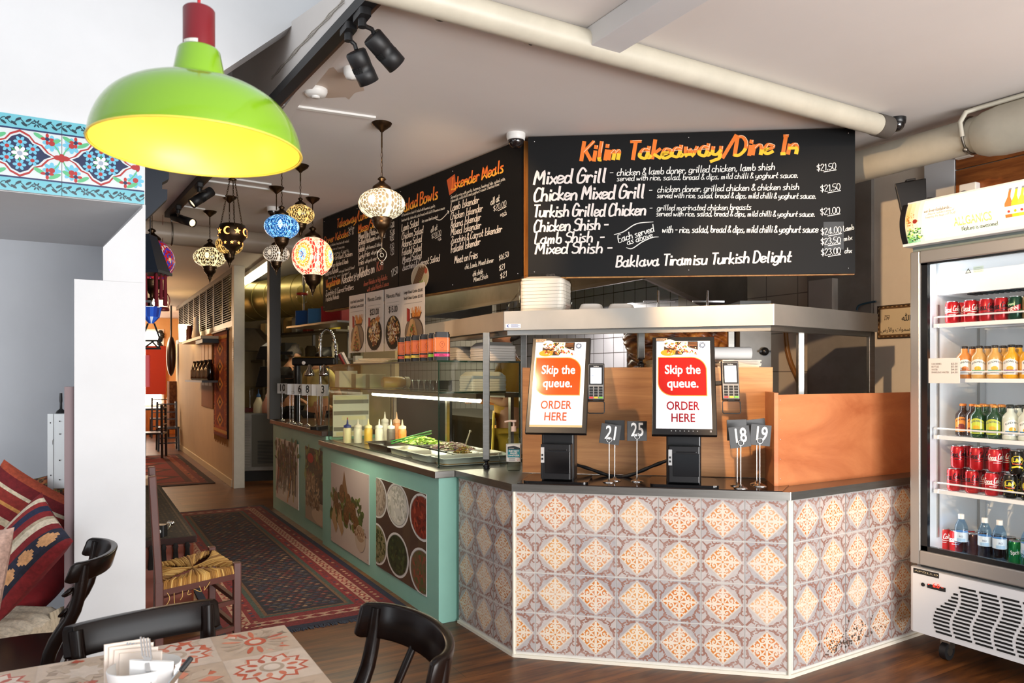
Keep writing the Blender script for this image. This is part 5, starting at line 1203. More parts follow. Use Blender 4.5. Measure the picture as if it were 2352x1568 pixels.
def lantern(px, py, d, R, sq, fn, label, e=1.6, m=70, seg=150, rod=.35):
    c = P(px, py, d); top = V((c.x, c.y, ZC)); h = R*sq
    t = thing('mosaic_lantern', label, 'lantern', tuple(top), 0, 'mosaic lanterns hanging from the ceiling')
    k = R/.13; b = MB()
    b.lathe([(.058, 0), (.05, -.014), (.03, -.03), (.014, -.042), (.008, -.05)], 20, top, flute=lambda a, j: 1+.08*math.sin(a*10) if j < 3 else 1); b.build('ceiling_canopy', BRONZE, t)
    ztop = c.z+h*.93+.075*k; zr = ZC-.05-(ZC-.05-ztop)*rod
    b = MB(); b.cyl((c.x, c.y, zr), (c.x, c.y, ZC-.045), .0045, n=8); b.build('rod', BRONZE, t)
    b = MB(); chain(b, (c.x, c.y, ztop-.002), (c.x, c.y, zr)); b.build('chain', BRONZE, t)
    b = MB(); b.lathe([(.006, 0), (.017, -.006), (.024, -.016), (.013, -.026), (.02, -.034), (.03, -.042), (.05, -.058), (.052, -.066), (.05, -.078), (.046, -.084)], 22, (0, 0, 0)); b2_ = MB()
    for i, v in enumerate(b.v): b.v[i] = V((v.x*k+c.x, v.y*k+c.y, v.z*k+ztop))
    b.build('top_cap', BRONZE, t)
    b = MB(); b.lathe([(max(1e-3, R*math.sin(PI*(.085+.83*j/m))), h*math.cos(PI*(.085+.83*j/m))) for j in range(m+1)], seg, c, colf=fn, cap0=False, cap1=False)
    b.build('glass_globe', globe_mat(e), t)
    zb = c.z-h*.93; b = MB()
    b.lathe([(.048, .012), (.056, .006), (.058, -.006), (.05, -.016), (.052, -.022), (.045, -.045), (.03, -.062), (.024, -.066), (.022, -.078), (.012, -.09), (.014, -.098), (.008, -.108), (.004, -.125), (.002, -.135)], 22)
    for i, v in enumerate(b.v): b.v[i] = V((v.x*k+c.x, v.y*k+c.y, v.z*k+zb))
    b.build('bottom_cup', BRONZE, t)
    return t, c, zb-.135*k
W1 = ['#efe2c4', '#f3ead0', '#e6d6b4', '#d8c7a2']
t, c, zf = lantern(877, 469, 4.2, .132, .66, mosaic(W1, ['#fff6e0', '#7d7260', '#6b604c', '#7a6f5a', '#756a56'], 4, 1.7), 'largest cream mosaic lantern, hanging nearest the menu boards', 1.5)
b = MB(); q = V((c.x, c.y, zf))
b.cyl(q, q-UP*.03, .0012, n=5)
for s_ in (-1, 1): b.tube(catmull([tuple(q-UP*.03), tuple(q-UP*.05+RGT*.022*s_), tuple(q-UP*.075+RGT*.026*s_), tuple(q-UP*.1+RGT*.012*s_), tuple(q-UP*.105)], 4), .0022, 6)
b.torus(q-UP*.07, .011, .002, 14, 5, Matrix.Rotation(PI/2, 3, 'X')); b.torus(q-UP*.118, .007, .0018, 12, 5, Matrix.Rotation(PI/2, 3, 'X'))
b.build('filigree_pendant', M('silver_filigree', '#b3aca0', rough=.3, metal=.9), t)
lantern(718, 590, 5.97, .163, 1.0, mosaic(['#f0d5b4', '#efdcc4', '#e8c29a'], ['#2f68b0', '#8cc7e6', '#f0c24a', '#e89a38', '#e8d9a0', '#d24030', '#c03028'], 4, 2.2, specks=['#c8382c', '#d98a4a', '#b04a38']), 'round red and white mosaic globe lantern with blue centred medallions', 1.7, m=90)
lantern(690, 493, 5.04, .094, .72, mosaic(['#e8c277', '#f0d290', '#d9a952'], [None, '#3a2a16', '#352510', '#3a2a16', '#4a3418'], 5, 1.5, specks=['#a8772e']), 'amber mosaic lantern partly behind the blue one', 1.6)
lantern(647, 521, 4.6, .106, .72, mosaic(['#4f9fd6', '#7cc0e6', '#2f77b8', '#9ad2ee'], ['#bfe4f5', '#0f3a7c', '#123c78', '#184a8a', '#0f3468'], 5, 1.6, specks=['#1d4f96', '#c6e6f4']), 'blue mosaic lantern hanging beside the amber one', 1.5)
lantern(635, 583, 5.63, .097, .68, mosaic(['#e6d9c6', '#efe6d6', '#d6c6b0'], ['#cfc0aa', '#3a2a1c', '#3e3024', '#4a3a2c', '#5a4a38'], 4, 1.6), 'small white mosaic lantern below the blue one', .9)
lantern(527, 562, 5.93, .105, .78, mosaic(['#e9b85c', '#f0cc80', '#d39a40'], [None, '#3a2410', '#3a2410', '#3a2410'], 5, 1.5), 'amber mosaic lantern half hidden behind the star pierced metal lamp', 1.3)
lantern(482, 591, 6.45, .135, .66, mosaic(['#f0dca6', '#f6e8c0', '#e4c683'], ['#fff2cc', '#2e2010', '#2a1d0e', '#2e2010', '#33240f'], 5, 1.5, petals=18), 'cream and black mosaic lantern leftmost of the ceiling group', 1.7)
# pierced moon and star lamp on three chains
c = P(534, 540, 4.3); t = thing('pierced_lamp', 'bronze lamp pierced with moons and stars, hanging on three chains', 'lantern', (c.x, c.y, ZC))
R_ = .079
b = MB(); b.lathe([(.05, 0), (.03, -.03), (.008, -.045)], 18, (c.x, c.y, ZC)); b.build('ceiling_canopy', BRONZE, t)
za = c.z+.36; b = MB(); chain(b, (c.x, c.y, za), (c.x, c.y, ZC-.04)); b.torus((c.x, c.y, za-.012), .014, .003, 16, 6, Matrix.Rotation(PI/2, 3, 'X')); b.lathe([(.003, .012), (.024, 0), (.022, -.006)], 16, (c.x, c.y, za-.035)); b.build('hanging_ring', BRONZE, t)
for k in range(3):
    a = 2*PI*k/3+.5; b = MB(); chain(b, (c.x+R_*.9*math.cos(a), c.y+R_*.9*math.sin(a), c.z+.05), (c.x+.015*math.cos(a), c.y+.015*math.sin(a), za-.035), .018, .006); b.build('chain', BRONZE, t)
b = MB(); prof = [(.062, .062), (.07, .058), (.078, .03), (.08, .005), (.074, -.018), (.06, -.034), (.058, -.04), (.055, -.06), (.035, -.08), (.02, -.09), (.018, -.1), (.008, -.115), (.004, -.13)]
b.lathe(prof, 28, c); bd = b.build('pierced_body', BRONZE, t)
GLOW = M('lamp_lit_opening', '#ffb060', rough=.5, emit=3, ecol='#ff9c48')
m_ = MB()
def surf(a, z):
    for (r0, z0), (r1, z1) in zip(prof, prof[1:]):
        if z1 <= z <= z0: r = r0+(r1-r0)*(z-z0)/(z1-z0 or 1); break
    else: r = .05
    return lambda x, y, h: V((c.x+(r+.0012+h)*math.cos(a+x/r), c.y+(r+.0012+h)*math.sin(a+x/r), c.z+z+y))
for k in range(9):
    a = 2*PI*k/9
    cv = Cv(m_, fn=surf(a, .014), eps=.0002)
    if k % 2: cv.poly([(.02*(1 if i % 2 == 0 else .42)*math.sin(PI*i/5), .02*(1 if i % 2 == 0 else .42)*math.cos(PI*i/5)) for i in range(10)], '#ffb060')
    else:
        q = [((.022*math.sin(v), .022*math.cos(v)), (.017*math.sin(v)-.006, .017*math.cos(v))) for v in [PI*(-.65+1.3*i/14)+PI/2+PI for i in range(15)]]
        for (o0, i0), (o1, i1) in zip(q, q[1:]): cv.poly([o0, o1, (i1[0]+.012, i1[1]), (i0[0]+.012, i0[1])], '#ffb060')
    cv = Cv(m_, fn=surf(a+.3, -.05), eps=.0002); cv.poly([(.011*(1 if i % 2 == 0 else .42)*math.sin(PI*i/5), .011*(1 if i % 2 == 0 else .42)*math.cos(PI*i/5)) for i in range(10)], '#ffb060')
m_.build('lit_cutouts', GLOW, bd, fix=False)
# ---- green pendant in the foreground
c = P(457, 345, 1.5); t = thing('pendant_lamp', 'bright green enamel pendant lamp with yellow inside and red top, hanging in front', 'lamp', (c.x, c.y, 3.02))
k = 1.0; pr = [(.2, 0), (.199, .012), (.194, .035), (.182, .064), (.162, .091), (.132, .113), (.095, .129), (.062, .137), (.052, .14)]
pr = catmull(pr, 4)
b = MB(); b.lathe(pr, 72, c, cap0=False, cap1=False); b.lathe([(.052, .1402), (.05, .15), (.0405, .2), (.037, .2045), (.028, .206)], 48, c, cap0=False); b.build('shade', M('lime_enamel', '#7aa81b', rough=.16, coat=.5), t)
b = MB(); b.lathe([(max(r-.0035, .01), z+.001) for r, z in pr], 72, c, cap0=False, cap1=False); b.torus(c, .2, .0022, 72, 6); b.build('shade_lining', M('yellow_enamel', '#f2d352', rough=.35, emit=.04, ecol='#f8c81e'), t)  # lining enamel given a faint glow of its own besides the bulb
b = MB(); b.lathe([(.0305, .2), (.0305, .283), (.028, .286), (.006, .287)], 36, c); b.build('lamp_holder', M('red_enamel', '#74101a', rough=.35), t)
b = MB(); b.cyl(c+UP*.28, (c.x, c.y, 3.0), .0032, n=10); b.build('cord', M('red_cord', '#b81e28', rough=.5), t)
b = MB(); cv = Cv(b, fn=lambda x, y, h: V((c.x+(.031+h)*math.cos(x/.031-2.15), c.y+(.031+h)*math.sin(x/.031-2.15), c.z+y))); cv.rect(-.02, .204, .012, .214, '#d9d4cf'); b.build('paper_tag', PAINT, t, fix=False)
b = MB(); b.ball(c+UP*.098, .026, 18, 12); b.cyl(c+UP*.1, c+UP*.16, .015); b.build('bulb', M('warm_bulb', '#fff2d0', emit=25, ecol='#ffe0a0'), t)
lamp('pendant_bulb_light', 'POINT', c+UP*.03, 0.75, (1, .93, .72), shadow_soft_size=.03)
# ---- black light track and spotlights
a = V((1.02, 1.2, 2.875)); e = V((.665, 7.11, 2.872)); tk = lambda y: a.lerp(e, (y-a.y)/(e.y-a.y))
t = thing('light_track', 'long black lighting track running along the ceiling edge', 'light track', (.9, 3.5, 2.9))
b = MB(); b.bar(a, e, .05, .044); b.build('track_rail', BLACKM, t); b = MB(); b.bar(a+V((.034, 0, .006)), e+V((.034, 0, .006)), .03, .03); b.build('track_cover', M('brown_track', '#5b4030', rough=.5), t)
def spot(px0, py0, px1, py1, d0, d1, r, label, y, lit=0, tgt=None):
    p, q = P(px0, py0, d0), P(px1, py1, d1); z = (q-p).normalized(); L_ = (q-p).length
    R3 = z.to_track_quat('Z', 'Y').to_matrix(); t = thing('track_spotlight', label, 'spotlight', tuple(tk(y)), 0, 'black spotlights on the ceiling track')
    b = MB(); b.lathe([(r*.9, 0), (r, .006), (r, L_*.42), (r*.97, L_*.43), (r*.97, L_*.62), (r, L_*.63), (r, L_), (r*.86, L_), (r*.82, L_-.012)], 28, p, R3, cap1=False); b.build('lamp_head', BLACKM, t)
    b = MB(); b.lathe([(r*.84, L_-.013), (.001, L_-.0135)], 24, p, R3, False, False); b.build('lens', M('spot_lens_lit', '#ffe2b0', emit=lit or 2, ecol='#ffd9a0'), t)
    b = MB()
    for i in range(5):
        for j in range(7):
            an = j*.28-.4
            R4 = R3 @ Matrix.Rotation(an-1.6, 3, 'Z'); o = p+R3 @ V((0, 0, L_*(.44+.033*i+.02))); b.box(o+R4 @ V((r*.985, 0, 0)), (.003, r*.2, L_*.022), R4)
    b.build('vent_grid', M('vent_black', '#040404', rough=.8), t)
    k_ = tk(y); m = p+z*(L_*.25)
    side = (k_-m).normalized(); b = MB(); b.tube([m+side*r*.9, m+side*(r+.015), V((k_.x, k_.y, k_.z-.07))], .009, 8); b.build('arm', BLACKM, t)
    b = MB(); b.rbox((k_.x-.022, k_.y-.05, k_.z-.05), (k_.x+.022, k_.y+.05, k_.z-.021), .01); b.cyl((k_.x, k_.y, k_.z-.08), (k_.x, k_.y, k_.z-.045), .016); b.build('track_adapter', BLACKM, t)
    return p, q, z
spot(816, 118, 848, 190, 2.95, 3.02, .042, 'lower left of the two big black spotlights near the front of the track', 2.86)
spot(853, 82, 912, 150, 2.9, 2.98, .042, 'upper right of the two big black spotlights near the front of the track', 2.72)
lamp('front_spot_beam', 'SPOT', (1.0, 1.32, 2.76), 300, (1, .67, .38), (4.2, 2.78, 1.5), spot_size=math.radians(44), spot_blend=.35, shadow_soft_size=.035)
lamp('third_spot_beam', 'SPOT', P(918, 158, 3.0), 75, (1, .66, .36), (2.3, 3.35, 1.42), spot_size=math.radians(33), spot_blend=.4, shadow_soft_size=.03)
lamp('second_spot_beam', 'SPOT', P(853, 200, 3.04), 90, (1, .64, .33), (2.5, 4.9, 2.0), spot_size=math.radians(58), spot_blend=.4, shadow_soft_size=.035)
spot(487, 438, 440, 468, 5.6, 5.5, .037, 'black spotlight tilted down left, third along the track', 5.75)
spot(398, 497, 443, 512, 6.4, 6.25, .036, 'farthest black spotlight on the track, its lit lens facing right', 6.6, lit=6)
# white cable covers on the ceiling
for k, (x0, y0, x1, y1, lab) in enumerate(((640, 240, 862, 271, 'white cable cover leading to the largest cream lantern'), (486, 404, 622, 424, 'white cable cover leading to the small white lantern'), (478, 416, 708, 448, 'longest white cable cover, leading to the red and white globe'), (450, 440, 522, 452, 'short white cable cover leading to the half hidden amber lantern'), (415, 473, 470, 481, 'white cable cover leading to the leftmost cream lantern'))):
    p = PZ(x0, y0, ZC-.006); q = PZ(x1, y1, ZC-.006); b = MB(); b.bar(p, q, .03, .011); tag(b.build('cable_cover', WHITEP), lab, 'cable cover', 'white cable covers on the ceiling')
# clipped wires on the fascia
b = MB(); ws = [(790, 0, 0), (745, 48, .0), (690, 105, .0), (645, 155, .0), (617, 187, 0)]
pts = [PX(px, py, .926) for px, py, _ in ws]
for o in (-.006, .0, .007): b.tube([tuple(p+UP*(o+.004*math.sin(i*2+o*300))) for i, p in enumerate([pts[j].lerp(pts[j+1], f/4) for j in range(4) for f in range(4)])], .0022, 5)
tag(b.build('wire_bundle', M('grey_wire', '#bdb6ad', rough=.5)), 'thin clipped wires running along the grey ceiling edge above the track', 'wires')
# sensors and cameras
def dome_cam(px, py, z, r, label, body, dome, base=True, yoff=0):
    c = PZ(px, py, z); t = thing('dome_camera', label, 'camera', (c.x, c.y, ZC), 0, 'dome cameras on the ceiling')
    b = MB(); b.lathe([(r*1.12, 0), (r*1.12, -r*.35), (r*1.05, -r*.75), (r*.98, -r*.8)], 24, (c.x, c.y, ZC)); b.build('camera_base', body, t)
    b = MB(); b.lathe([(r*.95*math.cos(a), -r*.8-r*.95*math.sin(a)) for a in [PI/2*i/8*.99 for i in range(9)]], 24, (c.x, c.y, ZC)); b.build('camera_dome', dome, t)
DOMEB = M('dark_dome', '#191516', rough=.06, spec=.8)
dome_cam(1012, 12, 2.89, .04, 'dark dome camera beside the ceiling pipe near the top of the picture', M('dome_grey', '#c9c2ba', rough=.5), DOMEB)
dome_cam(1185, 307, 2.9, .05, 'white dome camera at the corner where the two menu boards meet', WHITEP, DOMEB)
dome_cam(2060, 276, 2.89, .042, 'small black dome camera by the right end of the ceiling pipe', BLACKP, DOMEB)
dome_cam(627, 476, 2.9, .045, 'white dome camera among the lanterns near the white cable covers', WHITEP, DOMEB)
c = PZ(975, 5, 2.895); b = MB(); b.X = Matrix.Translation((c.x, c.y, ZC)) @ Matrix.Rotation(0, 4, 'Z'); b.b2((-.1, -.06, -.028), (.1, .06, -.0005)); tag(b.build('cover_plate', M('cream_box', '#d6cbbd', rough=.5), bevel=.004), 'flat cream junction box on the ceiling left of the dark dome camera', 'junction box')
c = PZ(1216, 84, 2.895); t = thing('motion_sensor', 'small cream sensor on the ceiling just below the pipe', 'sensor', (c.x, c.y, ZC))
b = MB(); b.lathe([(.034, 0), (.033, -.016), (.026, -.028), (.016, -.03)], 22, (c.x, c.y, ZC)); b.build('sensor_body', M('cream_box'), t); b = MB(); b.ball((c.x+.004, c.y-.006, ZC-.029), .014, 12, 8); b.build('sensor_eye', BLACKP, t)
c = PZ(725, 207, 2.895); t = thing('smoke_detector', 'round white smoke detector beside the black track', 'smoke detector', (c.x, c.y, ZC))
b = MB(); b.lathe([(.058, 0), (.058, -.012), (.05, -.03), (.03, -.036), (.001, -.037)], 30, (c.x, c.y, ZC)); b.build('detector_body', WHITEP, t); b = MB(); b.lathe([(.02, -.034), (.02, -.043), (.001, -.044)], 18, (c.x, c.y, ZC)); b.build('test_button', WHITEP, t)
c = PZ(808, 160, 2.895); b = MB(); b.lathe([(.038, 0), (.037, -.025), (.028, -.045), (.001, -.05)], 24, (c.x, c.y, ZC)); tag(b.build('white_sensor', WHITEP), 'white domed sensor half hidden behind the front spotlights', 'sensor')
# patch of bare plaster beside the detector
b = MB(); cc = PZ(775, 195, ZC); rnd = random.Random(9); cv = Cv(b, (cc.x, cc.y, ZC-.0012), (1, 0, 0), (0, -1, 0), eps=.0002)
cv.poly([((.14+rnd.uniform(-.035, .035))*math.cos(a)*1.0, (.2+rnd.uniform(-.05, .05))*math.sin(a)) for a in [2*PI*i/26 for i in range(26)]], '#c7b5a6', 0)
b.build('trim_10', PAINT, None, fix=False, kind='structure')
# ================================================================ DRINKS FRIDGE
FX, FY0, FY1 = 3.82, 1.25, 2.335
FW = M('fridge_white', '#e6e8ea', rough=.35)
FIN = M('fridge_liner', '#eef2f5', rough=.4)
ALU = M('satin_aluminium', '#b4b2ae', rough=.38, metal=.75)
t = fr = thing('drinks_fridge', 'tall white glass door drinks fridge with a lit sign on top, right of the counter', 'fridge', ((FX+4.5)/2, (FY0+FY1)/2, 0))
XB = 4.52
def part(name, boxes, mat, parent=t, **kw):
    b = MB()
    for a, c in boxes: b.b2(a, c)
    return b.build(name, mat, parent, **kw)
part('cabinet', [((FX+.06, FY1-.05, .46), (XB, FY1, 2.16)), ((FX+.06, FY0, .46), (XB, FY0+.05, 2.16)), ((XB-.05, FY0+.05, .46), (XB, FY1-.05, 2.16)), ((FX+.06, FY0+.05, 2.1), (XB-.05, FY1-.05, 2.16)), ((FX+.06, FY0+.05, .46), (XB-.05, FY1-.05, .52))], FIN)
part('cooling_cover', [((FX+.16, FY0+.051, 1.9), (XB-.051, FY1-.051, 2.099))], FIN)
b = MB()
for k in range(30): b.b2((FX+.2, FY1-.2-k*.026, 1.893), (FX+.28, FY1-.188-k*.026, 1.899))
b.build('cooling_vent', BLACKM, t)
b = MB(); cv = Cv(b, (FX+.1595, FY1-.2, 2.0), (0, -1, 0), UP); cv.poly([(0, 0), (.03, 0), (.015, .026)], '#3c3c3c', 1); cv.poly([(.005, .003), (.025, .003), (.015, .0205)], '#e8ecd8', 2); cv.rect(.04, 0, .09, .03, '#e4ecd8', 1)
for k in range(3): cv.rect(.043, .004+k*.009, .085, .0055+k*.009, '#9aa59a', 2)
b.build('warning_sticker', PRINT_GLOSS, t, fix=False)
# door: frame, dark gasket, pane
zd0, zd1 = .475, 2.125
y0, y1 = FY0, FY1
fw = .052
dr = part('door', [((FX, y1-fw, zd0), (FX+.04, y1, zd1)), ((FX, y0, zd0), (FX+.04, y0+fw, zd1)), ((FX, y0+fw, zd0), (FX+.04, y1-fw, zd0+.075)), ((FX, y0+fw, zd1-.065), (FX+.04, y1-fw, zd1))], ALU, bevel=.006)
part('door_gasket', [((FX+.012, y1-fw-.035, zd0+.075), (FX+.036, y1-fw, zd1-.065)), ((FX+.012, y0+fw, zd1-.075), (FX+.036, y1-fw, zd1-.065)), ((FX+.012, y0+fw, zd0+.075), (FX+.036, y1-fw, zd0+.1))], M('black_gasket', '#15171a', rough=.25), dr)
part('door_pane', [((FX+.02, y0+fw, zd0+.1), (FX+.026, y1-fw-.035, zd1-.075))], glass('fridge_glass', (.97, .985, .99), ior=1.35), dr)
# price notice stuck on the glass
a = PX(2133, 823, FX+.019); c = PX(2205, 880, FX+.019)
b = MB(); b.b2((FX+.0175, c.y, c.z), (FX+.0195, a.y, a.z)); nt_ = b.build('price_notice', M('notice_grey', '#dcdad8', rough=.5), dr)
b = MB(); cv = Cv(b, (FX+.0172, a.y, c.z), (0, -1, 0), UP, eps=.0002); w, h = a.y-c.y, a.z-c.z
for k, (l_, p_) in enumerate((('CAN DRINKS', '$3.50'), ('BOTTLES', '$5.00'), ('WATER', '$4.00'), ('SPARKLING WATER', '$4.50'))):
    z = h*(.74-.115*k); cv.text(l_, w*.1, z, .0135, '#3c3a3a', 1, 'l', width=w*(.32, .24, .2, .56)[k]); cv.text(p_, w*.93, z, .0135, '#3c3a3a', 1, 'r', width=w*.2)
b.build('notice_lettering', PAINT, nt_, fix=False)
# lower panel
b = MB(); b.rbox((FX-.005, FY0, .118), (FX+.06, FY1, .455), .02); b.b2((FX+.06, FY0, .118), (XB, FY1, .455)); pn = b.build('lower_panel', FW, t)
b = MB(); b.b2((FX+.05, FY0+.03, .455), (FX+.06, FY1-.03, .475)); b.build('panel_gap', M('dark_gap', '#3a3c3c'), t)
def loc(px, py): p = PX(px, py, FX-.006); return FY1-p.y, p.z
b = MB(); cv = Cv(b, (FX-.0062, FY1, 0), (0, -1, 0), UP, eps=.0003)
x0, z1 = loc(2098, 1303); x1, z0 = loc(2155, 1318)
cv.rect(x0, z0-.022, x1+.004, z1, '#131313', 1); cv.text('APOLLO', x0+.006, z0-.012, .03, '#d9c9a0', 2, 'l', fnt='Noto Sans CJK Regular.woff2', bold=.0, width=x1-x0-.008)
b.build('maker_badge', PRINT_GLOSS, pn, fix=False, label='black badge lettered APOLLO')
x, z = loc(2120, 1342); b = MB(); b.cyl((FX-.008, FY1-x, z), (FX, FY1-x, z), .01); b.build('lock', BLACKM, pn)
x0, z1 = loc(2130, 1336); x1, z0 = loc(2172, 1362)
b = MB(); b.b2((FX-.009, FY1-x1, z0+.005), (FX-.004, FY1-x0, z1-.008)); th = b.build('thermostat', BLACKP, pn, bevel=.002)
b = MB(); cv = Cv(b, (FX-.0092, FY1-x0, z0+.005), (0, -1, 0), UP, eps=.0003); cv.text('6.0', (x1-x0)*.5, .012, .03, '#ff2a1c', 1, 'c', bold=.01); cv.rect(.006, .018, .012, .022, '#ff2a1c', 1); cv.rect((x1-x0)*.78, .018, (x1-x0)*.9, .021, '#a82a1c', 1)
b.build('red_digits', M('lit_red_digits', rough=.5, attr=True, emit=2.5), th, fix=False)
b = MB()
for col in range(9):
    for r in range(14):
        yy = .15+col*.098+.022*math.sin(r*.42+.4)-.012*r*.0; zz = .405-r*.0195
        if col == 0 and r < 7: yy += .012*(7-r)
        wv = .082-(.012*(7-r) if col == 0 and r < 7 else 0)
        if wv > .02: b.b2((FX-.0066, FY1-yy-wv, zz-.005), (FX-.0052, FY1-yy, zz+.005))
b.build('vent_slots', M('vent_black', '#040404', rough=.8), pn)
for k, (x, y) in enumerate(((FX+.06, FY1-.16), (FX+.06, FY0+.12), (XB-.1, FY1-.1), (XB-.1, FY0+.1))):
    b = MB(); b.cyl((x, y-.016, .045), (x, y+.016, .045), .045, n=20); w_ = b.build('castor', BLACKM, t)
    b = MB(); b.cyl((x, y-.019, .045), (x, y+.019, .045), .022); b.bar((x+.01, y, .06), (x+.01, y, .118), .05, .045); b.build('castor_bracket', STEEL_D, w_)
# lit sign on top
zc0, zc1 = 2.165, 2.372
def curve(f): return FX-.035-.035*math.sin(PI*min(max(f, 0), 1)*.9+.15)
N = 14; pf = [(curve(i/N), zc0+(zc1-zc0)*i/N) for i in range(N+1)]
def extr(ya, yb, dx=0):
    b = MB(); pts = [(x-dx, z) for x, z in pf]+[(FX+.12, zc1), (FX+.12, zc0)]; n = len(pts)
    vs = [(x, ya, z) for x, z in pts]+[(x, yb, z) for x, z in pts]
    b.add(vs, [list(range(n))[::-1], list(range(n, 2*n))]+[(i, (i+1) % n, n+(i+1) % n, n+i) for i in range(n)], False); return b
extr(FY0, FY1-.016).build('sign_box', FW, t)
extr(FY1-.0155, FY1+.012, .004).build('sign_end_cap', BLACKP, t)
part('sign_trim', [((FX-.05, FY0, 2.15), (FX+.1, FY1+.008, 2.164)), ((FX-.02, FY0, 2.373), (FX+.12, FY1, 2.385))], FW)
part('sign_gap', [((FX+.01, FY0+.01, 2.126), (FX+.1, FY1-.01, 2.149))], M('grey_green_seal', '#77827e', rough=.4))
SIGNM = M('lit_sign', rough=.3, attr=True, emit=.32)
b = MB(); ya = FY1-.018
cv = Cv(b, fn=lambda x, y, h: V((curve((y-zc0)/(zc1-zc0))-.001-h, ya-x, y)), eps=.0004)
WS = ya-FY0-.01; nx, nz = 48, 20
def mixc(a, c, f): return tuple(a[i]*(1-f)+c[i]*f for i in range(3))
for i in range(nx):
    for j in range(nz):
        x, f = (i+.5)/nx*WS, (j+.5)/nz
        c = lin('#fff4e6'); c = mixc(c, lin('#f0a030'), max(0, 1-x/.1)*.95*min(1, f*1.5+.1)); c = mixc(c, lin('#a8e8d8'), max(0, .35-f)/.35*.8)
        c = mixc(c, lin('#3f9a3a'), max(0, 1-x/.09)*max(0, .45-f)/.45*1.0); c = mixc(c, lin('#ffe6cc'), max(0, f-.7)*1.2)
        X0, X1 = i/nx*WS, (i+1)/nx*WS; Z0, Z1 = zc0+(zc1-zc0)*j/nz, zc0+(zc1-zc0)*(j+1)/nz; b.add([cv.p(x_, z_, 0) for x_, z_ in ((X0, Z0), (X1, Z0), (X1, Z1), (X0, Z1))], [(0, 1, 2, 3)], False, c)
def sl(px, py): p = PX(px, py, FX-.065); return ya-p.y, p.z
def stext(s, px0, py0, px1, cap, col, hand=True, bold=0):
    x0, z0 = sl(px0, py0); x1, _ = sl(px1, py0)
    if hand: cv.hand(s, x0, z0, cap, col, 2, .13, .1, width=x1-x0)
    else: cv.text(s, x0, z0, cap, col, 2, width=x1-x0, bold=bold)
stext("we love ladybirds...", 2123, 489, 2187, .017, '#55483c'); stext("...they're nature's way of", 2128, 495, 2193, .012, '#9a8c7c'); stext("keeping the bugs off fruit!", 2128, 502, 2197, .012, '#9a8c7c')
stext("ALLGANICS", 2191, 519, 2278, .058, '#dfe070', False, .01); stext("Nature is awesome!", 2207, 529, 2290, .019, '#4c4640')
stext("100 natural, organic ingredients, sparkling water beverages", 2140, 552, 2300, .008, '#7ab8a8')
r = random.Random(6)
for k in range(60): cv.circ(r.uniform(.005, .08), zc0+r.uniform(.01, .07), r.uniform(.002, .007), r.uniform(.002, .006), r.choice(['#2f7a34', '#6ab04a', '#1f5a2c', '#b8d060']), 1, n=7)
for k in range(50): cv.circ(.01+abs(r.gauss(0, .022)), zc0+.11+r.gauss(0, .02), r.uniform(.001, .004), r.uniform(.001, .004), r.choice(['#a8581c', '#7a3c14', '#c87a24']), 2, n=6)
cv.circ(.052, zc0+.105, .012, .011, '#8a2a18', 3); cv.line([(.035, zc0+.01), (.04, zc0+.09)], .004, '#c8a030', 2)
for k, (px, c1) in enumerate(((2318, '#e2763a'), (2333, '#f0d030'), (2348, '#bcd84a'), (2364, '#e89ab0'))):
    x, _ = sl(px, 500); zb = zc0+.045
    cv.poly([(x-.017, zb), (x+.017, zb), (x+.017, zb+.065), (x+.006, zb+.095), (x+.005, zb+.13), (x-.005, zb+.13), (x-.006, zb+.095), (x-.017, zb+.065)], c1, 2); cv.rect(x-.017, zb+.014, x+.017, zb+.05, '#f6efe4', 3); cv.circ(x, zb+.026, .006, .006, '#c03a2c' if k % 2 == 0 else '#e0b020', 4, n=10); cv.rect(x-.006, zb+.128, x+.006, zb+.137, '#7d848c', 3)
b.build('sign_print', SIGNM, t, fix=False)
# interior light, shelves
lamp('fridge_interior_light', 'AREA', (FX+.13, FY1-.075, 1.3), 1.3, (.95, .98, 1), (4.3, 1.6, 1.3), shape='RECTANGLE', size=.04, size_y=1.5)
lamp('fridge_top_light', 'AREA', (FX+.1, (FY0+FY1)/2, 2.07), .25, (.95, .98, 1), (4.2, (FY0+FY1)/2, 1.0), shape='RECTANGLE', size=.9, size_y=.05)
SH = [1.742, 1.452, 1.15, .862]
for zsh in SH:
    b = MB(); xa, xb = FX+.12, XB-.06; ya_, yb_ = FY0+.06, FY1-.06
    b.bar((xa, ya_, zsh-.008), (xa, yb_, zsh-.008), .014, .02); b.tube([(xa+.05, yb_, zsh-.004), (xa+.0, yb_, zsh+.0), (xa, yb_, zsh+.038), (xa, ya_, zsh+.038)], .0045, 6)
    n = 44
    for i in range(n): y = ya_+(yb_-ya_)*i/(n-1); b.bar((xa, y, zsh-.004), (xb, y, zsh-.004), .004, .004)
    for x in (xa+.12, xa+.3, xb-.02): b.bar((x, ya_, zsh-.009), (x, yb_, zsh-.009), .006, .006)
    b.build('wire_shelf', M('white_wire', '#f0f2f4', rough=.35), t)
b = MB()
for x in (FX+.16, XB-.14): b.b2((x, FY1-.056, .6), (x+.018, FY1-.05, 1.85))
b.b2((XB-.056, FY1-.3, .55), (XB-.05, FY1-.275, 1.85)); b.build('shelf_rail', ALU, t)
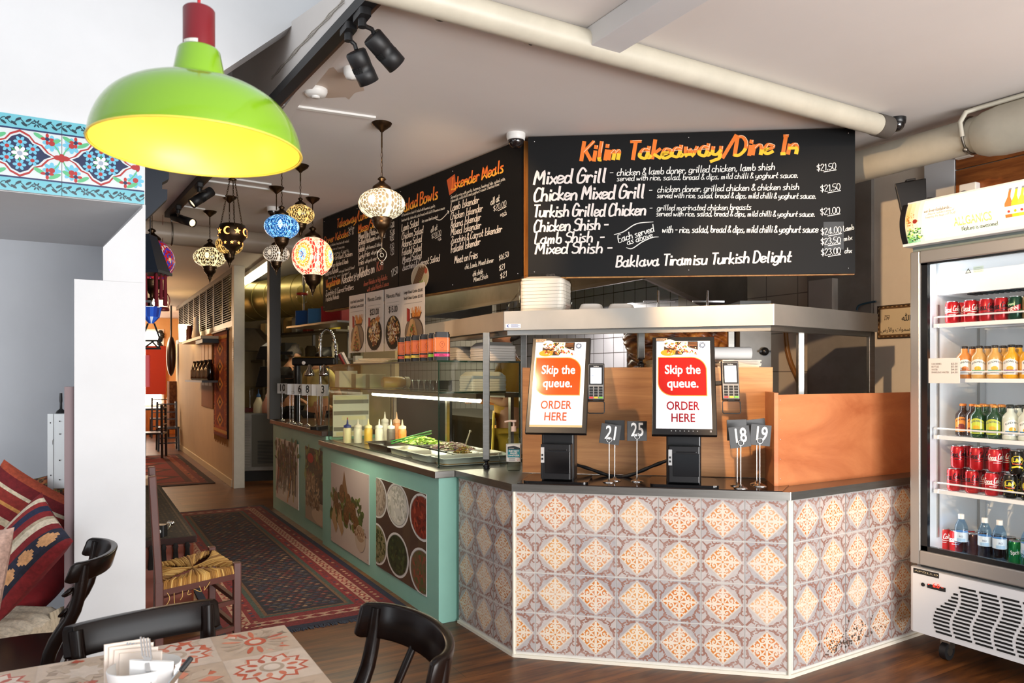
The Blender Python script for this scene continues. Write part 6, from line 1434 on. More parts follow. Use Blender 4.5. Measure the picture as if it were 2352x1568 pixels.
# ---- cans and bottles
def can_proto(kind):
    r, h = .0325, .12
    t = thing('drink_can', '', 'can', (0, 0, 0))
    body, top = {'cola': ('#c3121c', None), 'zero': ('#b8141c', None), 'dew': ('#123f2a', None), 'lemon': ('#1b1915', None), 'lime': ('#0d7a3c', None), 'gold': ('#8a7448', None), 'dark': ('#3a0f12', None)}[kind]
    b = MB(); b.lathe([(r*.78, .001), (r*.86, .004), (r, .013), (r, h*.87), (r*.83, h*.955)], 22, cap0=True, cap1=False); b.build('can_body', M('can_'+kind, body, rough=.25, metal=.35), t, world=False)
    b = MB(); b.lathe([(r*.83, h*.955), (r*.85, h*.97), (r*.83, h*.985), (r*.79, h*.985), (r*.77, h*.96), (.001, h*.96)], 22, cap0=False); b.build('can_lid', CHROME, t, world=False)
    m = MB(); cv = Cv(m, fn=lambda x, y, hh: V(((r+.0006+hh)*math.cos(x/r), (r+.0006+hh)*math.sin(x/r), y)), eps=.0003)
    W = 2*PI*r
    if kind in ('cola', 'zero'):
        ink = '#f4f1ee' if kind == 'cola' else '#1b0c0e'
        for s in (0, W/2):
            cv.hand('Coca', s-.043, .063, .026, ink, 1, .16, .3, width=.04, rot=.0, jit=0); cv.hand('Cola', s+.004, .067, .026, ink, 1, .16, .3, width=.038, jit=0)
            cv.line(catmull([(s-.04, .055), (s-.01, .06), (s+.02, .056), (s+.042, .064)], 4), .0035, ink, 1, taper=.6)
            cv.rect(s-.016, .046, s+.018, .049, ink, 1)
    elif kind == 'dew':
        for k in range(40): x, y = random.uniform(0, W), random.uniform(.02, .1); cv.circ(x, y, random.uniform(.003, .009), random.uniform(.002, .006), random.choice(['#1f8a3e', '#0c2a1c', '#6ab04a', '#0b1a14']), 1, n=7, rot=random.uniform(0, 3))
        for s in (0, W/2): cv.poly([(s-.03, .03), (s+.03, .052), (s+.03, .078), (s-.03, .056)], '#b8202a', 2); cv.text('DEW', s, .046, .026, '#e8e8e0', 3, 'c', bold=.03, sx=.8, rot=.36); cv.text('Mtn', s-.01, .072, .016, '#e8f0d0', 3, 'c', bold=.02, rot=.36)
    elif kind == 'lemon':
        for s in (0, W/2):
            cv.circ(s, .07, .026, .022, '#e8cf2a', 1); cv.circ(s, .07, .0235, .0195, '#1b1915', 2); cv.text('L&P', s, .062, .026, '#f0dc3a', 3, 'c', bold=.035, width=.04); cv.rect(s-.02, .05, s+.02, .055, '#c8402a', 3); cv.poly([(s-.024, .03), (s, .036), (s+.024, .03), (s+.024, .038), (s, .044), (s-.024, .038)], '#f0dc3a', 2)
        for k in range(24): cv.circ(random.uniform(0, W), random.uniform(.015, .1), .0022, .0022, '#e8cf2a', 1, n=7)
    elif kind == 'lime':
        for s in (0, W/2): cv.text('Sprite', s, .055, .028, '#f0f4f0', 2, 'c', bold=.03, width=.05, rot=.16); cv.circ(s+.02, .086, .008, .008, '#f0dc3a', 1, n=12); cv.line([(s-.03, .04), (s+.03, .05)], .008, '#0a4f8a', 1)
    elif kind == 'gold':
        for s in (0, W/2): cv.rect(s-.022, .03, s+.022, .09, '#1d1a16', 1)
    m.build('can_print', PRINT_GLOSS, t, world=False, fix=False)
    return t
def bottle_proto(kind):
    t = thing('drink_bottle', '', 'bottle', (0, 0, 0))
    if kind == 'water':
        b = MB(); b.lathe([(.026, .001), (.031, .006), (.031, .02), (.029, .03), (.031, .04), (.029, .055), (.031, .065), (.031, .15), (.028, .165), (.015, .195), (.0125, .2), (.0125, .205)], 22); b.build('bottle_body', glass('blue_plastic', (.62, .8, .95), ior=1.4, rough=.05), t, world=False)
        b = MB(); b.lathe([(.0315, .082), (.0315, .132)], 22, cap0=False, cap1=False); b.build('label', M('water_label', '#cfe0ee', rough=.3), t, world=False)
        b = MB(); cv = Cv(b, fn=lambda x, y, hh: V(((.032+hh)*math.cos(x/.032), (.032+hh)*math.sin(x/.032), y))); W = 2*PI*.032
        for s in (0, W/3, 2*W/3): cv.text('RO', s, .106, .013, '#6a7a9a', 1, 'c', bold=.01); cv.rect(s-.02, .084, s+.02, .1, '#9fc3e2', 1)
        b.build('label_print', PAINT, t, world=False, fix=False)
        b = MB(); b.lathe([(.0145, .198), (.0145, .221), (.013, .223)], 18); b.build('cap', WHITEP, t, world=False)
        return t
    r, h = .037, .168
    liq, lab, cap, glassc, accent = {'peach': ('#e08a3c', '#f0ece6', '#2a2420', (.95, .9, .85), '#e07a2a'), 'pear': ('#d8a860', '#f0ece6', '#2a2420', (.95, .92, .85), '#4aa860'), 'mango': ('#d9a450', '#f0ece6', '#2a2420', (.95, .92, .85), '#3aa07a'),
        'passion': ('#eaaa12', '#f0ece6', '#1c1a18', (.97, .93, .8), '#8a3a8a'), 'ginger': ('#2a1409', '#d9822a', '#c8702a', (.5, .3, .15), '#7a2a1a'), 'lime': ('#123f1c', '#c8d448', '#d08a3a', (.3, .55, .3), '#2a7a3a'), 'cloudy': ('#d4dcd0', '#eef0ec', '#2c302c', (.9, .95, .9), '#2a7ab0'), 'green': ('#0e3a1c', '#2a6a3a', '#1c2a20', (.25, .5, .3), '#c8d448')}[kind]
    b = MB(); b.lathe([(r*.9, .001), (r, .008), (r, .1), (r*.95, .114), (r*.7, .128), (.0165, .138), (.0145, .16)], 22); b.build('bottle_glass', M('drink_'+kind, liq, rough=.08, spec=.7, coat=.6), t, world=False)
    b = MB(); b.lathe([(.016, .157), (.017, .16), (.017, .167), (.014, .17)], 18); b.build('cap', M('capmetal_'+cap[1:], cap, rough=.35, metal=.3), t, world=False)
    b = MB(); cv = Cv(b, fn=lambda x, y, hh: V(((r+.0006+hh)*math.cos(x/r), (r+.0006+hh)*math.sin(x/r), y)), eps=.0003); W = 2*PI*r
    for s in (0, W/2):
        n = 16; arch = [(s-.036, .022)]+[(s-.036+.072*i/n, .085+.016*math.sin(PI*i/n)) for i in range(n+1)]+[(s+.036, .022)]
        for i in range(n): cv.poly([(arch[i+1][0], .022), (arch[i+2][0], .022), arch[i+2], arch[i+1]], lab, 1)
        for i, ch in enumerate('BUNDABERG'): cv.text(ch, s-.03+.0072*i, .072+.012*math.sin(PI*(i+.5)/9), .012, '#5a6a6a' if kind not in ('ginger',) else '#3a1a0a', 2, 'l', bold=.02)
        cv.circ(s, .053, .015, .012, accent if kind in ('peach', 'ginger') else '#e8b02a', 2, n=16); cv.rect(s-.03, .038, s+.03, .046, accent, 3); cv.rect(s-.018, .03, s+.018, .033, '#8a8a86', 2)
    b.build('label', PRINT_GLOSS, t, world=False, fix=False)
    return t
PROTO = {}; rr = random.Random(12)
POSW = {'cola': 'red cola can with white script', 'zero': 'red cola can with black script', 'dew': 'dark green can with a red band', 'lemon': 'black and yellow can', 'lime': 'green lemonade can', 'gold': 'gold and black can', 'dark': 'dark red can',
        'peach': 'orange juice bottle with a peach label', 'pear': 'amber juice bottle with a green banded label', 'mango': 'amber bottle with a teal banded label', 'passion': 'bright yellow juice bottle', 'ginger': 'brown bottle with an orange label', 'lime_b': 'green glass bottle with a lime label', 'cloudy': 'cloudy white lemonade bottle', 'green': 'dark green bottle', 'water': 'blue water bottle with a white cap'}
def put(kind, x, y, z, where, group, bottle=False, face=None, nocap=None):
    key = (kind, bottle)
    a = PI+math.atan2(y, x)-0+(rr.uniform(-.25, .25) if face is None else face)
    lab = POSW['lime_b' if (kind == 'lime' and bottle) else kind]+', '+where
    if key not in PROTO:
        PROTO[key] = bottle_proto(kind) if bottle else can_proto(kind); o = PROTO[key]
        o.location = (x, y, z); o.rotation_euler = (0, 0, a); o['label'] = lab; o['group'] = group
        ROOT[o] = Matrix.Translation((x, y, z)) @ Matrix.Rotation(a, 4, 'Z')
    else: dup(PROTO[key], (x, y, z), a, lab, group)
def yrow(px, X): return PX(px, 800, X).y
ROWS = [('front', .17), ('second', .245), ('third', .32)]
def place(z, spec, group, shelf, bottle=False, stack=''):
    """spec: (row index, [(px, kind), ...])"""
    for ri, items in spec:
        X = FX+ROWS[ri][1]
        for k, (px, kind) in enumerate(items):
            put(kind, X, yrow(px, X), z+.0005, '%s from left, %s row, %s' % (ORD[k], ROWS[ri][0]+stack, shelf), group, bottle)
place(SH[0], [(0, [(2187, 'cola'), (2229, 'cola'), (2265, 'zero'), (2300, 'zero'), (2332, 'dew'), (2366, 'gold')]), (1, [(2208, 'cola'), (2248, 'zero'), (2284, 'zero'), (2318, 'dew'), (2350, 'gold')])], 'cans on the top fridge shelf', 'top fridge shelf')
place(SH[1], [(0, [(2215, 'peach'), (2249, 'pear'), (2285, 'mango'), (2323, 'passion'), (2362, 'passion')]), (1, [(2234, 'peach'), (2268, 'pear'), (2304, 'mango'), (2340, 'passion')]), (2, [(2250, 'peach'), (2284, 'mango'), (2318, 'passion')])], 'juice bottles on the second fridge shelf', 'second fridge shelf', True)
place(SH[2], [(0, [(2247, 'lime'), (2284, 'lime'), (2321, 'cloudy'), (2358, 'cloudy')]), (1, [(2212, 'ginger'), (2234, 'ginger'), (2265, 'lime'), (2302, 'lime'), (2338, 'cloudy')]), (2, [(2258, 'ginger'), (2280, 'lime'), (2300, 'ginger'), (2320, 'green'), (2345, 'green')])], 'bottles on the third fridge shelf', 'third fridge shelf', True)
place(SH[3], [(0, [(2191, 'zero'), (2233, 'zero'), (2278, 'cola'), (2320, 'lemon'), (2362, 'lemon')]), (1, [(2210, 'zero'), (2252, 'cola'), (2296, 'cola'), (2340, 'lemon')])], 'cans on the fourth fridge shelf', 'fourth fridge shelf', stack=' lower layer')
place(SH[3]+.1215, [(0, [(2200, 'zero'), (2243, 'zero'), (2286, 'cola'), (2335, 'lemon')]), (1, [(2222, 'zero'), (2262, 'zero'), (2306, 'cola'), (2350, 'lemon')])], 'cans on the fourth fridge shelf', 'fourth fridge shelf', stack=' upper layer')
place(.521, [(1, [(2168, 'cola'), (2196, 'cola'), (2236, 'dark'), (2262, 'dark'), (2332, 'lime'), (2358, 'lime')]), (2, [(2225, 'zero'), (2255, 'dark'), (2290, 'dark'), (2320, 'dark'), (2348, 'lime')])], 'cans on the fridge floor', 'fridge floor')
place(.521, [(0, [(2208, 'water'), (2262, 'water'), (2296, 'water'), (2362, 'water')])], 'water bottles on the fridge floor', 'fridge floor', True)
# ---- on the right wall
c = P(2096, 452, 4.5); t = thing('wall_speaker', 'black speaker tilted on the wall above the drinks fridge', 'speaker', tuple(c))
b = MB(); u = Matrix.Rotation(-TH-.3, 4, 'Z') @ Matrix.Rotation(-.12, 4, 'Y'); b.X = Matrix.Translation(c) @ u
def frus(b, w0, w1, d, h):
    b.add([(-w0, 0, -h), (w0, 0, -h), (w0*.7, d, -h), (-w0*.7, d, -h), (-w1, 0, h), (w1, 0, h), (w1*.7, d, h), (-w1*.7, d, h)], [(3, 2, 1, 0), (4, 5, 6, 7), (0, 1, 5, 4), (1, 2, 6, 5), (2, 3, 7, 6), (3, 0, 4, 7)], False)
frus(b, .068, .088, .13, .1); b.build('speaker_cabinet', BLACKP, t, bevel=.006)
b = MB(); b.X = Matrix.Translation(c) @ u; b.b2((-.02, .0, .1), (.03, .06, .112)); b.bar((0, .13, 0), (.05, .3, 0), .03, .03); b.build('bracket', BLACKM, t)
b = MB(); p = P(2130, 455, 4.5); b.tube(catmull([tuple(p), tuple(P(2145, 455, 4.5)), tuple(P(2156, 466, 4.55))], 5), .004, 6); b.build('cable', BLACKM, t)
a = PX(2015, 703, XW-.012); e = PX(2125, 773, XW-.012)
t = thing('framed_calligraphy', 'framed Arabic calligraphy plaque on the cream wall behind the fridge', 'plaque', (XW, e.y, e.z)); w = a.y-e.y; h = a.z-e.z
b = MB(); b.b2((XW-.014, e.y, e.z), (XW-.0005, a.y, a.z)); pq = b.build('frame', M('dark_frame', '#3a2818', rough=.4, var=.4, scale=60), t)
b = MB(); cv = Cv(b, (XW-.0142, a.y, e.z), (0, -1, 0), UP, eps=.0004); cv.rect(.006, .006, w-.006, h-.006, '#6a4e30', 1)
r = random.Random(3)
for k in range(70):
    s = k/70*2*(w+h); x, y = (s, .012) if s < w else ((w-.012, s-w) if s < w+h else ((2*w+h-s, h-.012) if s < 2*w+h else (.012, 2*(w+h)-s)))
    cv.circ(min(max(x, .012), w-.012), min(max(y, .012), h-.012), .005, .004, '#b09060' if k % 2 else '#2a1a10', 2, n=6)
cv.rect(.026, .026, w-.026, h-.026, '#d8c6a4', 3)
AF = 'NotoSansArabic-VariableFont_wdth,wght.woff2'
cv.text('\ufdf2', w*.62, h*.5, .085, '#1d1712', 4, 'c', fnt=AF, bold=.01)
cv.text('\ufebd\ufead\ufef7\ufe8d\ufeed \ufe95\ufe8d\ufeee\ufee4\ufeb3', w*.08, h*.2, .062, '#1d1712', 4, 'l', fnt=AF, bold=.005, width=w*.62)
for k in range(7): a_ = r.uniform(0, 3); cv.line([(w*.22+.02*math.cos(a_+k), h*.62+.016*math.sin(a_*2+k)), (w*.22-.018*math.cos(a_-k), h*.62+.016*math.cos(k))], .003, '#3a2a1c', 4)
b.build('calligraphy', PAINT, pq, fix=False)
c = PX(2229, 442, XW-.03); b = MB(); b.b2((XW-.075, c.y-.055, c.z-.06), (XW-.023, c.y+.045, c.z+.05)); so = tag(b.build('power_socket', WHITEP, bevel=.006), 'white power socket box on the timber cladding above the fridge sign', 'socket')
b = MB(); b.cyl((XW-.11, c.y, c.z-.025), (XW-.0755, c.y, c.z-.025), .028); b.build('plug', M('grey_plug', '#77797c', rough=.5), so)
c = PX(2218, 345, XW-.03); b = MB(); b.b2((XW-.07, c.y-.05, c.z-.05), (XW-.023, c.y+.05, c.z+.05)); tag(b.build('junction_box', M('cream_box', '#d6cbbd'), bevel=.006), 'small cream junction box under the fat duct on the cladding', 'junction box')
# ================================================================ PEOPLE
SKINM = M('skin', '#c99270', rough=.5, var=.08, scale=20)
def skin_mesh(name, nodes, edges, mat, parent, root, sub=2):
    """grow one continuous surface round a skeleton: nodes {key: (point, radius)}; world points"""
    Mi = ROOT[parent].inverted(); keys = list(nodes); ix = {k: i for i, k in enumerate(keys)}
    me = bpy.data.meshes.new(name); me.from_pydata([tuple(Mi @ V(nodes[k][0])) for k in keys], [(ix[a], ix[b]) for a, b in edges], [])
    o = bpy.data.objects.new(name, me); COL.objects.link(o); o.parent = parent; ROOT[o] = ROOT[parent]
    me.materials.append(mat)
    sk = o.modifiers.new('skin', 'SKIN'); sk.use_smooth_shade = True
    for i, k in enumerate(keys):
        r = nodes[k][1]; r = r if isinstance(r, tuple) else (r, r)
        me.skin_vertices[0].data[i].radius = r; me.skin_vertices[0].data[i].use_root = (k == root)
    o.modifiers.new('subsurf', 'SUBSURF').levels = sub; o.modifiers['subsurf'].render_levels = sub
    return o
def person(base, yaw, H, label, shirt, legs, hair, elbows, wrists, bow=0, beard=None, apron=None):
    t = thing('person', label, 'person', base, 0)
    R = Matrix.Translation(base) @ Matrix.Rotation(yaw, 4, 'Z')
    W = lambda x, y, z: R @ V((x, y, z))
    h = H; n = {}
    n['pel'] = (W(0, 0, .53*h), (.125, .1)); n['spine'] = (W(0, .0, .62*h), (.118, .088)); n['chest'] = (W(0, .01, .735*h), (.14, .1)); n['sh'] = (W(0, 0, .8*h), (.085, .07))
    n['neck'] = (W(0, .012, .845*h), .05); hb = Matrix.Translation((0, .015, .865*h)) @ Matrix.Rotation(-bow, 4, 'X')
    Hd = lambda x, y, z: R @ (hb @ V((x, y, z)))
    n['jaw'] = (Hd(0, .035, .03), (.052, .055)); n['mid'] = (Hd(0, .018, .1), (.07, .085)); n['top'] = (Hd(0, .0, .17), (.062, .075))
    n['nose'] = (Hd(0, .118, .075), .014)
    E = [('pel', 'spine'), ('spine', 'chest'), ('chest', 'sh'), ('sh', 'neck'), ('neck', 'jaw'), ('jaw', 'mid'), ('mid', 'top'), ('mid', 'nose')]
    for s in (-1, 1):
        k = 'lr'[s > 0]
        n['ear'+k] = (Hd(s*.078, .0, .085), (.012, .02)); E.append(('mid', 'ear'+k))
        n['S'+k] = (W(s*.165, 0, .795*h), .056); n['E'+k] = (W(*elbows[s > 0]), .041); n['W'+k] = (W(*wrists[s > 0]), .028)
        E += [('sh', 'S'+k), ('S'+k, 'E'+k), ('E'+k, 'W'+k)]
        d = (n['W'+k][0]-n['E'+k][0]).normalized(); sd = d.cross(V((0, 0, 1))).normalized(); upv = sd.cross(d)
        n['P'+k] = (n['W'+k][0]+d*.075, (.036, .02)); E.append(('W'+k, 'P'+k))
        for f in range(4):
            o = sd*((f-1.5)*.02); L_ = (.07, .08, .075, .058)[f]
            n['f%d%s' % (f, k)] = (n['P'+k][0]+o+d*L_*.55-upv*.006, .0095); n['g%d%s' % (f, k)] = (n['P'+k][0]+o+d*L_-upv*.03, .008)
            E += [('P'+k, 'f%d%s' % (f, k)), ('f%d%s' % (f, k), 'g%d%s' % (f, k))]
        n['t'+k] = (n['W'+k][0]+d*.04+sd*s*-.045-upv*.01, .011); n['u'+k] = (n['W'+k][0]+d*.075+sd*s*-.055-upv*.02, .009); E += [('W'+k, 't'+k), ('t'+k, 'u'+k)]
        n['H'+k] = (W(s*.095, 0, .49*h), .09); n['K'+k] = (W(s*.1, .01, .28*h), .058); n['A'+k] = (W(s*.1, -.01, .045*h), .038); n['T'+k] = (W(s*.11, .14, .024), .03)
        E += [('pel', 'H'+k), ('H'+k, 'K'+k), ('K'+k, 'A'+k), ('A'+k, 'T'+k)]
    skin_mesh('body', n, E, SKINM, t, 'pel')
    g = lambda k, dr, o=V((0, 0, 0)): (n[k][0]+o, tuple(x+dr for x in n[k][1]) if isinstance(n[k][1], tuple) else n[k][1]+dr)
    c = {'pel': g('pel', .014), 'spine': g('spine', .016), 'chest': g('chest', .016), 'sh': g('sh', .014)}; ce = [('pel', 'spine'), ('spine', 'chest'), ('chest', 'sh')]
    for k in 'lr':
        m = n['S'+k][0].lerp(n['E'+k][0], .8); c['S'+k] = g('S'+k, .016); c['M'+k] = (m, .058); ce += [('sh', 'S'+k), ('S'+k, 'M'+k)]
    skin_mesh('shirt', c, ce, M('shirt_'+shirt, '#'+shirt, rough=.8, var=.12, scale=14), t, 'pel')
    c = {'pel': g('pel', .012)}; ce = []
    for k in 'lr': c['H'+k] = g('H'+k, .012); c['K'+k] = g('K'+k, .016); c['A'+k] = g('A'+k, .022); ce += [('pel', 'H'+k), ('H'+k, 'K'+k), ('K'+k, 'A'+k)]
    skin_mesh('trousers', c, ce, M('trousers_'+legs, '#'+legs, rough=.8), t, 'pel')
    for k in 'lr':
        c = {'a': (n['A'+k][0]-V((0, 0, .01)), .05), 'b': (n['T'+k][0], .044)}; skin_mesh('shoe', c, [('a', 'b')], M('black_shoe', '#17161a', rough=.5), t, 'a')
    c = {'a': (Hd(0, -.035, .135), (.078, .075)), 'b': (Hd(0, -.0, .185), (.07, .078)), 'd': (Hd(0, -.055, .06), (.06, .04)), 'e': (Hd(0, .05, .19), (.055, .03))}
    skin_mesh('hair', c, [('d', 'a'), ('a', 'b'), ('b', 'e')], M('hair_'+hair, '#'+hair, rough=.6, var=.5, scale=60), t, 'a')
    if beard: skin_mesh('beard', {'a': (Hd(0, .06, .015), (.048, .035)), 'b': (Hd(0, .075, .04), (.045, .03))}, [('a', 'b')], M('hair_'+beard, '#'+beard, rough=.6, var=.5, scale=60), t, 'a')
    for s in (-1, 1):
        b = MB(); b.ball(Hd(s*.032, .1, .1), .012, 10, 6); ey = b.build('eye', M('eye_dark', '#2a1c14', rough=.3), t)
        b = MB(); b.bar(Hd(s*.014, .106, .125), Hd(s*.052, .094, .127), .008, .012); b.build('eyebrow', M('hair_'+hair, '#'+hair), t)
    b = MB(); b.bar(Hd(-.022, .1, .037), Hd(.022, .1, .037), .01, .009); b.build('mouth', M('lips', '#8d4b40', rough=.5), t)
    if apron:
        b = MB(); q = [W(-.17, .13, .6*h), W(.17, .13, .6*h), W(.19, .15, .3*h), W(-.19, .15, .3*h)]; b.add(q+[p-R.to_3x3() @ V((0, .012, 0)) for p in q], [(0, 1, 2, 3), (7, 6, 5, 4), (0, 1, 5, 4), (1, 2, 6, 5), (2, 3, 7, 6), (3, 0, 4, 7)]); b.build('apron', M('apron_'+apron, '#'+apron, rough=.8), t)
    return t
p = P(1172, 862, 5.6); person(V((p.x, p.y, .12)), math.radians(62), 1.79, 'person in a mustard yellow shirt behind the counter, mostly hidden by the left screen', 'd3a040', 'c8a032', '1d1612', [(-.25, .03, 1.14), (.25, .03, 1.14)], [(-.05, .19, 1.2), (.07, .22, 1.16)], .1, '1d1612', 'd8b02e')
p = P(731, 862, 8.95); person(V((p.x, p.y, .12)), math.radians(-55), 1.72, 'dark haired person in a pale yellow shirt bowing over kitchen work behind the beer taps', 'd9c27a', '1d1c1f', '14100e', [(-.25, .08, 1.1), (.25, .08, 1.1)], [(-.12, .3, .98), (.12, .3, .98)], .75)
p = P(664, 862, 9.85); person(V((p.x, p.y, .12)), math.radians(-75), 1.77, 'grey haired person in dark clothes looking down beside the black post', '3c3a38', '222124', '6d655e', [(-.25, .06, 1.12), (.25, .06, 1.12)], [(-.14, .28, 1.0), (.14, .28, 1.0)], .5)
# ================================================================ KITCHEN
SD2 = M('kitchen_steel', '#8f8a82', rough=.35, metal=.9, var=.3, scale=3)
t = thing('range_hood', 'wide stainless range hood hanging over the grills behind the widest menu board', 'hood', (4.15, 6.2, 2.2))
b = MB(); hx0, hx1, hy0, hy1 = 3.62, 4.71, 4.25, 8.6
b.b2((hx0, hy0, 2.2), (hx0+.02, hy1, 2.62)); b.b2((hx0, hy1-.02, 2.2), (hx1, hy1, 2.62)); b.b2((hx0, hy0, 2.6), (hx1, hy1, 2.62)); b.build('hood_canopy', SD2, t)
b = MB(); b.add([(hx0+.02, hy0, 2.2), (hx1, hy0, 1.88), (hx1, hy0, 2.6), (hx0+.02, hy0, 2.6), (hx0+.02, hy0+.02, 2.2), (hx1, hy0+.02, 1.88), (hx1, hy0+.02, 2.6), (hx0+.02, hy0+.02, 2.6)], [(0, 1, 2, 3), (7, 6, 5, 4), (0, 1, 5, 4), (1, 2, 6, 5), (2, 3, 7, 6), (3, 0, 4, 7)]); b.build('hood_cheek', SD2, t)
b = MB(); b.bar((hx0, hy0-.005, 2.2), (hx1, hy0-.005, 1.88), .03, .03); b.bar((hx0-.005, hy0, 2.2), (hx0-.005, hy1, 2.2), .025, .03); b.build('hood_rim', STEEL, t)
for k in range(6):
    y = hy0+.25+k*.68; b = MB(); b.add([(hx0+.1, y, 2.24), (hx0+.1, y+.62, 2.24), (hx1-.1, y+.62, 2.5), (hx1-.1, y, 2.5), (hx0+.1, y, 2.26), (hx0+.1, y+.62, 2.26), (hx1-.1, y+.62, 2.52), (hx1-.1, y, 2.52)], [(0, 1, 2, 3), (7, 6, 5, 4), (0, 1, 5, 4), (1, 2, 6, 5), (2, 3, 7, 6), (3, 0, 4, 7)]); b.build('grease_filter', M('dark_filter', '#2c2a28', rough=.4, metal=.6), t)
# doner grills
def doner(px, d, r0, label):
    c = P(px, 800, d); t = thing('kebab_spit', label, 'kebab', (c.x, c.y, 1.1), 0, 'upright kebab spits')
    rnd = random.Random(int(px)); cols = [lin(x) for x in ('#2e1608', '#4a2410', '#6e3a1a', '#8c5226', '#a8672e', '#c48a44', '#d9a45c')]
    N, K = 120, 110; b = MB(); vs = []; ph = [rnd.uniform(0, 6) for _ in range(12)]
    for j in range(K+1):
        f = j/K; z = 1.16+.66*f; rb = r0*(.66+.42*f-.12*max(0, f-.85)*6)
        for i in range(N):
            a = 2*PI*i/N; w = sum(math.sin(a*(3+q)+ph[q]+f*(11+5*q))*.5**(q*.32) for q in range(6))
            rr_ = rb+.012*w+.012*abs(math.sin(f*46+w*1.3)); vs.append((c.x+rr_*math.cos(a), c.y+rr_*math.sin(a), z))
    b.v += [V(v) for v in vs]
    for j in range(K):
        for i in range(N):
            f, a = j/K*9, 2*PI*i/N*3; q = math.sin(f*2.1+1.7*math.sin(a+ph[0])+ph[1])+.7*math.sin(f*4.7+2*math.sin(a*2+ph[2])+ph[3])+.5*math.sin(f*9+3*math.sin(a*3+f)+ph[4])+rnd.uniform(-.35, .35)
            x = min(5.99, max(0, (q+2.2)/4.4*6)); c0, c1, w = cols[int(x)], cols[int(x)+1], x-int(x)
            b.f.append([j*N+i, j*N+(i+1) % N, (j+1)*N+(i+1) % N, (j+1)*N+i]); b.m.append(0); b.s.append(True); b.c.append(tuple(c0[t_]*(1-w)+c1[t_]*w for t_ in range(3)))
    b.add(vs[-N:], [list(range(N))], False, lin('#6a3a1c')); b.build('meat', M('roast_meat', rough=.4, attr=True, coat=.25), t)
    b = MB(); b.cyl((c.x, c.y, 1.1), (c.x, c.y, 2.1), .009); b.bar((c.x-.1, c.y+.05, 2.02), (c.x+.12, c.y-.05, 2.02), .012, .012); b.build('spit_rod', CHROME, t)
    b = MB(); b.lathe([(.16, 1.02), (.19, 1.05), (.19, 1.1), (.17, 1.12)], 28, (c.x, c.y, 0)); b.build('drip_tray', STEEL, t)
    q = c+FWD*.36; b = MB(); b.X = Matrix.Translation((q.x, q.y, 0)) @ Matrix.Rotation(-TH, 4, 'Z'); b.b2((-.17, 0, 1.02), (.17, .06, 1.98)); pn = b.build('burner_panel', SD2, t)
    b = MB(); b.X = Matrix.Translation((q.x, q.y, 0)) @ Matrix.Rotation(-TH, 4, 'Z')
    for k in range(4): b.b2((-.15, -.012, 1.1+k*.2), (.15, 0, 1.25+k*.2))
    b.build('burner', M('glowing_burner', '#7a3014', rough=.8, emit=.6, ecol='#c8481a'), pn)
doner(1512, 5.5, .235, 'large browned kebab meat on an upright spit between the two ordering screens')
doner(1625, 5.5, .17, 'second kebab spit farther back, hidden behind the right screen')
t = thing('kitchen_bench', 'long stainless bench under the grills behind the counter', 'bench', (4.2, 6.0, .12))
b = MB(); b.b2((3.72, 4.35, .96), (4.72, 9.2, 1.015)); b.build('bench_top', STEEL_D, t); b = MB(); b.b2((3.76, 4.38, .2), (4.72, 9.17, .959)); b.build('bench_body', SD2, t)
t = thing('steel_cabinet', 'tall grey steel panel with a black valve knob behind the plywood', 'cabinet', tuple(P(1735, 862, 5.3)))
c = P(1737, 862, 5.25); b = MB(); b.X = Matrix.Translation((c.x, c.y, 0)) @ Matrix.Rotation(-TH, 4, 'Z'); b.b2((-.115, 0, .125), (.105, .3, 2.0)); b.build('cabinet_body', M('grey_steel', '#8c8d8c', rough=.45, metal=.5, var=.2), t)
b = MB(); k = P(1755, 807, 5.24); b.lathe([(.026, 0), (.03, -.015), (.022, -.035), (.001, -.036)], 20, k, Matrix.Rotation(-TH, 3, 'Z') @ Matrix.Rotation(-PI/2, 3, 'X')); b.bar(k-RGT*.04-FWD*.02, k+RGT*.04-FWD*.02, .014, .014); b.build('valve_knob', BLACKP, t)
b = MB(); c = P(1680, 862, 5.2); b.X = Matrix.Translation((c.x, c.y, 0)) @ Matrix.Rotation(-TH, 4, 'Z'); b.b2((-.02, 0, .125), (.02, .03, 1.9)); tag(b.build('steel_post', STEEL), 'narrow steel upright left of the grey panel with the black knob', 'post')
# wrap stack on the plywood ledge
c = P(1692, 845, 4.35)
for k in range(5):
    b = MB(); b.X = Matrix.Translation((c.x, c.y, 1.515+.009*k)) @ Matrix.Rotation(-TH+.12*((k*7) % 5-2), 4, 'Z'); b.b2((-.11-.006*(k % 3), -.07, 0), (.12, .12, .0085)); tag(b.build('paper_wrap', M('wrap_paper', '#efe2cf', rough=.7)), ('lowest', 'second', 'third', 'fourth', 'topmost')[k]+' sheet bundle in the paper pile behind the right card reader', 'paper', 'wrapping paper pile on the plywood')
b = MB(); q = V((c.x, c.y, 1.5605)); b.cyl(q-RGT*.13+UP*.04+FWD*.03, q+RGT*.09+UP*.04+FWD*.03, .038, n=22); tag(b.build('paper_roll', M('white_paper', '#f1eeea', rough=.6)), 'white paper roll lying on the paper pile behind the right screen', 'paper roll')
c = P(1484, 843, 4.34); b = MB(); rnd = random.Random(8)
t = thing('bread_wraps', 'pile of cream flatbread wraps on the plywood left of the right screen', 'wraps', (c.x+.06, c.y-.03, 1.516))
for k in range(6): b = MB(); b.X = Matrix.Translation((c.x+.09, c.y-.02, 1.517+.007*k)) @ Matrix.Rotation(k*1.1, 4, 'Z'); b.lathe([(.08, 0), (.085, .003), (.07, .006)], 20); b.build('flatbread', M('flatbread', '#e0c69a', rough=.7, var=.2, scale=30), t)
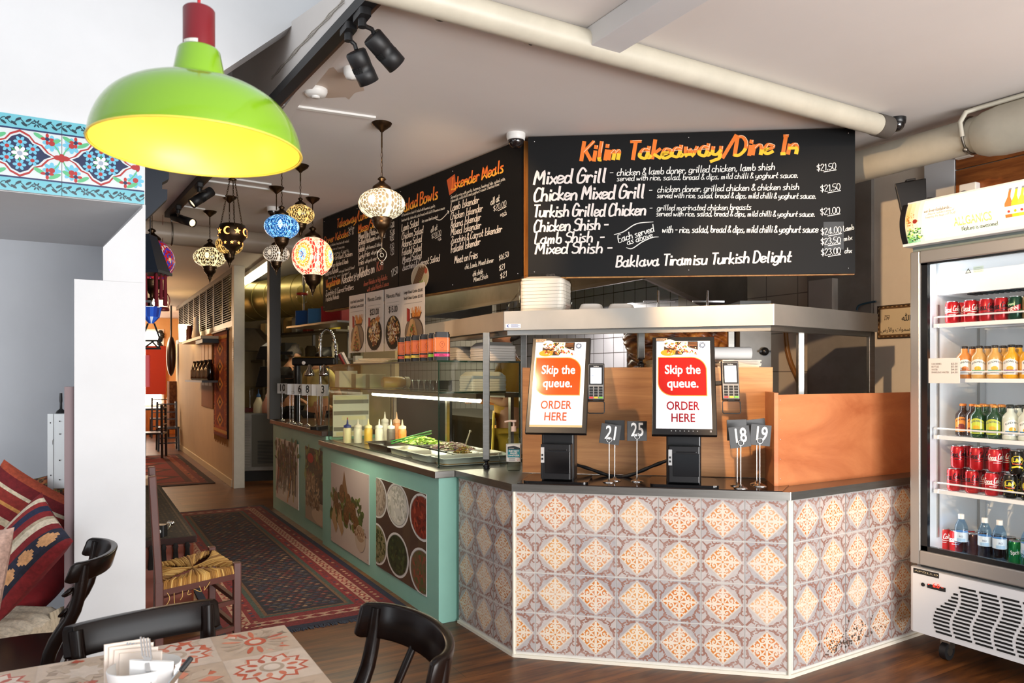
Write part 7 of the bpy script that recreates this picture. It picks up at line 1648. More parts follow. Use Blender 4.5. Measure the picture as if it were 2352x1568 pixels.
# electrical box and hose on the right wall
c0 = PX(1856, 645, XW-.09); c1 = PX(1912, 715, XW-.09)
t = thing('electrical_box', 'pale grey electrical box on the wall above the right end of the steel shelf', 'electrical box', (XW, c1.y, c1.z)); b = MB(); b.b2((XW-.09, c1.y, c1.z-.06), (XW-.001, c0.y, c0.z)); b.build('box_body', M('pale_grey', '#b4aea6', rough=.5, var=.1), t, bevel=.005)
b = MB(); b.b2((XW-.094, c1.y+.03, c1.z-.01), (XW-.0905, c1.y+.1, c1.z+.01)); b.build('box_label', WHITEP, t)
b = MB(); pts = [PX(x, y, XW-.05) for x, y in ((1803, 740), (1806, 790), (1815, 830), (1832, 870), (1848, 920))]; b.tube(catmull([tuple(p) for p in pts], 6), .02, 10); tag(b.build('gas_hose', M('brown_hose', '#8c5a20', rough=.4, var=.3)), 'curving brown hose hanging on the beige tiles right of the steel panel', 'hose')
b = MB(); pts = [PX(x, y, XW-.06) for x, y in ((1968, 712), (1972, 702), (1990, 696), (2012, 692))]; b.tube(catmull([tuple(p) for p in pts], 6), .007, 8); tag(b.build('wall_cable', M('blue_cable', '#2a4a5c', rough=.5)), 'short dark blue cable at the end of the steel shelf', 'cable')
# bench things seen through the case
c = P(868, 862, 8.6); b = MB(); b.X = Matrix.Translation((c.x, c.y, .121)) @ Matrix.Rotation(-TH, 4, 'Z'); b.b2((-.2, 0, 0), (.2, .3, 1.72)); tag(b.build('tall_cupboard', M('cream_cupboard', '#d9bd8a', rough=.5, var=.1)), 'tall cream cupboard seen through the far half of the glass case', 'cupboard')
c = P(960, 862, 7.2); b = MB(); b.X = Matrix.Translation((c.x, c.y, .121)) @ Matrix.Rotation(-TH, 4, 'Z'); b.b2((-.22, 0, 0), (.3, .4, 1.3)); tag(b.build('dark_oven', M('dark_oven', '#2b2824', rough=.4, metal=.4)), 'dark oven seen through the middle of the glass case', 'oven')
# spiral duct, fluorescent lamp, hanging lamp
t = thing('spiral_duct', 'fat spiral steel duct below the kitchen ceiling behind the black post', 'duct', tuple(P(650, 660, 10)))
a, e = P(532, 672, 11.5), P(800, 655, 9.0); a.z = 2.56; e.z = 2.54; b = MB(); b.cyl(a, e, .28, n=30); b.build('duct_run', M('yellowed_steel', '#a89a5c', rough=.4, metal=.8, var=.2), t)
z = (e-a).normalized(); Rm = z.to_track_quat('Z', 'Y').to_matrix()
for k in range(9): b = MB(); b.torus(a.lerp(e, (k+.5)/9), (.281), .006, 30, 5, Rm); b.build('duct_seam', M('yellowed_steel'), t)
a, e = P(632, 596, 8.8), P(548, 634, 11.2); a.z = e.z = 2.83
t = thing('fluorescent_lamp', 'lit fluorescent lamp on the ceiling between the white post and the black post', 'lamp', tuple((a+e)/2))
b = MB(); b.bar(a+UP*.03, e+UP*.03, .16, .05); b.build('lamp_housing', WHITEP, t); b = MB(); b.bar(a-UP*.01, e-UP*.01, .13, .03); b.build('diffuser', M('lit_diffuser', '#fff1d0', emit=4.5, ecol='#ffeec4'), t)
c = P(694, 675, 7.6); t = thing('glass_hanging_lamp', 'small clear glass lamp with red beads hanging in front of the spiral duct', 'lamp', (c.x, c.y, 2.9))
b = MB(); b.lathe([(.02, .09), (.055, .05), (.06, -.02), (.04, -.09), (.01, -.1)], 20, c); b.build('glass_body', glass('lamp_glass', (.9, .9, .75), ior=1.5), t); b = MB(); b.torus(c+UP*.0, .05, .012, 18, 6); b.build('bead_band', M('red_bead', '#b3301c', rough=.3), t); b = MB(); b.cyl(c+UP*.09, (c.x, c.y, 2.9), .004, n=6); b.build('cord', BLACKM, t)
# shelf of crates at the far left end of the kitchen
t = thing('crate_shelf', 'thin steel shelf carrying blue and red boxes under the leftmost menu board', 'shelf', tuple(P(745, 742, 8.0)))
a = P(692, 742, 8.6); e = P(812, 738, 7.6); a.z = e.z = 2.02; b = MB(); b.bar(a, e, .36, .02); b.build('shelf_board', STEEL_D, t); b = MB(); b.bar(a+FWD*.1, V((a.x, a.y, 2.9))+FWD*.1, .02, .02); b.bar(e+FWD*.1, V((e.x, e.y, 2.9))+FWD*.1, .02, .02); b.build('shelf_hanger', STEEL_D, t)
for k, (f, w, col, lab) in enumerate(((.16, .2, '#1e5aa0', 'dark blue box, leftmost on the high steel shelf'), (.42, .2, '#4a90d0', 'light blue box in the middle of the high steel shelf'), (.72, .26, '#b3202a', 'red box at the right of the high steel shelf'))):
    c = a.lerp(e, f); b = MB(); b.X = Matrix.Translation((c.x, c.y, 2.0305)) @ Matrix.Rotation(-TH-.4, 4, 'Z'); b.prism(rrect(w, .24, .015), 0, .17); tag(b.build('storage_box', M('box_'+col[1:], col, rough=.5)), lab, 'box', 'boxes on the high kitchen shelf')
t = thing('spray_tap', 'chrome coiled spray tap arching above the dark haired person', 'tap', tuple(P(750, 862, 8.9)))
pts = [P(x, y, 8.35) for x, y in ((736, 900), (736, 790), (738, 768), (748, 757), (760, 762), (768, 780), (772, 815))]; b = MB(); b.tube(catmull([tuple(p) for p in pts], 10), .016, 8, rf=lambda f: 1+.25*math.sin(f*260)); b.build('coil_hose', CHROME, t); b = MB(); b.cyl(P(772, 815, 8.35), P(773, 835, 8.35), .02); b.build('spray_head', BLACKP, t)
q = P(736, 900, 8.35); b = MB(); b.cyl((q.x, q.y, .981), tuple(q), .016); b.build('riser', CHROME, t)
# racks at the back wall
t = thing('back_rack', 'steel rack with shelves along the far kitchen wall', 'rack', tuple(P(700, 862, 11.5)))
ra = P(560, 800, 12.6); rb = P(800, 800, 10.4); uu = V((rb.x-ra.x, rb.y-ra.y, 0)).normalized()
for z in (1.25, 1.7, 2.1): b = MB(); p0, p1 = V((ra.x, ra.y, z)), V((rb.x, rb.y, z)); b.bar(p0, p1, .4, .03); b.build('rack_shelf', STEEL_D, t)
for f in (.02, .35, .68, .98): b = MB(); p = ra.lerp(rb, f)+FWD*.19; b.bar((p.x, p.y, .121), (p.x, p.y, 2.2), .04, .04); b.build('rack_upright', STEEL_D, t)
rnd = random.Random(14); cc = ['#d8c890', '#e8e0c8', '#c8b23a', '#6a5a3a', '#b8402a', '#8a8a80', '#d0a860', '#e4dcc4']
for z, s in ((1.2655, 0), (1.7155, 1), (2.1155, 2)):
    for k in range(9):
        p = ra.lerp(rb, (k+.7)/9.8); w = rnd.uniform(.12, .22); h = rnd.uniform(.12, .28); b = MB(); b.X = Matrix.Translation((p.x, p.y, z)) @ Matrix.Rotation(math.atan2(uu.y, uu.x), 4, 'Z')
        if rnd.random() < .45: b.lathe([(w*.4, 0), (w*.42, h*.8), (w*.3, h*.95), (w*.3, h)], 14); nm = 'jar'
        else: b.prism(rrect(w, .2, .01), 0, h); nm = 'carton'
        tag(b.build('storage_'+nm, M('stored_%d' % ((k*3+s) % 8), cc[(k*3+s) % 8], rough=.5)), '%s %s from the left on the %s shelf of the back kitchen rack' % (ORD[k], nm, ('lowest', 'middle', 'top')[s]), nm, 'goods on the back kitchen rack')
# corner behind the white post: fridge, bottles, dispensers
c = P(592, 862, 10.3); t = thing('undercounter_fridge', 'stainless undercounter fridge in the doorway between the white post and the mint counter', 'fridge', (c.x, c.y, 0))
b = MB(); b.X = Matrix.Translation((c.x, c.y, 0)) @ Matrix.Rotation(-TH+.25, 4, 'Z'); X_ = b.X
b.b2((-.2, 0, .14), (.28, .5, .95)); b.build('fridge_body', SD2, t, bevel=.008); b = MB(); b.X = X_; b.b2((-.08, -.012, .2), (.27, 0, .93)); dr_ = b.build('fridge_door', M('dim_steel', '#5e5a50', rough=.35, metal=.8), t)
b = MB(); b.X = X_
for k in range(16): b.b2((.0, -.016, .25+k*.02), (.24, -.0125, .26+k*.02))
b.build('vent_grille', BLACKM, dr_); b = MB(); b.X = X_
for k in range(30): b.b2((-.19, -.006, .2+k*.022), (-.1, -.001, .21+k*.022))
b.build('side_vent', M('pale_grey'), t); b = MB(); b.X = X_; b.b2((-.18, .02, 0), (.26, .48, .139)); b.build('plinth', BLACKM, t)
def spray(px, col, liq, label):
    c = P(px, 940, 10.25); t = thing('spray_bottle', label, 'bottle', (c.x, c.y, .951), 0, 'squirt bottles on the undercounter fridge')
    b = MB(); b.lathe([(.07, 0), (.075, .02), (.07, .12), (.035, .2), (.028, .22)], 20, (c.x, c.y, .951)); b.build('bottle_body', M('squirt_'+col, '#'+col, rough=.3), t)
    b = MB(); b.lathe([(.03, .22), (.03, .245), (.008, .27), (.004, .33)], 14, (c.x, c.y, .951)); b.build('nozzle', M('nozzle_'+liq, '#'+liq, rough=.4), t)
spray(594, 'e6dcc0', '2a5a9a', 'white squirt bottle with a blue collar on the undercounter fridge'); spray(614, 'd89a8c', 'e8c8c0', 'pink squirt bottle beside the black post')
for px, py, h, w, lab in ((612, 810, .17, .24, 'upper black paper dispenser left of the black post'), (613, 865, .26, .26, 'lower black paper dispenser left of the black post')):
    c = P(px, py, 9.3); t = thing('paper_dispenser', lab, 'dispenser', tuple(c), 0, 'black dispensers by the post'); b = MB(); b.X = Matrix.Translation(c) @ Matrix.Rotation(-TH, 4, 'Z'); b.add([(-w/2, -.06, -h/2), (w/2, -.06, -h/2), (w/2, .1, -h/2), (-w/2, .1, -h/2), (-w/2*.7, .0, h/2), (w/2, .0, h/2), (w/2, .1, h/2), (-w/2*.7, .1, h/2)], [(3, 2, 1, 0), (4, 5, 6, 7), (0, 1, 5, 4), (1, 2, 6, 5), (2, 3, 7, 6), (3, 0, 4, 7)]); b.build('dispenser_body', BLACKP, t, bevel=.01)
    b = MB(); b.bar(c+FWD*.1, c+FWD*.1+RGT*.3, .04, .04); b.build('wall_arm', BLACKM, t)
    if h < .2: b = MB(); b.X = Matrix.Translation(c) @ Matrix.Rotation(-TH, 4, 'Z'); b.add([(-.06, 0, h/2), (.08, 0, h/2), (.06, .04, h/2+.09)], [(0, 1, 2)]); b.build('paper_sheet', WHITEP, t)
c = P(577, 862, 10.6); t = thing('drink_dispenser', 'clear juice dispenser with a steel body left of the squirt bottles', 'dispenser', (c.x, c.y, .951)); b = MB(); b.lathe([(.1, .06), (.1, .3), (.09, .36)], 20, (c.x-.02, c.y, .951)); b.build('tank', glass('tank_plastic', (.9, .88, .8), ior=1.45, rough=.1), t); b = MB(); b.X = Matrix.Translation((c.x-.02, c.y, .951)); b.b2((-.09, -.09, 0), (.09, .09, .059)); b.build('dispenser_base', M('dark_red_plastic', '#4a1412', rough=.3), t)
c = P(583, 800, 10.8); t = thing('slicer_hood', 'sloping steel machine on the wall shelf left of the black dispensers', 'machine', tuple(c)); b = MB(); b.X = Matrix.Translation((c.x, c.y, 1.86)) @ Matrix.Rotation(-TH, 4, 'Z'); b.add([(-.16, 0, 0), (.26, 0, 0), (.26, .3, 0), (-.16, .3, 0), (-.16, 0, .3), (.0, 0, .3), (.0, .3, .3), (-.16, .3, .3)], [(3, 2, 1, 0), (4, 5, 6, 7), (0, 1, 5, 4), (1, 2, 6, 5), (2, 3, 7, 6), (3, 0, 4, 7)]); b.build('machine_body', STEEL_D, t)
b = MB(); b.X = Matrix.Translation((c.x, c.y, 1.83)) @ Matrix.Rotation(-TH, 4, 'Z'); b.b2((-.2, -.02, 0), (.3, .34, .029)); b.bar((.05, .3, 0), (.05, .3, -1.709), .03, .03); b.build('support_bracket', STEEL_D, t)
# ================================================================ CORRIDOR AND BACK ROOM
def rug(name, x0, x1, y0, y1, label, fn, fringe=None):
    t = thing(name, label, 'rug', ((x0+x1)/2, (y0+y1)/2, 0)); b = MB(); b.b2((x0, y0, .001), (x1, y1, .009)); pile = b.build('pile', M('rug_back_'+name, '#2a1a1c', rough=.9), t)
    m = MB(); cv = Cv(m, (x0, y0, .0095), (1, 0, 0), (0, 1, 0), eps=.0004); fn(cv, x1-x0, y1-y0, random.Random(5)); m.build('woven_pattern', M('woven_wool', rough=.95, attr=True, var=.5, scale=70), pile, fix=False)
    if fringe:
        b = MB(); rnd = random.Random(1)
        for k in range(260): x = x0+(x1-x0)*k/259; b.bar((x, y0+.002, .006), (x+rnd.uniform(-.01, .01), y0-.035+rnd.uniform(-.012, .01), .003), .0045, .003)
        b.build('fringe', M('dark_fringe', fringe, rough=.9), t, kind='stuff')
def runner_pat(cv, w, h, r):
    def frame(a, c, l): cv.rect(a, a, w-a, h-a, c, l)
    frame(0, '#1b2136', 0); frame(.045, '#6e1d22', 1); frame(.13, '#b08a74', 2); frame(.2, '#7a2226', 3); frame(.27, '#3f4a42', 4); frame(.3, '#6b4a34', 5); frame(.32, '#211d28', 6)
    for s in (.165, w-.165):
        k = 0; y = .05
        while y < h-.05:
            cv.poly([(s-.03, y), (s, y-.045), (s+.03, y), (s, y+.045)], '#7a2226' if k % 2 else '#8c3a34', 3); cv.poly([(s-.012, y), (s, y-.02), (s+.012, y), (s, y+.02)], '#c8a888', 4); y += .095; k += 1
    for s in (.165, h-.165):
        x = .2
        while x < w-.2: cv.poly([(x-.045, s), (x, s-.03), (x+.045, s), (x, s+.03)], '#7a2226', 3); x += .095
    for s in (.088, w-.088, .235, w-.235):
        y = .1
        while y < h-.1: cv.circ(s+r.uniform(-.004, .004), y, .014, .016, r.choice(['#9a4038', '#30304a', '#a88468', '#54222a']), 4, n=6); y += .06
    y = .38
    while y < h-.36:
        x = .36+(.03 if int(y*20) % 2 else 0)
        while x < w-.34:
            c = r.choice(['#7a302e', '#3a4258', '#8c5a48', '#5a2428', '#31364a', '#a07c5e', '#5f4a3c'])
            cv.poly([(x-.02, y), (x, y-.014), (x+.02, y), (x, y+.014)], c, 7); cv.line([(x-.026, y-.018), (x+.02, y-.024)], .008, r.choice(['#6a2a2c', '#4a4a58', '#8a6a50']), 8); x += .058
        y += .05
rug('runner_rug', .67, 1.79, 4.33, 8.62, 'long dark red and navy patterned runner beside the mint counter', runner_pat, '#2a3040')
def red_pat(cv, w, h, r):
    for i, c in enumerate(('#2a1216', '#6a1c1e', '#8c4a3a', '#4a1418', '#7d1a1e')): a = .05+.085*i; cv.rect(a-.05, a-.05, w-a+.05, h-a+.05, c, i)
    for k in range(4): yy = .9+k*(h-1.4)/3; cv.poly([(w*.5-.35, yy), (w*.5, yy-.35), (w*.5+.35, yy), (w*.5, yy+.35)], '#4a1216', 6); cv.poly([(w*.5-.2, yy), (w*.5, yy-.2), (w*.5+.2, yy), (w*.5, yy+.2)], '#9a3428', 7)
    for k in range(260): cv.circ(r.choice([.09, .2, w-.09, w-.2]), r.uniform(.05, h-.05), .016, .02, r.choice(['#b07a5a', '#2a2a38', '#a84a34']), 6, n=6)
rug('entry_rug', .25, 1.6, 10.75, 15.0, 'bright red patterned rug farther along the corridor', red_pat)
XF = XP-.002
def pan_at(px0, py0, px1, py1, X=XF):
    a, c = PX(px0, py0, X), PX(px1, py1, X); return a, c
# louvred timber screen above the partition
t = thing('louvre_screen', 'brown slatted timber screen standing on the cream partition wall', 'screen', (XP+.05, 12.9, 2.12)); SLAT = wood('dark_slats', '#1f1108', '#452810', rough=.45, stretch=(1, 1, 10))
b = MB(); b.b2((XP, 10.25, 2.121), (XP+.07, 16.9, 2.2)); b.b2((XP, 10.25, 2.83), (XP+.07, 16.9, 2.899)); b.build('screen_rail', SLAT, t)
for k in range(9): y = 10.27+k*.755; b = MB(); b.b2((XP-.005, y, 2.2), (XP+.075, y+.06, 2.83)); b.build('screen_post', SLAT, t)
for k in range(8):
    y0 = 10.33+k*.755; b = MB()
    for i in range(19): z = 2.22+i*.033; b.add([(XP, y0, z), (XP, y0+.695, z), (XP+.05, y0+.695, z+.02), (XP+.05, y0, z+.02), (XP, y0, z+.006), (XP, y0+.695, z+.006), (XP+.05, y0+.695, z+.026), (XP+.05, y0, z+.026)], [(0, 1, 2, 3), (7, 6, 5, 4), (0, 1, 5, 4), (1, 2, 6, 5), (2, 3, 7, 6), (3, 0, 4, 7)])
    b.build('louvre_panel', SLAT, t)
# hanging kilim strip
a, c = pan_at(494, 762, 526, 1008); zt, zb = PX(510, 762, XF).z, PX(510, 1002, XF).z; ya, yb = a.y, PX(525, 900, XF).y
t = thing('hanging_kilim', 'narrow orange and black kilim hanging on the partition wall', 'wall hanging', (XP, (ya+yb)/2, zb)); w = ya-yb; h = zt-zb
b = MB(); b.b2((XP-.02, yb, zb), (XP-.004, ya, zt)); kb = b.build('backing', M('kilim_dark', '#2a120c', rough=.9), t)
m = MB(); cv = Cv(m, (XP-.021, ya, zb), (0, -1, 0), UP, eps=.0006); cv.rect(0, 0, w, h, '#7a2a14', 0); cv.rect(w*.08, h*.03, w*.92, h*.97, '#b8501e', 1); cv.rect(w*.2, h*.1, w*.8, h*.9, '#8c3416', 2)
r = random.Random(2)
for k in range(5): y = h*(.16+.17*k); cv.poly([(w*.25, y), (w*.5, y-h*.075), (w*.75, y), (w*.5, y+h*.075)], '#d8842e', 3); cv.poly([(w*.36, y), (w*.5, y-h*.045), (w*.64, y), (w*.5, y+h*.045)], '#5a1a12', 4); cv.poly([(w*.44, y), (w*.5, y-h*.02), (w*.56, y), (w*.5, y+h*.02)], '#e8c060', 5)
for k in range(120): cv.circ(w*r.choice([.06, .14, .86, .94]), h*r.uniform(.02, .98), .018, .012, r.choice(['#e0a040', '#2a1410', '#c86a28']), 4, n=6)
cv.rect(0, h*.93, w, h*.96, '#d8a050', 5); cv.rect(0, h*.04, w, h*.07, '#d8a050', 5); m.build('woven_pattern', M('woven_wool'), kb, fix=False)
b = MB()
for k in range(30): y = ya-w*k/29; b.bar((XP-.012, y, zb), (XP-.014, y+.006*math.sin(k*3), zb-.09-.02*math.sin(k*5)), .01, .005)
b.build('fringe', M('tan_fringe', '#a8743c', rough=.9), t, kind='stuff'); b = MB(); b.cyl((XP-.03, ya+.05, zt+.01), (XP-.03, yb-.05, zt+.01), .018); b.build('hanging_rod', SLAT, t)
a, c = pan_at(465, 766, 492, 940); t = thing('notice_board', 'brown board with clear pockets on the partition left of the kilim', 'board', (XP, (a.y+c.y)/2, c.z)); ybd = PX(491, 850, XF).y; zt = PX(478, 768, XF).z; zb = PX(478, 935, XF).z
b = MB(); b.b2((XP-.018, ybd, zb), (XP-.003, a.y, zt)); nb = b.build('board', M('brown_board', '#8a5a2c', rough=.7, spec=.1), t)
for k, (f0, f1) in enumerate(((.55, .97), (.3, .52))):
    for j in range(3): b = MB(); b.b2((XP-.026, a.y-(a.y-ybd)*(.08+.31*j), zb+(zt-zb)*f0), (XP-.019, a.y-(a.y-ybd)*(.34+.31*j), zb+(zt-zb)*f1)); b.build('pocket', M('pocket_card', '#b5905c', rough=.6), t)
b = MB(); cv = Cv(b, (XP-.0115, 10.2, PX(532, 833, XP-.01).z), (0, -1, 0), UP, eps=.0006); 
hh = PX(532, 782, XP-.01).z-PX(532, 833, XP-.01).z; cv.rect(0, 0, .07, hh, '#c8b898', 0)
for k in range(9): cv.rect(.006, hh*(.06+.1*k), .062, hh*(.12+.1*k), ['#4a4a5a', '#7a5a4a', '#3a3a44'][k % 3], 1)
tag(b.build('paper_notice', PAINT, fix=False), 'small printed notice stuck high on the near face of the white post', 'notice')
# wall shelf with lamp, bottles and glasses
a, c = pan_at(398, 786, 462, 800); zs_ = PX(440, 795, XF).z; y0s, y1s = PX(466, 790, XF-.0).y, 15.2
t = thing('wall_shelf', 'white wall shelf on the partition holding a small glowing lamp', 'shelf', (XP, 14, zs_)); y0s = PX(463, 790, XP-.25).y
b = MB(); b.b2((XP-.26, y0s, zs_), (XP-.001, y0s+2.3, zs_+.04)); b.build('shelf_board', M('cream_trim', '#d9c9a8'), t); b = MB(); b.b2((XP-.24, y0s+.0, zs_-.06), (XP-.001, y0s+.7, zs_-.001)); b.build('shelf_bracket', BLACKM, t)
zr = PX(430, 872, XP-.2).z; t = thing('glass_rack', 'dark rack of glasses fixed on the partition below the white shelf', 'rack', (XP, y0s+1, zr)); b = MB(); b.b2((XP-.24, y0s+.05, zr-.03), (XP-.001, y0s+2.0, zr)); b.build('rack_board', SLAT, t)
for k in range(14):
    y = y0s+.12+k*.135; b = MB(); h = .22 if k % 3 else .3; b.lathe([(.035, 0), (.05, .02), (.05, h*.7), (.03, h*.85), (.03, h)], 12, (XP-.12, y, zr+.001)); tag(b.build('dark_jar', M('dark_glass', '#1a120c', rough=.08, coat=.5)), '%s dark glass jar from the near end of the rack under the white shelf' % (ORD[k] if k < 12 else ('thirteenth', 'fourteenth')[k-12]), 'jar', 'dark jars on the partition rack')
zl = zs_+.041
c = PX(424, 770, XP-.14); t = thing('table_lamp', 'small glowing lamp on the white wall shelf', 'lamp', (c.x, c.y, zl)); b = MB(); b.lathe([(.09, .03), (.1, .33)], 18, (c.x, c.y, zl), cap0=False, cap1=False); b.build('lamp_shade', M('lit_shade', '#ffe8b0', emit=5, ecol='#ffd890'), t); b = MB(); b.lathe([(.07, 0), (.07, .015), (.02, .03), (.02, .1)], 14, (c.x, c.y, zl)); b.build('base', BRONZE, t)
lamp('shelf_lamp_light', 'POINT', (XP-.3, c.y, zl+.25), 5, (1, .7, .35), shadow_soft_size=.08)
c = PX(436, 775, XP-.14); b = MB(); b.lathe([(.06, 0), (.06, .2), (.045, .22), (.045, .27)], 14, (c.x, c.y, zl)); tag(b.build('sauce_jar', M('dark_red_plastic', '#4a1412')), 'dark jar beside the glowing lamp on the wall shelf', 'jar')
c = PX(450, 770, XP-.14); b = MB(); b.lathe([(.05, 0), (.065, .05), (.04, .2), (.03, .36)], 14, (c.x, c.y, zl)); tag(b.build('white_vase', WHITEP), 'slim white vase at the near end of the wall shelf', 'vase')
# long necked lute and a fabric strip hung at the far end of the partition
c = PX(393, 800, XP-.12); t = thing('long_necked_lute', 'dark red long necked lute hanging at the far end of the partition', 'instrument', (c.x, c.y, c.z-.5))
b = MB(); b.ball((c.x, c.y, c.z-.15), .26, 20, 12, (.35, .6, 1.6)); b.build('lute_body', M('lute_wood', '#2e0d07', rough=.3, coat=.2), t); b = MB(); b.bar((c.x, c.y, c.z+.2), (c.x, c.y, c.z+1.25), .05, .03); b.build('neck', M('black_wood', '#160e0a', rough=.35), t)
c = PX(391, 950, XP-.1); b = MB(); b.b2((c.x-.04, c.y-.24, .35), (XP-.001, c.y+.2, 1.35)); t2 = tag(b.build('fabric_strip', M('patterned_cloth', '#3c1a16', rough=.9, var=.6, scale=18, var2='#8a5a3a')), 'long dark patterned cloth hanging below the lute', 'cloth')
# hanging things at the left edge of the corridor
NAVY = M('navy_paint', '#232c3a', rough=.5)
a = PY(336, 400, 5.26); z0 = P(350, 475, 4.9).z; b = MB(); xs = .265
pr = [(0, 0), (.0, -.55), (.05, -.5), (.22, -.3), (.22, -.24), (.19, -.24), (.19, -.2), (.23, -.17), (.23, -.07), (.2, -.03), (.2, 0)]
vs = [(xs+x, 5.2, ZC-.001+z) for x, z in pr]+[(xs+x, 5.3, ZC-.001+z) for x, z in pr]; n = len(pr); b.add(vs, [list(range(n))[::-1], list(range(n, 2*n))]+[(i, (i+1) % n, n+(i+1) % n, n+i) for i in range(n)])
tag(b.build('corbel_bracket', NAVY), 'dark navy wooden bracket under the ceiling at the back of the white pillar', 'bracket')
t, c, zf = lantern(349, 598, 5.9, .17, 1.0, mosaic(['#c8242c', '#a81a2a', '#d8404a'], ['#e8d0a0', '#3a4ab8', '#c8242c', '#4a3ac0', '#e8e0d8', '#c8242c', '#3040a0', '#d84a50'], 4, 2.0, specks=['#4a4ac8', '#e8c8c0', '#3838a8'], petals=18), 'red and blue beaded globe lantern half hidden behind the white pillar', .35, seg=72, m=36)
c = P(345, 585, 5.35); t = thing('navy_lantern', 'navy wooden lantern with dark red tassels hanging beside the white pillar', 'lantern', (c.x, c.y, ZC))
b = MB(); b.X = Matrix.Translation((c.x, c.y, c.z)) @ Matrix.Rotation(-TH, 4, 'Z'); b.add([(-.1, -.1, -.12), (.1, -.1, -.12), (.1, .1, -.12), (-.1, .1, -.12), (-.06, -.06, .14), (.02, -.06, .14), (.02, .06, .14), (-.06, .06, .14)], [(3, 2, 1, 0), (4, 5, 6, 7), (0, 1, 5, 4), (1, 2, 6, 5), (2, 3, 7, 6), (3, 0, 4, 7)]); b.b2((-.11, -.11, -.14), (.11, .11, -.12)); b.build('lantern_body', NAVY, t)
b = MB(); b.cyl((c.x, c.y, c.z+.13), (c.x, c.y, ZC), .004); b.build('cord', BLACKM, t)
rnd = random.Random(4)
for k in range(12):
    b = MB(); o = RGT*rnd.uniform(-.09, .1)+FWD*rnd.uniform(-.08, .08); p = c+o-UP*.14; L_ = rnd.uniform(.16, .24); b.lathe([(.004, 0), (.011, -.01), (.009, -.03), (.014, -L_)], 8, p); b.build('tassel', M('wine_tassel', '#6e0f1e', rough=.8), t)
c = P(374, 692, 6.6); t = thing('oil_lantern', 'small dark red oil lantern hanging with a lit glass', 'lantern', (c.x, c.y, c.z))
RL = M('oxblood_metal', '#7a1f1c', rough=.4, metal=.3); b = MB(); b.lathe([(.05, -.085), (.055, -.075), (.05, -.055), (.03, -.05)], 18, c); b.build('base', RL, t); b = MB(); b.lathe([(.03, -.05), (.042, -.01), (.03, .035)], 18, c, cap0=False, cap1=False); b.build('lamp_glass', M('lit_lantern_glass', '#fff0d8', emit=2.2, ecol='#ffe0b0'), t); b = MB(); b.lathe([(.036, .035), (.03, .06), (.014, .075), (.012, .1)], 18, c); b.build('chimney', RL, t); b = MB()
for s in (-1, 1): b.tube(catmull([tuple(c+RGT*.045*s-UP*.06), tuple(c+RGT*.062*s), tuple(c+RGT*.05*s+UP*.05), tuple(c+RGT*.015*s+UP*.09)], 4), .004, 6)
b.cyl(c+UP*.1, (c.x, c.y, ZC), .002, n=5); b.build('wire_guard', RL, t)
c = P(356, 692, 8.5); t = thing('spot_lamp', 'small bright bulb lamp left of the oil lantern', 'lamp', (c.x, c.y, ZC)); b = MB(); b.ball(c, .05, 12, 8); b.build('bulb', M('bright_bulb', '#fff2d8', emit=8, ecol='#ffe8c0'), t); b = MB(); b.cyl(c+UP*.04, (c.x, c.y, ZC), .01); b.cyl(c-RGT*.02, c-RGT*.14-UP*.02, .05); b.build('lamp_stem', BRONZE, t)
c = P(347, 728, 4.72); t = thing('blue_glass_lamp', 'small blue and white mosaic lamp on a black wire stand beside the pillar', 'lamp', (c.x, c.y, c.z)); b = MB(); b.lathe([(.015, -.04), (.05, .0), (.062, .06), (.066, .065)], 18, c, colf=mosaic(['#1d3f9a', '#2a5ac0', '#dfe8f4'], ['#e8f0f8', '#1a2f80', '#c8d8f0', '#2040a0'], 5, 1.2), cap0=False, cap1=False); b.build('glass_bowl', globe_mat(.35), t); b = MB(); b.X = Matrix.Translation(c) @ Matrix.Rotation(-TH, 4, 'Z')
for s in (-1, 1): b.bar((.06*s, 0, -.15), (.02*s, 0, -.04), .008, .008); b.bar((.06*s, 0, -.15), (.05*s, 0, -.2), .008, .008)
b.bar((-.06, 0, -.15), (.07, 0, -.15), .012, .012); b.bar((-.05, 0, -.2), (.06, 0, -.2), .012, .012); b.bar((-.05, 0, -.2), (.02, 0, -.15), .008, .008); b.bar((.0, 0, -.15), (.05, 0, -.2), .008, .008); b.build('wire_stand', BLACKM, t)
b = MB(); b.bar((.2605, c.y, c.z+.1), (c.x, c.y, c.z+.1), .014, .014); b.bar((c.x, c.y, c.z+.1), (c.x, c.y, c.z+.06), .01, .01); b.build('wall_hook', BLACKM, t)
c = P(337, 852, 4.72); b = MB(); b.rbox((.2605, 5.17, c.z-.1), (.385, 5.23, c.z+.1), .01); tag(b.build('red_cushion_panel', M('bright_red', '#b8202c', rough=.5)), 'red board edge showing behind the white pillar', 'board')
# back room: tables and chairs
DW = M('dark_wood', '#1a100b', rough=.3, coat=.3)
def simple_chair(x, y, rz, label, first=[None]):
    if first[0] is None:
        t = thing('dining_chair', label, 'chair', (x, y, 0), rz, 'dark chairs in the back room'); first[0] = t
        b = MB(); b.rbox((-.2, -.2, .43), (.2, .2, .46), .03); b.build('seat', DW, t, world=False)
        for sx in (-1, 1):
            for sy in (-1, 1): b = MB(); b.bar((sx*.18, sy*.18, 0), (sx*.17, sy*.17, .43 if sy > 0 else .95), .04, .04); b.build('leg', DW, t, world=False)
        for z in (.6, .74, .9): b = MB(); b.bar((-.17, -.175, z), (.17, -.175, z), .06 if z > .8 else .035, .02); b.build('back_slat', DW, t, world=False)
        for z in (.15, .25): b = MB(); b.bar((-.17, .17, z), (.17, .17, z), .025, .025); b.build('stretcher', DW, t, world=False)
        return t
    return dup(first[0], (x, y, 0), rz, label)
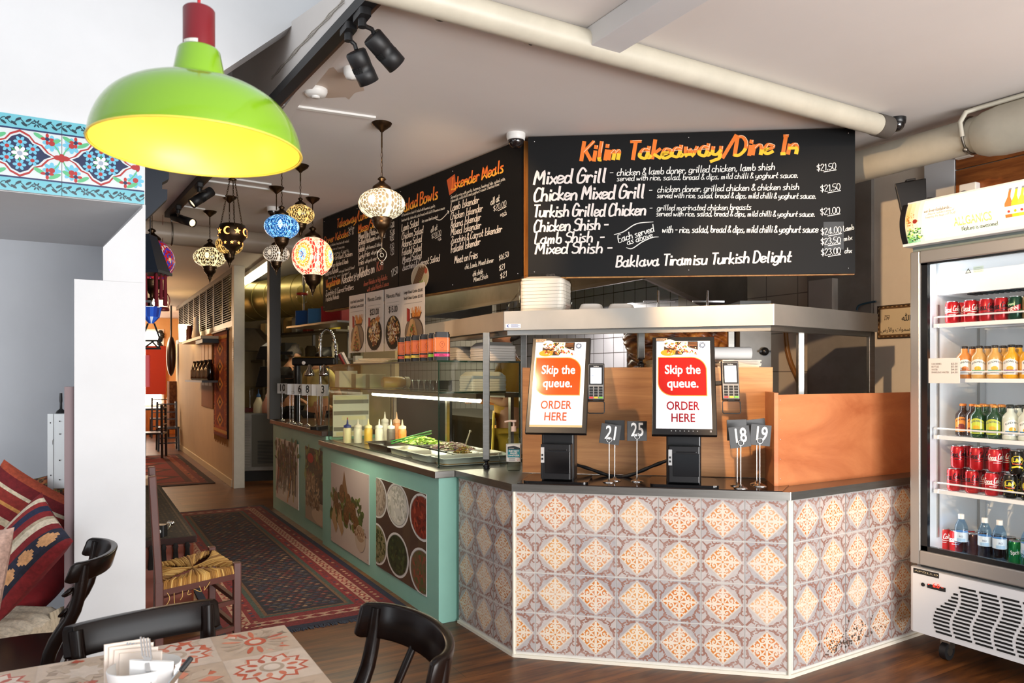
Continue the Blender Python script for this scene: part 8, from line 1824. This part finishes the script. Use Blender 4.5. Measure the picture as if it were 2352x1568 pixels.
c = P(372, 862, 16.5); t = thing('dining_table', 'dark dining table in the far back room', 'table', (c.x, c.y, 0)); b = MB(); b.b2((c.x-.6, c.y-.45, .72), (c.x+.5, c.y+.45, .76)); b.build('tabletop', DW, t)
for sx in (-.5, .4):
    for sy in (-.38, .38): b = MB(); b.b2((c.x+sx-.03, c.y+sy-.03, 0), (c.x+sx+.03, c.y+sy+.03, .719)); b.build('leg', DW, t)
q = P(352, 862, 13.2); simple_chair(q.x, q.y, 1.3, 'nearest dark chair in the back room, its back to the pillar')
q = P(385, 862, 14.6); simple_chair(q.x, q.y, PI, 'dark chair on the near side of the back room table')
q = P(366, 862, 17.6); simple_chair(q.x, q.y, 0, 'dark chair on the far side of the back room table')
b = MB(); pts = [PY(369+4*math.sin(k*1.1), 762+k*5.5, 20.25) for k in range(14)]
for i, p in enumerate(pts): b.ball((p.x, 20.27, p.z), .06, 8, 6, (1, .4, .8))
tag(b.build('wavy_ornament', BLACKM), 'black wavy ornament hanging on the bright far wall', 'ornament')
c = PY(345, 840, 20.2); b = MB(); b.b2((c.x-.1, 20.2, 1.0), (c.x+.35, 20.3, 2.2)); tag(b.build('red_curtain', M('red_cloth', '#a8301c', rough=.8)), 'red curtain edge beside the bright far window', 'curtain')
# ================================================================ FOREGROUND, LEFT
# painted tiles on the beam over the alcove
def iznik(cv, w, h, mir):
    S = lambda x: (1-x if mir else x)*w
    cv.rect(0, 0, w, h, '#cdd3d5', 0)
    for y0, y1 in ((0, .17), (.83, 1)): cv.rect(0, y0*h, w, y1*h, '#69b4c2', 1); cv.rect(0, (y1 if y0 == 0 else y0-.022)*h, w, (y1+.022 if y0 == 0 else y0)*h, '#1c2a58', 2)
    for yb in (.085, .915):
        cv.line([(w*i/40, h*(yb+.035*math.sin(i*.95))) for i in range(41)], .004, '#1c4650', 2)
        for k in range(9):
            x = w*(k+.5)/9
            if k % 4 == 2:
                for q in range(6): a = q*PI/3; cv.circ(x+.011*math.cos(a), yb*h+.011*math.sin(a), .008, .0035, '#163a48', 3, 8, a)
            else:
                for s in (-1, 1): cv.circ(x+.008*s, h*(yb+.03*s), .013, .0055, '#17303c', 3, 9, .6*s)
    cx, cy = S(.46), h*.5
    def ogee(sx, sy): return [(cx+sx*p, cy+sy*q) for p, q in ((-1, 0), (-.78, .16), (-.6, .46), (-.4, .56), (-.26, .82), (0, 1), (.26, .82), (.4, .56), (.6, .46), (.78, .16), (1, 0), (.78, -.16), (.6, -.46), (.4, -.56), (.26, -.82), (0, -1), (-.26, -.82), (-.4, -.56), (-.6, -.46), (-.78, -.16))]
    cv.poly(ogee(w*.41, h*.31), '#a62622', 3); cv.poly(ogee(w*.38, h*.28), '#cdd3d5', 4); cv.poly(ogee(w*.345, h*.255), '#18224a', 5)
    for s in (-1, 1): cv.circ(cx+s*w*.42, cy, .016, .011, '#a62622', 5); cv.circ(cx+s*w*.455, cy, .009, .018, '#a62622', 5)
    def flower(x, y, r, pc, cc, l, n=6):
        for q in range(n): a = 2*PI*q/n; cv.circ(x+r*.62*math.cos(a), y+r*.62*math.sin(a), r*.42, r*.26, pc, l, 10, a)
        cv.circ(x, y, r*.34, r*.34, cc, l+1, 12)
    flower(cx, cy, .03, '#f0f2f4', '#9aa4b4', 6)
    for q in range(6): a = q*PI/3+.5; flower(cx+w*.16*math.cos(a), cy+h*.15*math.sin(a), .024, '#6ab6d0', '#a62622', 6); cv.line([(cx+w*.06*math.cos(a), cy+h*.06*math.sin(a)), (cx+w*.1*math.cos(a), cy+h*.1*math.sin(a))], .005, '#3f9a5a', 6)
    for x in (0.0, 1.0):
        for y in (.32, .68):
            xx = min(max(S(x), .036), w-.036); flower(xx, h*y, .034, '#6ab6d0', '#a62622', 3, 8)
    for x in (.16, .76):
        for y in (.27, .73):
            X_, Y_ = S(x), h*y
            for s in (-1, 1): cv.circ(X_+.028*s, Y_-.008*s, .026, .009, '#5ab07a', 3, 10, .5*s)
            flower(X_, Y_, .024, '#b0241f', '#18224a', 4, 4)
    for s in (-1, 1):
        for m in (-1, 1): cv.line(catmull([(cx+s*w*.46, cy), (cx+s*w*.42, cy+m*h*.1), (cx+s*w*.34, cy+m*h*.2)], 5), .005, '#5ab07a', 4)
TG = M('glazed_tile', rough=.22, attr=True, coat=.4)
xs = [PY(px, 400, YP).x for px in (-60, 142, 333)]; zt0, zt1 = 2.256, 2.582
for k, (xa, xb, lab) in enumerate(((xs[0]-.02, xs[1], 'blue and red floral tile at the left edge of the beam over the alcove'), (xs[1], xs[2]-.002, 'blue and red floral tile partly behind the green lamp, right end of the beam'))):
    t = thing('painted_tile', lab, 'tile', ((xa+xb)/2, YP, zt0), 0, 'painted tiles on the white beam'); b = MB(); b.b2((xa+.001, YP-.001, zt0), (xb-.001, YP+.018, zt1)); tb = b.build('tile_body', M('tile_white', '#e4e8e8', rough=.2), t)
    m = MB(); iznik(Cv(m, (xa+.001, YP-.0014, zt0), (1, 0, 0), UP, eps=.0002), xb-xa-.002, zt1-zt0, k == 0); m.build('painted_pattern', TG, tb, fix=False)
# metal box with aerial on the pillar side
a, c = P(113, 950, 3.62), P(165, 1122, 3.62); t = thing('wall_control_box', 'narrow white metal box with screw holes and a black aerial beside the white pillar', 'box', (c.x, c.y, c.z))
X_ = Matrix.Translation((a.x, a.y, c.z)) @ Matrix.Rotation(-TH+.1, 4, 'Z'); w, h = .111, a.z-c.z
b = MB(); b.X = X_; b.b2((0, 0, 0), (w, .1, h)); bx_ = b.build('box_body', M('box_white', '#d3d6d6', rough=.4, metal=.2), t, bevel=.002)
b = MB(); b.X = X_; b.b2((-.006, -.004, -.01), (.02, -.0005, h)); b.build('box_flange', M('box_white'), bx_)
b = MB(); cv = Cv(b, fn=lambda x, y, hh: X_ @ V((x, -.0045-hh, y)))
for x, y in ((.05, .9), (.052, .73), (.085, .7), (.05, .38), (.05, .12), (.085, .09), (.008, .88), (.01, .18)): cv.circ(x, y*h, .0034, .0034, '#222222', 1, 10)
cv.line([(.022, h*.66), (.018, h*.64), (.018, h*.59)], .002, '#444444'); b.build('screw_hole', PAINT, bx_, fix=False)
q = P(140, 944, 3.68); b = MB(); b.lathe([(.024, 0), (.018, .012), (.006, .022), (.0055, .05), (.007, .06), (.006, .1)], 14, (q.x, q.y, a.z)); b.build('aerial', BLACKP, t)
# bench with cushions in the alcove
f0, f1 = PZ(-10, 1478, .42), PZ(143, 1398, .42); u = (f1-f0).normalized(); n_ = V((-u.y, u.x, 0)); f0 = f0-u*.12
t = thing('alcove_bench', 'bench under a cream and black striped throw, in the alcove left of the pillar', 'bench', tuple((f0+f1)/2))
b = MB(); b.prism([tuple(p)[:2] for p in (f0, f1, f1+n_*.6, f0+n_*.6)], .0, .36); b.build('bench_base', M('dark_base', '#141113', rough=.6), t)
def cushion(mb, c, u, v, w, h, th, colf, nu=26, nv=26):
    n = u.cross(v).normalized(); vs = []; 
    for sgn in (1, -1):
        for j in range(nv+1):
            for i in range(nu+1):
                x, y = 2*i/nu-1, 2*j/nv-1; e = (max(0, 1-abs(x)**3.2)*max(0, 1-abs(y)**3.2))**.55
                pin = 1-.05*(abs(x)**2)*(1-abs(y)**2)-.0; vs.append(c+u*(x*w/2*(1-.06*(1-y*y)))+v*(y*h/2*(1-.06*(1-x*x)))+n*(sgn*th/2*e))
    M_ = (nu+1)*(nv+1); b0 = len(mb.v); mb.v += [mb.X @ p for p in vs]
    for s in (0, 1):
        for j in range(nv):
            for i in range(nu):
                q = [s*M_+j*(nu+1)+i, s*M_+j*(nu+1)+i+1, s*M_+(j+1)*(nu+1)+i+1, s*M_+(j+1)*(nu+1)+i]
                mb.f.append([b0+k for k in (q if s == 0 else q[::-1])]); mb.m.append(0); mb.s.append(True); mb.c.append(lin(colf((i+.5)/nu, (j+.5)/nv)))
WOV = M('woven_cloth', rough=.9, attr=True, var=.35, scale=60)
throw = lambda x, y: '#d0c2ac' if y > .3 else ('#1d1a1a' if y < .22 or .25 < y < .27 else '#d0c2ac')
b = MB(); 
N = 30
vs = []; prof = [(.6, .425), (.3, .43), (.05, .425), (-.01, .4), (-.015, .33), (-.012, .3)]; cols = ['#cfc1ab', '#cfc1ab', '#d6c9b4', '#cbbba2', '#3a322c']
for i in range(N+1):
    p = f0.lerp(f1, i/N)
    for k, (o, z) in enumerate(prof): vs.append(V((p.x, p.y, z+.006*math.sin(i*1.3+k)))+n_*o)
K = len(prof); b0 = len(b.v); b.v += vs
for i in range(N):
    for k in range(K-1): b.f.append([i*K+k, (i+1)*K+k, (i+1)*K+k+1, i*K+k+1]); b.m.append(0); b.s.append(True); b.c.append(lin(cols[k]))
th_ = b.build('striped_throw', WOV, t); sm = th_.modifiers.new('thick', 'SOLIDIFY'); sm.thickness = .012; sm.offset = 0
b = MB(); q = f1+n_*.0; 
for k in range(5): b.tube(catmull([(q.x-.02*k*u.x, q.y-.02*k*u.y, .43), (q.x+.01-.02*k*u.x, q.y-.02-.02*k*u.y, .36), (q.x+.008*math.sin(k*2)-.02*k*u.x, q.y-.02-.02*k*u.y, .27)], 4), .009, 6)
b.build('throw_tassel', M('cream_tassel', '#b5a68e', rough=.9), t)
pts = [P(140, 1212, 3.7), P(137, 1260, 3.64), P(132, 1312, 3.58), P(108, 1352, 3.5), P(60, 1392, 3.4), P(0, 1428, 3.3), P(-60, 1458, 3.22)]
RED = M('red_bolster_cloth', '#8c0f18', rough=.75, var=.3, scale=30)
b = MB(); b.tube(catmull([tuple(p) for p in pts], 6), .066, 20, rf=lambda f: .92+.08*math.sin(f*9)-.5*max(0, .06-f)/.06); b.ball(pts[0], .055, 16, 10); tag(b.build('red_bolster', RED), 'long red bolster bent round the corner of the alcove bench', 'bolster')
def stripes(cs, wts, ax=1, dia=None):
    tot = sum(wts); ed = []; s = 0
    for c, w in zip(cs, wts): s += w/tot; ed.append((s, c))
    def f(x, y):
        v = y if ax else x
        for e, c in ed:
            if v <= e: col = c; break
        else: col = cs[-1]
        if dia and col == dia[0] and (abs(((x if ax else y)*dia[2]) % 1-.5)*2+abs(v-dia[3])/dia[4]) < 1: return dia[1]
        return col
    return f
SC1 = ['#7d1a1e', '#c8b498', '#8f2420', '#2a2432', '#8f2420', '#cdbb9c', '#7d1a1e', '#c88a4a', '#8a2a22', '#d0c0a4', '#6e161c', '#a8482e']
c = P(35, 1195, 3.5); uu = (RGT*.8+UP*-.5+FWD*.1).normalized(); vv = (UP*.8+RGT*.5+FWD*.25); vv = (vv-uu*vv.dot(uu)).normalized()
b = MB(); cushion(b, c, uu, vv, .42, .42, .15, stripes(SC1, [1.5, 1, 1.6, .4, 1, .9, 1.5, .5, 1.2, .8, 1.3, 1])); tag(b.build('striped_cushion', WOV), 'red and cream striped cushion highest at the left edge of the alcove bench', 'cushion', 'cushions on the alcove bench')
c = P(48, 1275, 3.2); uu = (RGT*.62+UP*.72+FWD*.1).normalized(); vv = (UP*.6-RGT*.55+FWD*.45); vv = (vv-uu*vv.dot(uu)).normalized()
b = MB(); cushion(b, c, uu, vv, .44, .34, .15, stripes(['#7a1a1e', '#1d2030', '#b05a3a', '#232638', '#7a1a1e', '#cfc0a8', '#a89880', '#7a1a1e', '#1d2440', '#8a2424', '#cfc0a8', '#7a1a1e'], [.8, .5, .01, 1.6, 1, 1, .5, 1, 1, .8, .6, 1], 1, ('#232638', '#d09a6a', 4, .2, .09)), 40, 40); tag(b.build('kilim_cushion', WOV), 'navy and red kilim cushion with diamonds, in front of the striped one', 'cushion', 'cushions on the alcove bench')
c = P(112, 1152, 3.9); r_ = random.Random(3); fl = lambda x, y: r_.choice(['#5a2a1c', '#8a4a2a', '#3a3a24', '#a8643a', '#4a1c18', '#6a5a34']); b = MB(); uu = (RGT*.95+UP*.25).normalized(); vv = (UP-uu*UP.dot(uu)+FWD*.25).normalized()
b = MB(); cushion(b, c, uu, vv, .34, .3, .12, fl); tag(b.build('floral_cushion', WOV), 'dark floral cushion behind the red bolster under the white box', 'cushion', 'cushions on the alcove bench')
c = P(-2, 1335, 2.9); b = MB(); cushion(b, c-RGT*.06, RGT, (UP+FWD*.3).normalized(), .16, .42, .1, lambda x, y: '#c4a090'); tag(b.build('pink_cushion', WOV), 'pale pink cushion edge at the far left of the picture', 'cushion', 'cushions on the alcove bench')
# ---- dark bentwood chairs
CH = M('black_lacquered_wood', '#0e0908', rough=.24, spec=.18, var=.4, scale=9, var2='#1a0d08')
def arc_rail(mb, w, bow, z0, z1, th, y0, n=22, round_end=True):
    vs = []
    for i in range(n+1):
        f = 2*i/n-1; x = w/2*math.sin(f*PI/2*.96)/math.sin(PI/2*.96); y = y0-bow*math.cos(f*PI/2); dx, dy = w/2*math.cos(f*PI/2), bow*math.sin(f*PI/2); L_ = math.hypot(dx, dy) or 1; nx, ny = dy/L_, -dx/L_
        e = .008 if abs(f) > .93 and round_end else 0; lean = .02
        vs += [(x-nx*th/2, y-ny*th/2, z0+e), (x+nx*th/2, y+ny*th/2, z0+e), (x+nx*th/2+0, y+ny*th/2-lean, z1-e), (x-nx*th/2, y-ny*th/2-lean, z1-e)]
    fs = [(i*4+k, i*4+(k+1) % 4, (i+1)*4+(k+1) % 4, (i+1)*4+k) for i in range(n) for k in range(4)]+[(3, 2, 1, 0), (n*4, n*4+1, n*4+2, n*4+3)]
    mb.add(vs, fs, True)
def bent_chair(loc, rz, label, bow, w=.4, H=.82, style='spindle', rail_h=.085):
    t = thing('bentwood_chair', label, 'chair', tuple(loc), rz, 'black wooden chairs at the front tables')
    b = MB(); arc_rail(b, w, bow, H-rail_h, H, .024, 0); b.build('top_rail', CH, t, world=False, bevel=.006)
    b = MB(); b.prism([(-.19, .02), (.19, .02), (.21, .17), (.19, .33), (-.19, .33), (-.21, .17)], .435, .465); b.build('seat', CH, t, world=False, bevel=.01)
    for s in (-1, 1):
        b = MB(); xr = s*w*.45; yr = -bow*.42
        b.tube(catmull([(s*.17, .05, .0), (s*.175, .06, .45), (xr*.98, yr+.02, .65), (xr, yr-.01, H-.012)], 5), .02, 10, rf=lambda f: .9+.25*math.sin(f*PI)); b.build('back_post', CH, t, world=False)
        b = MB(); b.bar((s*.165, .3, 0), (s*.165, .29, .436), .036, .036); b.build('front_leg', CH, t, world=False)
    if style == 'spindle':
        for x in (-.07, .07): b = MB(); b.cyl((x, .03, .46), (x*1.15, -bow*.93, H-rail_h+.005), .011); b.build('spindle', CH, t, world=False)
    elif style == 'ladder':
        for z in (.56, .63, .7):
            f = (z-.45)/(H-.45); b = MB(); arc_rail(b, w*(.84+.1*f), bow*.45*f, z, z+.028, .014, .05-.03*f-bow*.25*f); b.build('back_slat', CH, t, world=False)
    for x in (-1, 1): b = MB(); b.bar((x*.172, .06, .2), (x*.165, .29, .2), .018, .018); b.build('stretcher', CH, t, world=False)
    return t
e0, e1 = PZ(158, 1446, .82), PZ(497, 1381, .82); m_ = (e0+e1)/2; ang = math.atan2(e1.y-e0.y, e1.x-e0.x)
bent_chair((m_.x, m_.y, 0), ang+PI, 'black chair with a broad flat top rail behind the patterned table', .03, (e1-e0).length, style='plain2', rail_h=.078)
bent_chair((.675, 1.8, 0), PI/2, 'black chair with a deeply curved back at the right end of the patterned table', .12, .49, rail_h=.095)
bent_chair((-.02, 3.2, 0), PI/2-.12, 'black ladder backed chair in front of the white pillar', .115, .44, style='ladder', rail_h=.07)
# ---- table with patterned top
TX0, TX1, TY0, TY1, TZ = -.75, .512, 1.25, 2.178, .75
t = thing('patterned_table', 'foreground table with a worn beige and red patterned top', 'table', ((TX0+TX1)/2, (TY0+TY1)/2, 0))
b = MB(); b.b2((TX0, TY0, TZ-.03), (TX1, TY1, TZ)); tt = b.build('tabletop', M('table_edge', '#c9b39f', rough=.5), t, bevel=.003)
b = MB(); cx_, cy_ = (TX0+TX1)/2, (TY0+TY1)/2; b.cyl((cx_, cy_, .02), (cx_, cy_, TZ-.031), .035); b.build('pedestal', BLACKM, t); b = MB(); b.lathe([(.26, 0), (.26, .012), (.05, .03)], 28, (cx_, cy_, 0)); b.build('table_foot', BLACKM, t)
m = MB(); cv = Cv(m, (TX0+.002, TY0+.002, TZ+.0003), (1, 0, 0), (0, 1, 0), eps=.00025); W_, H_ = TX1-TX0-.004, TY1-TY0-.004; cv.rect(0, 0, W_, H_, '#c9b4a2', 0); r = random.Random(21); TS = .2
BE = ['#b59f8c', '#c4ae9a', '#a8917e', '#cbb6a2']; RE = ['#cc6c50', '#c4583e', '#d88a70', '#b85a48']
def star(x, y, r0, r1, n, col, l, rot=0): cv.poly([(x+(r0 if i % 2 == 0 else r1)*math.cos(PI*i/n+rot), y+(r0 if i % 2 == 0 else r1)*math.sin(PI*i/n+rot)) for i in range(2*n)], col, l)
ny = int(H_/TS)+1; nx = int(W_/TS)+1
for i in range(nx):
    for j in range(ny):
        x0, y0 = W_-(i+1)*TS, H_-(j+1)*TS; x, y = x0+TS/2, y0+TS/2; k = r.randrange(6)
        if x0 < 0 or y0 < 0: continue
        cv.rect(x0+.001, y0+.001, x0+TS-.001, y0+TS-.001, r.choice(['#cdb8a6', '#c4ad99', '#d2bfaf']), 1)
        for q in range(26): star(x0+r.uniform(.02, TS-.02), y0+r.uniform(.02, TS-.02), r.uniform(.008, .03), r.uniform(.006, .016), r.choice((2, 3, 4)), r.choice(BE+BE+['#8f7a68', '#e4d6c8', '#d8a894']+RE[:1]), 1+.02*q, r.uniform(0, 3))
        if k == 0:
            star(x, y, .092, .07, 12, r.choice(RE), 2); star(x, y, .08, .062, 12, '#dccbbd', 3)
            for q in range(10): a = q*PI/5; cv.circ(x+.05*math.cos(a), y+.05*math.sin(a), .014, .008, r.choice(RE), 4, 8, a)
            cv.circ(x, y, .03, .03, r.choice(BE), 4); cv.circ(x, y, .02, .02, '#dccbbd', 5)
        elif k == 1:
            for q in range(16): a = q*PI/8; cv.circ(x+.062*math.cos(a), y+.062*math.sin(a), .026, .007, r.choice(RE+BE), 3, 8, a)
            cv.circ(x, y, .028, .028, r.choice(RE), 4); cv.circ(x, y, .016, .016, '#d8c4b2', 5)
        elif k == 2:
            for q in range(4):
                a = q*PI/2+PI/4; cv.poly([(x+.02*math.cos(a), y+.02*math.sin(a)), (x+.06*math.cos(a+.35), y+.06*math.sin(a+.35)), (x+.1*math.cos(a), y+.1*math.sin(a)), (x+.06*math.cos(a-.35), y+.06*math.sin(a-.35))], r.choice(BE), 3)
                a += PI/4; cv.poly([(x+.03*math.cos(a), y+.03*math.sin(a)), (x+.06*math.cos(a+.3), y+.06*math.sin(a+.3)), (x+.09*math.cos(a), y+.09*math.sin(a)), (x+.06*math.cos(a-.3), y+.06*math.sin(a-.3))], r.choice(RE), 4)
        else:
            star(x, y, .075, .04, 8, r.choice(BE), 3, r.random()); star(x, y, .045, .03, 8, r.choice(['#dccbbd', '#c9a898']), 4)
            for q in range(8): a = q*PI/4+.2; cv.poly([(x+.07*math.cos(a), y+.07*math.sin(a)), (x+.082*math.cos(a+.16), y+.082*math.sin(a+.16)), (x+.096*math.cos(a), y+.096*math.sin(a)), (x+.082*math.cos(a-.16), y+.082*math.sin(a-.16))], r.choice(RE+BE+BE), 4)
            if k > 3: cv.circ(x, y, .014, .014, r.choice(RE), 5)
m.build('top_pattern', M('worn_top', rough=.4, attr=True, var=.12, scale=25), tt, fix=False)
# napkin pot with cutlery
c = PZ(332, 1606, TZ+.001); t = thing('napkin_pot', 'white pot of folded napkins at the bottom left of the patterned table', 'napkin holder', tuple(c))
b = MB(); b.lathe([(.045, 0), (.056, .01), (.066, .075), (.0645, .078), (.055, .014), (.001, .012)], 32, c, flute=lambda a, j: 1+.15*math.cos(2*a)); b.build('pot', M('white_china', '#eceaea', rough=.35), t)
for k in range(4): b = MB(); b.X = Matrix.Translation(c+RGT*(-.05+.012*k)+FWD*(.02-.006*k)) @ Matrix.Rotation(-TH+.5-.12*k, 4, 'Z') @ Matrix.Rotation(-.15, 4, 'X'); b.prism([(x, y) for x, y in rrect(.09, .006, .002, 2)], .02, .118-.006*k); b.build('napkin', M('napkin_cream', '#e6d8cc' if k < 2 else '#f0eeec', rough=.8), t)
b = MB(); b.X = Matrix.Translation(c+RGT*.03-FWD*.03) @ Matrix.Rotation(-TH-.1, 4, 'Z'); b.prism([(x, y) for x, y in rrect(.1, .008, .003, 2)], .02, .098); b.build('napkin', M('napkin_white', '#f0efee', rough=.8), t)
FK = M('polished_steel', '#d2d2d2', rough=.12, metal=1)
def fork(tip, base, label, wv):
    t = thing('fork', label, 'fork', tuple(base), 0, 'forks in the napkin pot'); z = (tip-base).normalized(); s = wv
    nrm = z.cross(s).normalized()
    b = MB(); nk = base.lerp(tip, .5); b.bar(base, nk, .009, .003, up=tuple(nrm)); b.build('handle', FK, t)
    b = MB(); sh = base.lerp(tip, .62); b.add([nk-s*.004, nk+s*.004, sh+s*.0115, sh-s*.0115, nk-s*.004+nrm*.002, nk+s*.004+nrm*.002, sh+s*.0115+nrm*.002, sh-s*.0115+nrm*.002], [(0, 1, 2, 3), (7, 6, 5, 4), (0, 1, 5, 4), (1, 2, 6, 5), (2, 3, 7, 6), (3, 0, 4, 7)])
    for k in range(4): o = s*(-.0098+.0065*k); b.bar(sh+o, tip+o*1.0, .0034, .002, up=tuple(nrm))
    b.build('tines', FK, t)
fork(P(333, 1464, 1.62), P(345, 1580, 1.6), 'front steel fork standing tines up in the napkin pot', (RGT*.96-UP*.2).normalized())
fork(P(303, 1476, 1.68), P(322, 1580, 1.66), 'rear steel fork leaning left in the napkin pot', (RGT*.9-UP*.25+FWD*.3).normalized())
a, e = P(441, 1508, 1.62), P(375, 1590, 1.58); t = thing('table_knife', 'steel knife with a black handle leaning right in the napkin pot', 'knife', tuple(e))
k_ = a.lerp(e, .42); b = MB(); b.bar(a, k_, .014, .01); b.build('handle', BLACKP, t, bevel=.004); b = MB(); b.bar(k_, e, .02, .003, up=tuple(RGT)); b.build('blade', FK, t)
a, e = P(345, 1536, 1.66), P(402, 1534, 1.6); b = MB(); b.ball((a+e)/2, .022, 16, 8, (1.25, .6, .6)); t = tag(b.build('spoon', FK), 'shiny spoon bowl lying across the top of the napkin pot', 'spoon')
# ---- rush seated chair and kilim topped bench
RW = M('red_brown_wood', '#5a2e24', rough=.45, var=.25, scale=12)
q = [V((.335, 4.0, 0)), V((.725, 4.15, 0)), V((.665, 4.6, 0)), V((.365, 4.42, 0))]; cq = sum(q, V())/4
t = thing('rush_chair', 'small reddish brown chair with a frayed golden rush seat right of the pillar', 'chair', tuple(cq))
for i, p in enumerate(q):
    top = .47 if i in (1, 2) else .98; ln = V((-.03, 0, 0)) if i in (0, 3) else V()
    b = MB(); b.bar(p, p+V((0, 0, .46)), .045, .04); 
    if i in (0, 3): b.bar(p+V((0, 0, .45)), p+ln+V((0, 0, top)), .042, .036)
    else: b.bar(p+V((0, 0, .45)), p+V((0, 0, .475)), .045, .04)
    b.build('leg', RW, t, bevel=.005)
for i in range(4):
    a, e = q[i], q[(i+1) % 4]
    for z in ((.13, .27) if i != 3 else (.2,)): b = MB(); b.bar(a+UP*z, e+UP*z, .022, .022); b.build('stretcher', RW, t)
    b = MB(); b.bar(a+UP*.405, e+UP*.405, .03, .03); b.build('seat_rail', RW, t)
for z in (.62, .75, .9): b = MB(); f = (z-.45)/.53; b.bar(q[0]+V((-.03*f, 0, z)), q[3]+V((-.03*f, 0, z)), .018, .07); b.build('back_slat', RW, t)
b = MB(); r = random.Random(5); cols = [lin(x) for x in ('#b5813a', '#9a6a2c', '#c89a50', '#86591f', '#d4a860')]
for i in range(4):
    a, e = q[i]+(cq-q[i])*-.02, q[(i+1) % 4]+(cq-q[(i+1) % 4])*-.02
    for k in range(46):
        f = (k+.5)/46; p = a.lerp(e, f); tgt = cq.lerp(p, min(1, abs(f-.5)*2)*.98*1.0) if False else None
        m0 = min(f, 1-f)*2; inn = p.lerp(cq, m0)
        z = .445+r.uniform(-.003, .004); b.col = cols[r.randrange(5)]
        b.tube([(p.x, p.y, .40), (p.x+(p.x-cq.x)*.03, p.y+(p.y-cq.y)*.03, .425), (p.x, p.y, z+.006), ((p.x*.5+inn.x*.5), (p.y*.5+inn.y*.5), z+.008), (inn.x, inn.y, z-.008)], .0058, 5)
b.col = cols[4]
for k in range(6): p = q[0].lerp(q[1], .08+.1*k); b.tube(catmull([(p.x, p.y-.01, .41), (p.x+r.uniform(-.02, .02), p.y-.02, .37), (p.x+r.uniform(-.03, .03), p.y-.015, .31+.02*k)], 4), .002, 4)
b.build('rush_seat', M('rush_weave', rough=.7, attr=True, bump=.3, bscale=200), t)
t = thing('kilim_bench', 'long low bench with a dark kilim top and orange leather sides behind the rush chair', 'bench', (.45, 6.0, 0))
LE = M('orange_leather', '#8a3a1a', rough=.45, var=.25, scale=6); b = MB(); b.b2((.29, 4.85, .06), (.6, 7.25, .46)); b.build('bench_body', LE, t, bevel=.015)
b = MB(); b.rbox((.275, 4.83, .461), (.615, 7.27, .5), .02); kt = b.build('kilim_top', M('kilim_dark', '#2a120c'), t); m = MB(); cv = Cv(m, (.28, 4.84, .5006), (1, 0, 0), (0, 1, 0), eps=.0004); cv.rect(0, 0, .33, 2.42, '#2c2018', 0); r = random.Random(3)
for i in range(13):
    for j in range(80): cv.poly([(.012+.025*i, .03*j+.004), (.022+.025*i, .03*j+.012), (.012+.025*i, .03*j+.02), (.002+.025*i, .03*j+.012)], r.choice(['#4a3624', '#5a4630', '#1d1714', '#3a2a1c', '#6a5236']), 1)
for s in (.02, .3): cv.rect(s, 0, s+.012, 2.42, '#5a4430', 2)
m.build('woven_pattern', M('woven_wool'), kt, fix=False)
for k in range(5): b = MB(); x = .3+.065*k; b.lathe([(.008, 0), (.016, -.02), (.012, -.04), (.02, -.14)], 10, (x, 4.825, .47)); b.build('tassel', M('black_tassel', '#1a1412', rough=.9), t)
b = MB(); b.b2((.29, 7.28, .0), (.56, 7.5, .56)); tag(b.build('wooden_block', wood('pale_block', '#8a5a2c', '#b98a50')), 'pale wooden block at the far end of the kilim topped bench', 'block')
c = PZ(368, 1228, .51); t = thing('camera_gadget', 'small black and chrome gadget lying on the kilim topped bench', 'gadget', tuple(c)); b = MB(); b.X = Matrix.Translation((c.x, c.y, .502)) @ Matrix.Rotation(-TH, 4, 'Z'); X_ = b.X; b.rbox((-.03, -.03, 0), (.035, .03, .07), .012); b.build('gadget_body', BLACKP, t)
b = MB(); b.X = X_; cv = Cv(b, (0, -.0305, .035), (1, 0, 0), (0, 0, 1)); cv.circ(0, 0, .02, .014, '#e4e4e4', 1); cv.poly([(-.012, -.006), (0, .008), (.012, -.006)], '#1a1a1a', 2); b.build('gadget_mark', PAINT, t, fix=False)
b = MB(); b.X = X_; b.cyl((.0, .04, .02), (.0, .12, .04), .018); b.ball((.03, .09, .06), .014); b.ball((-.01, .14, .05), .016); b.build('chrome_fitting', CHROME, t)
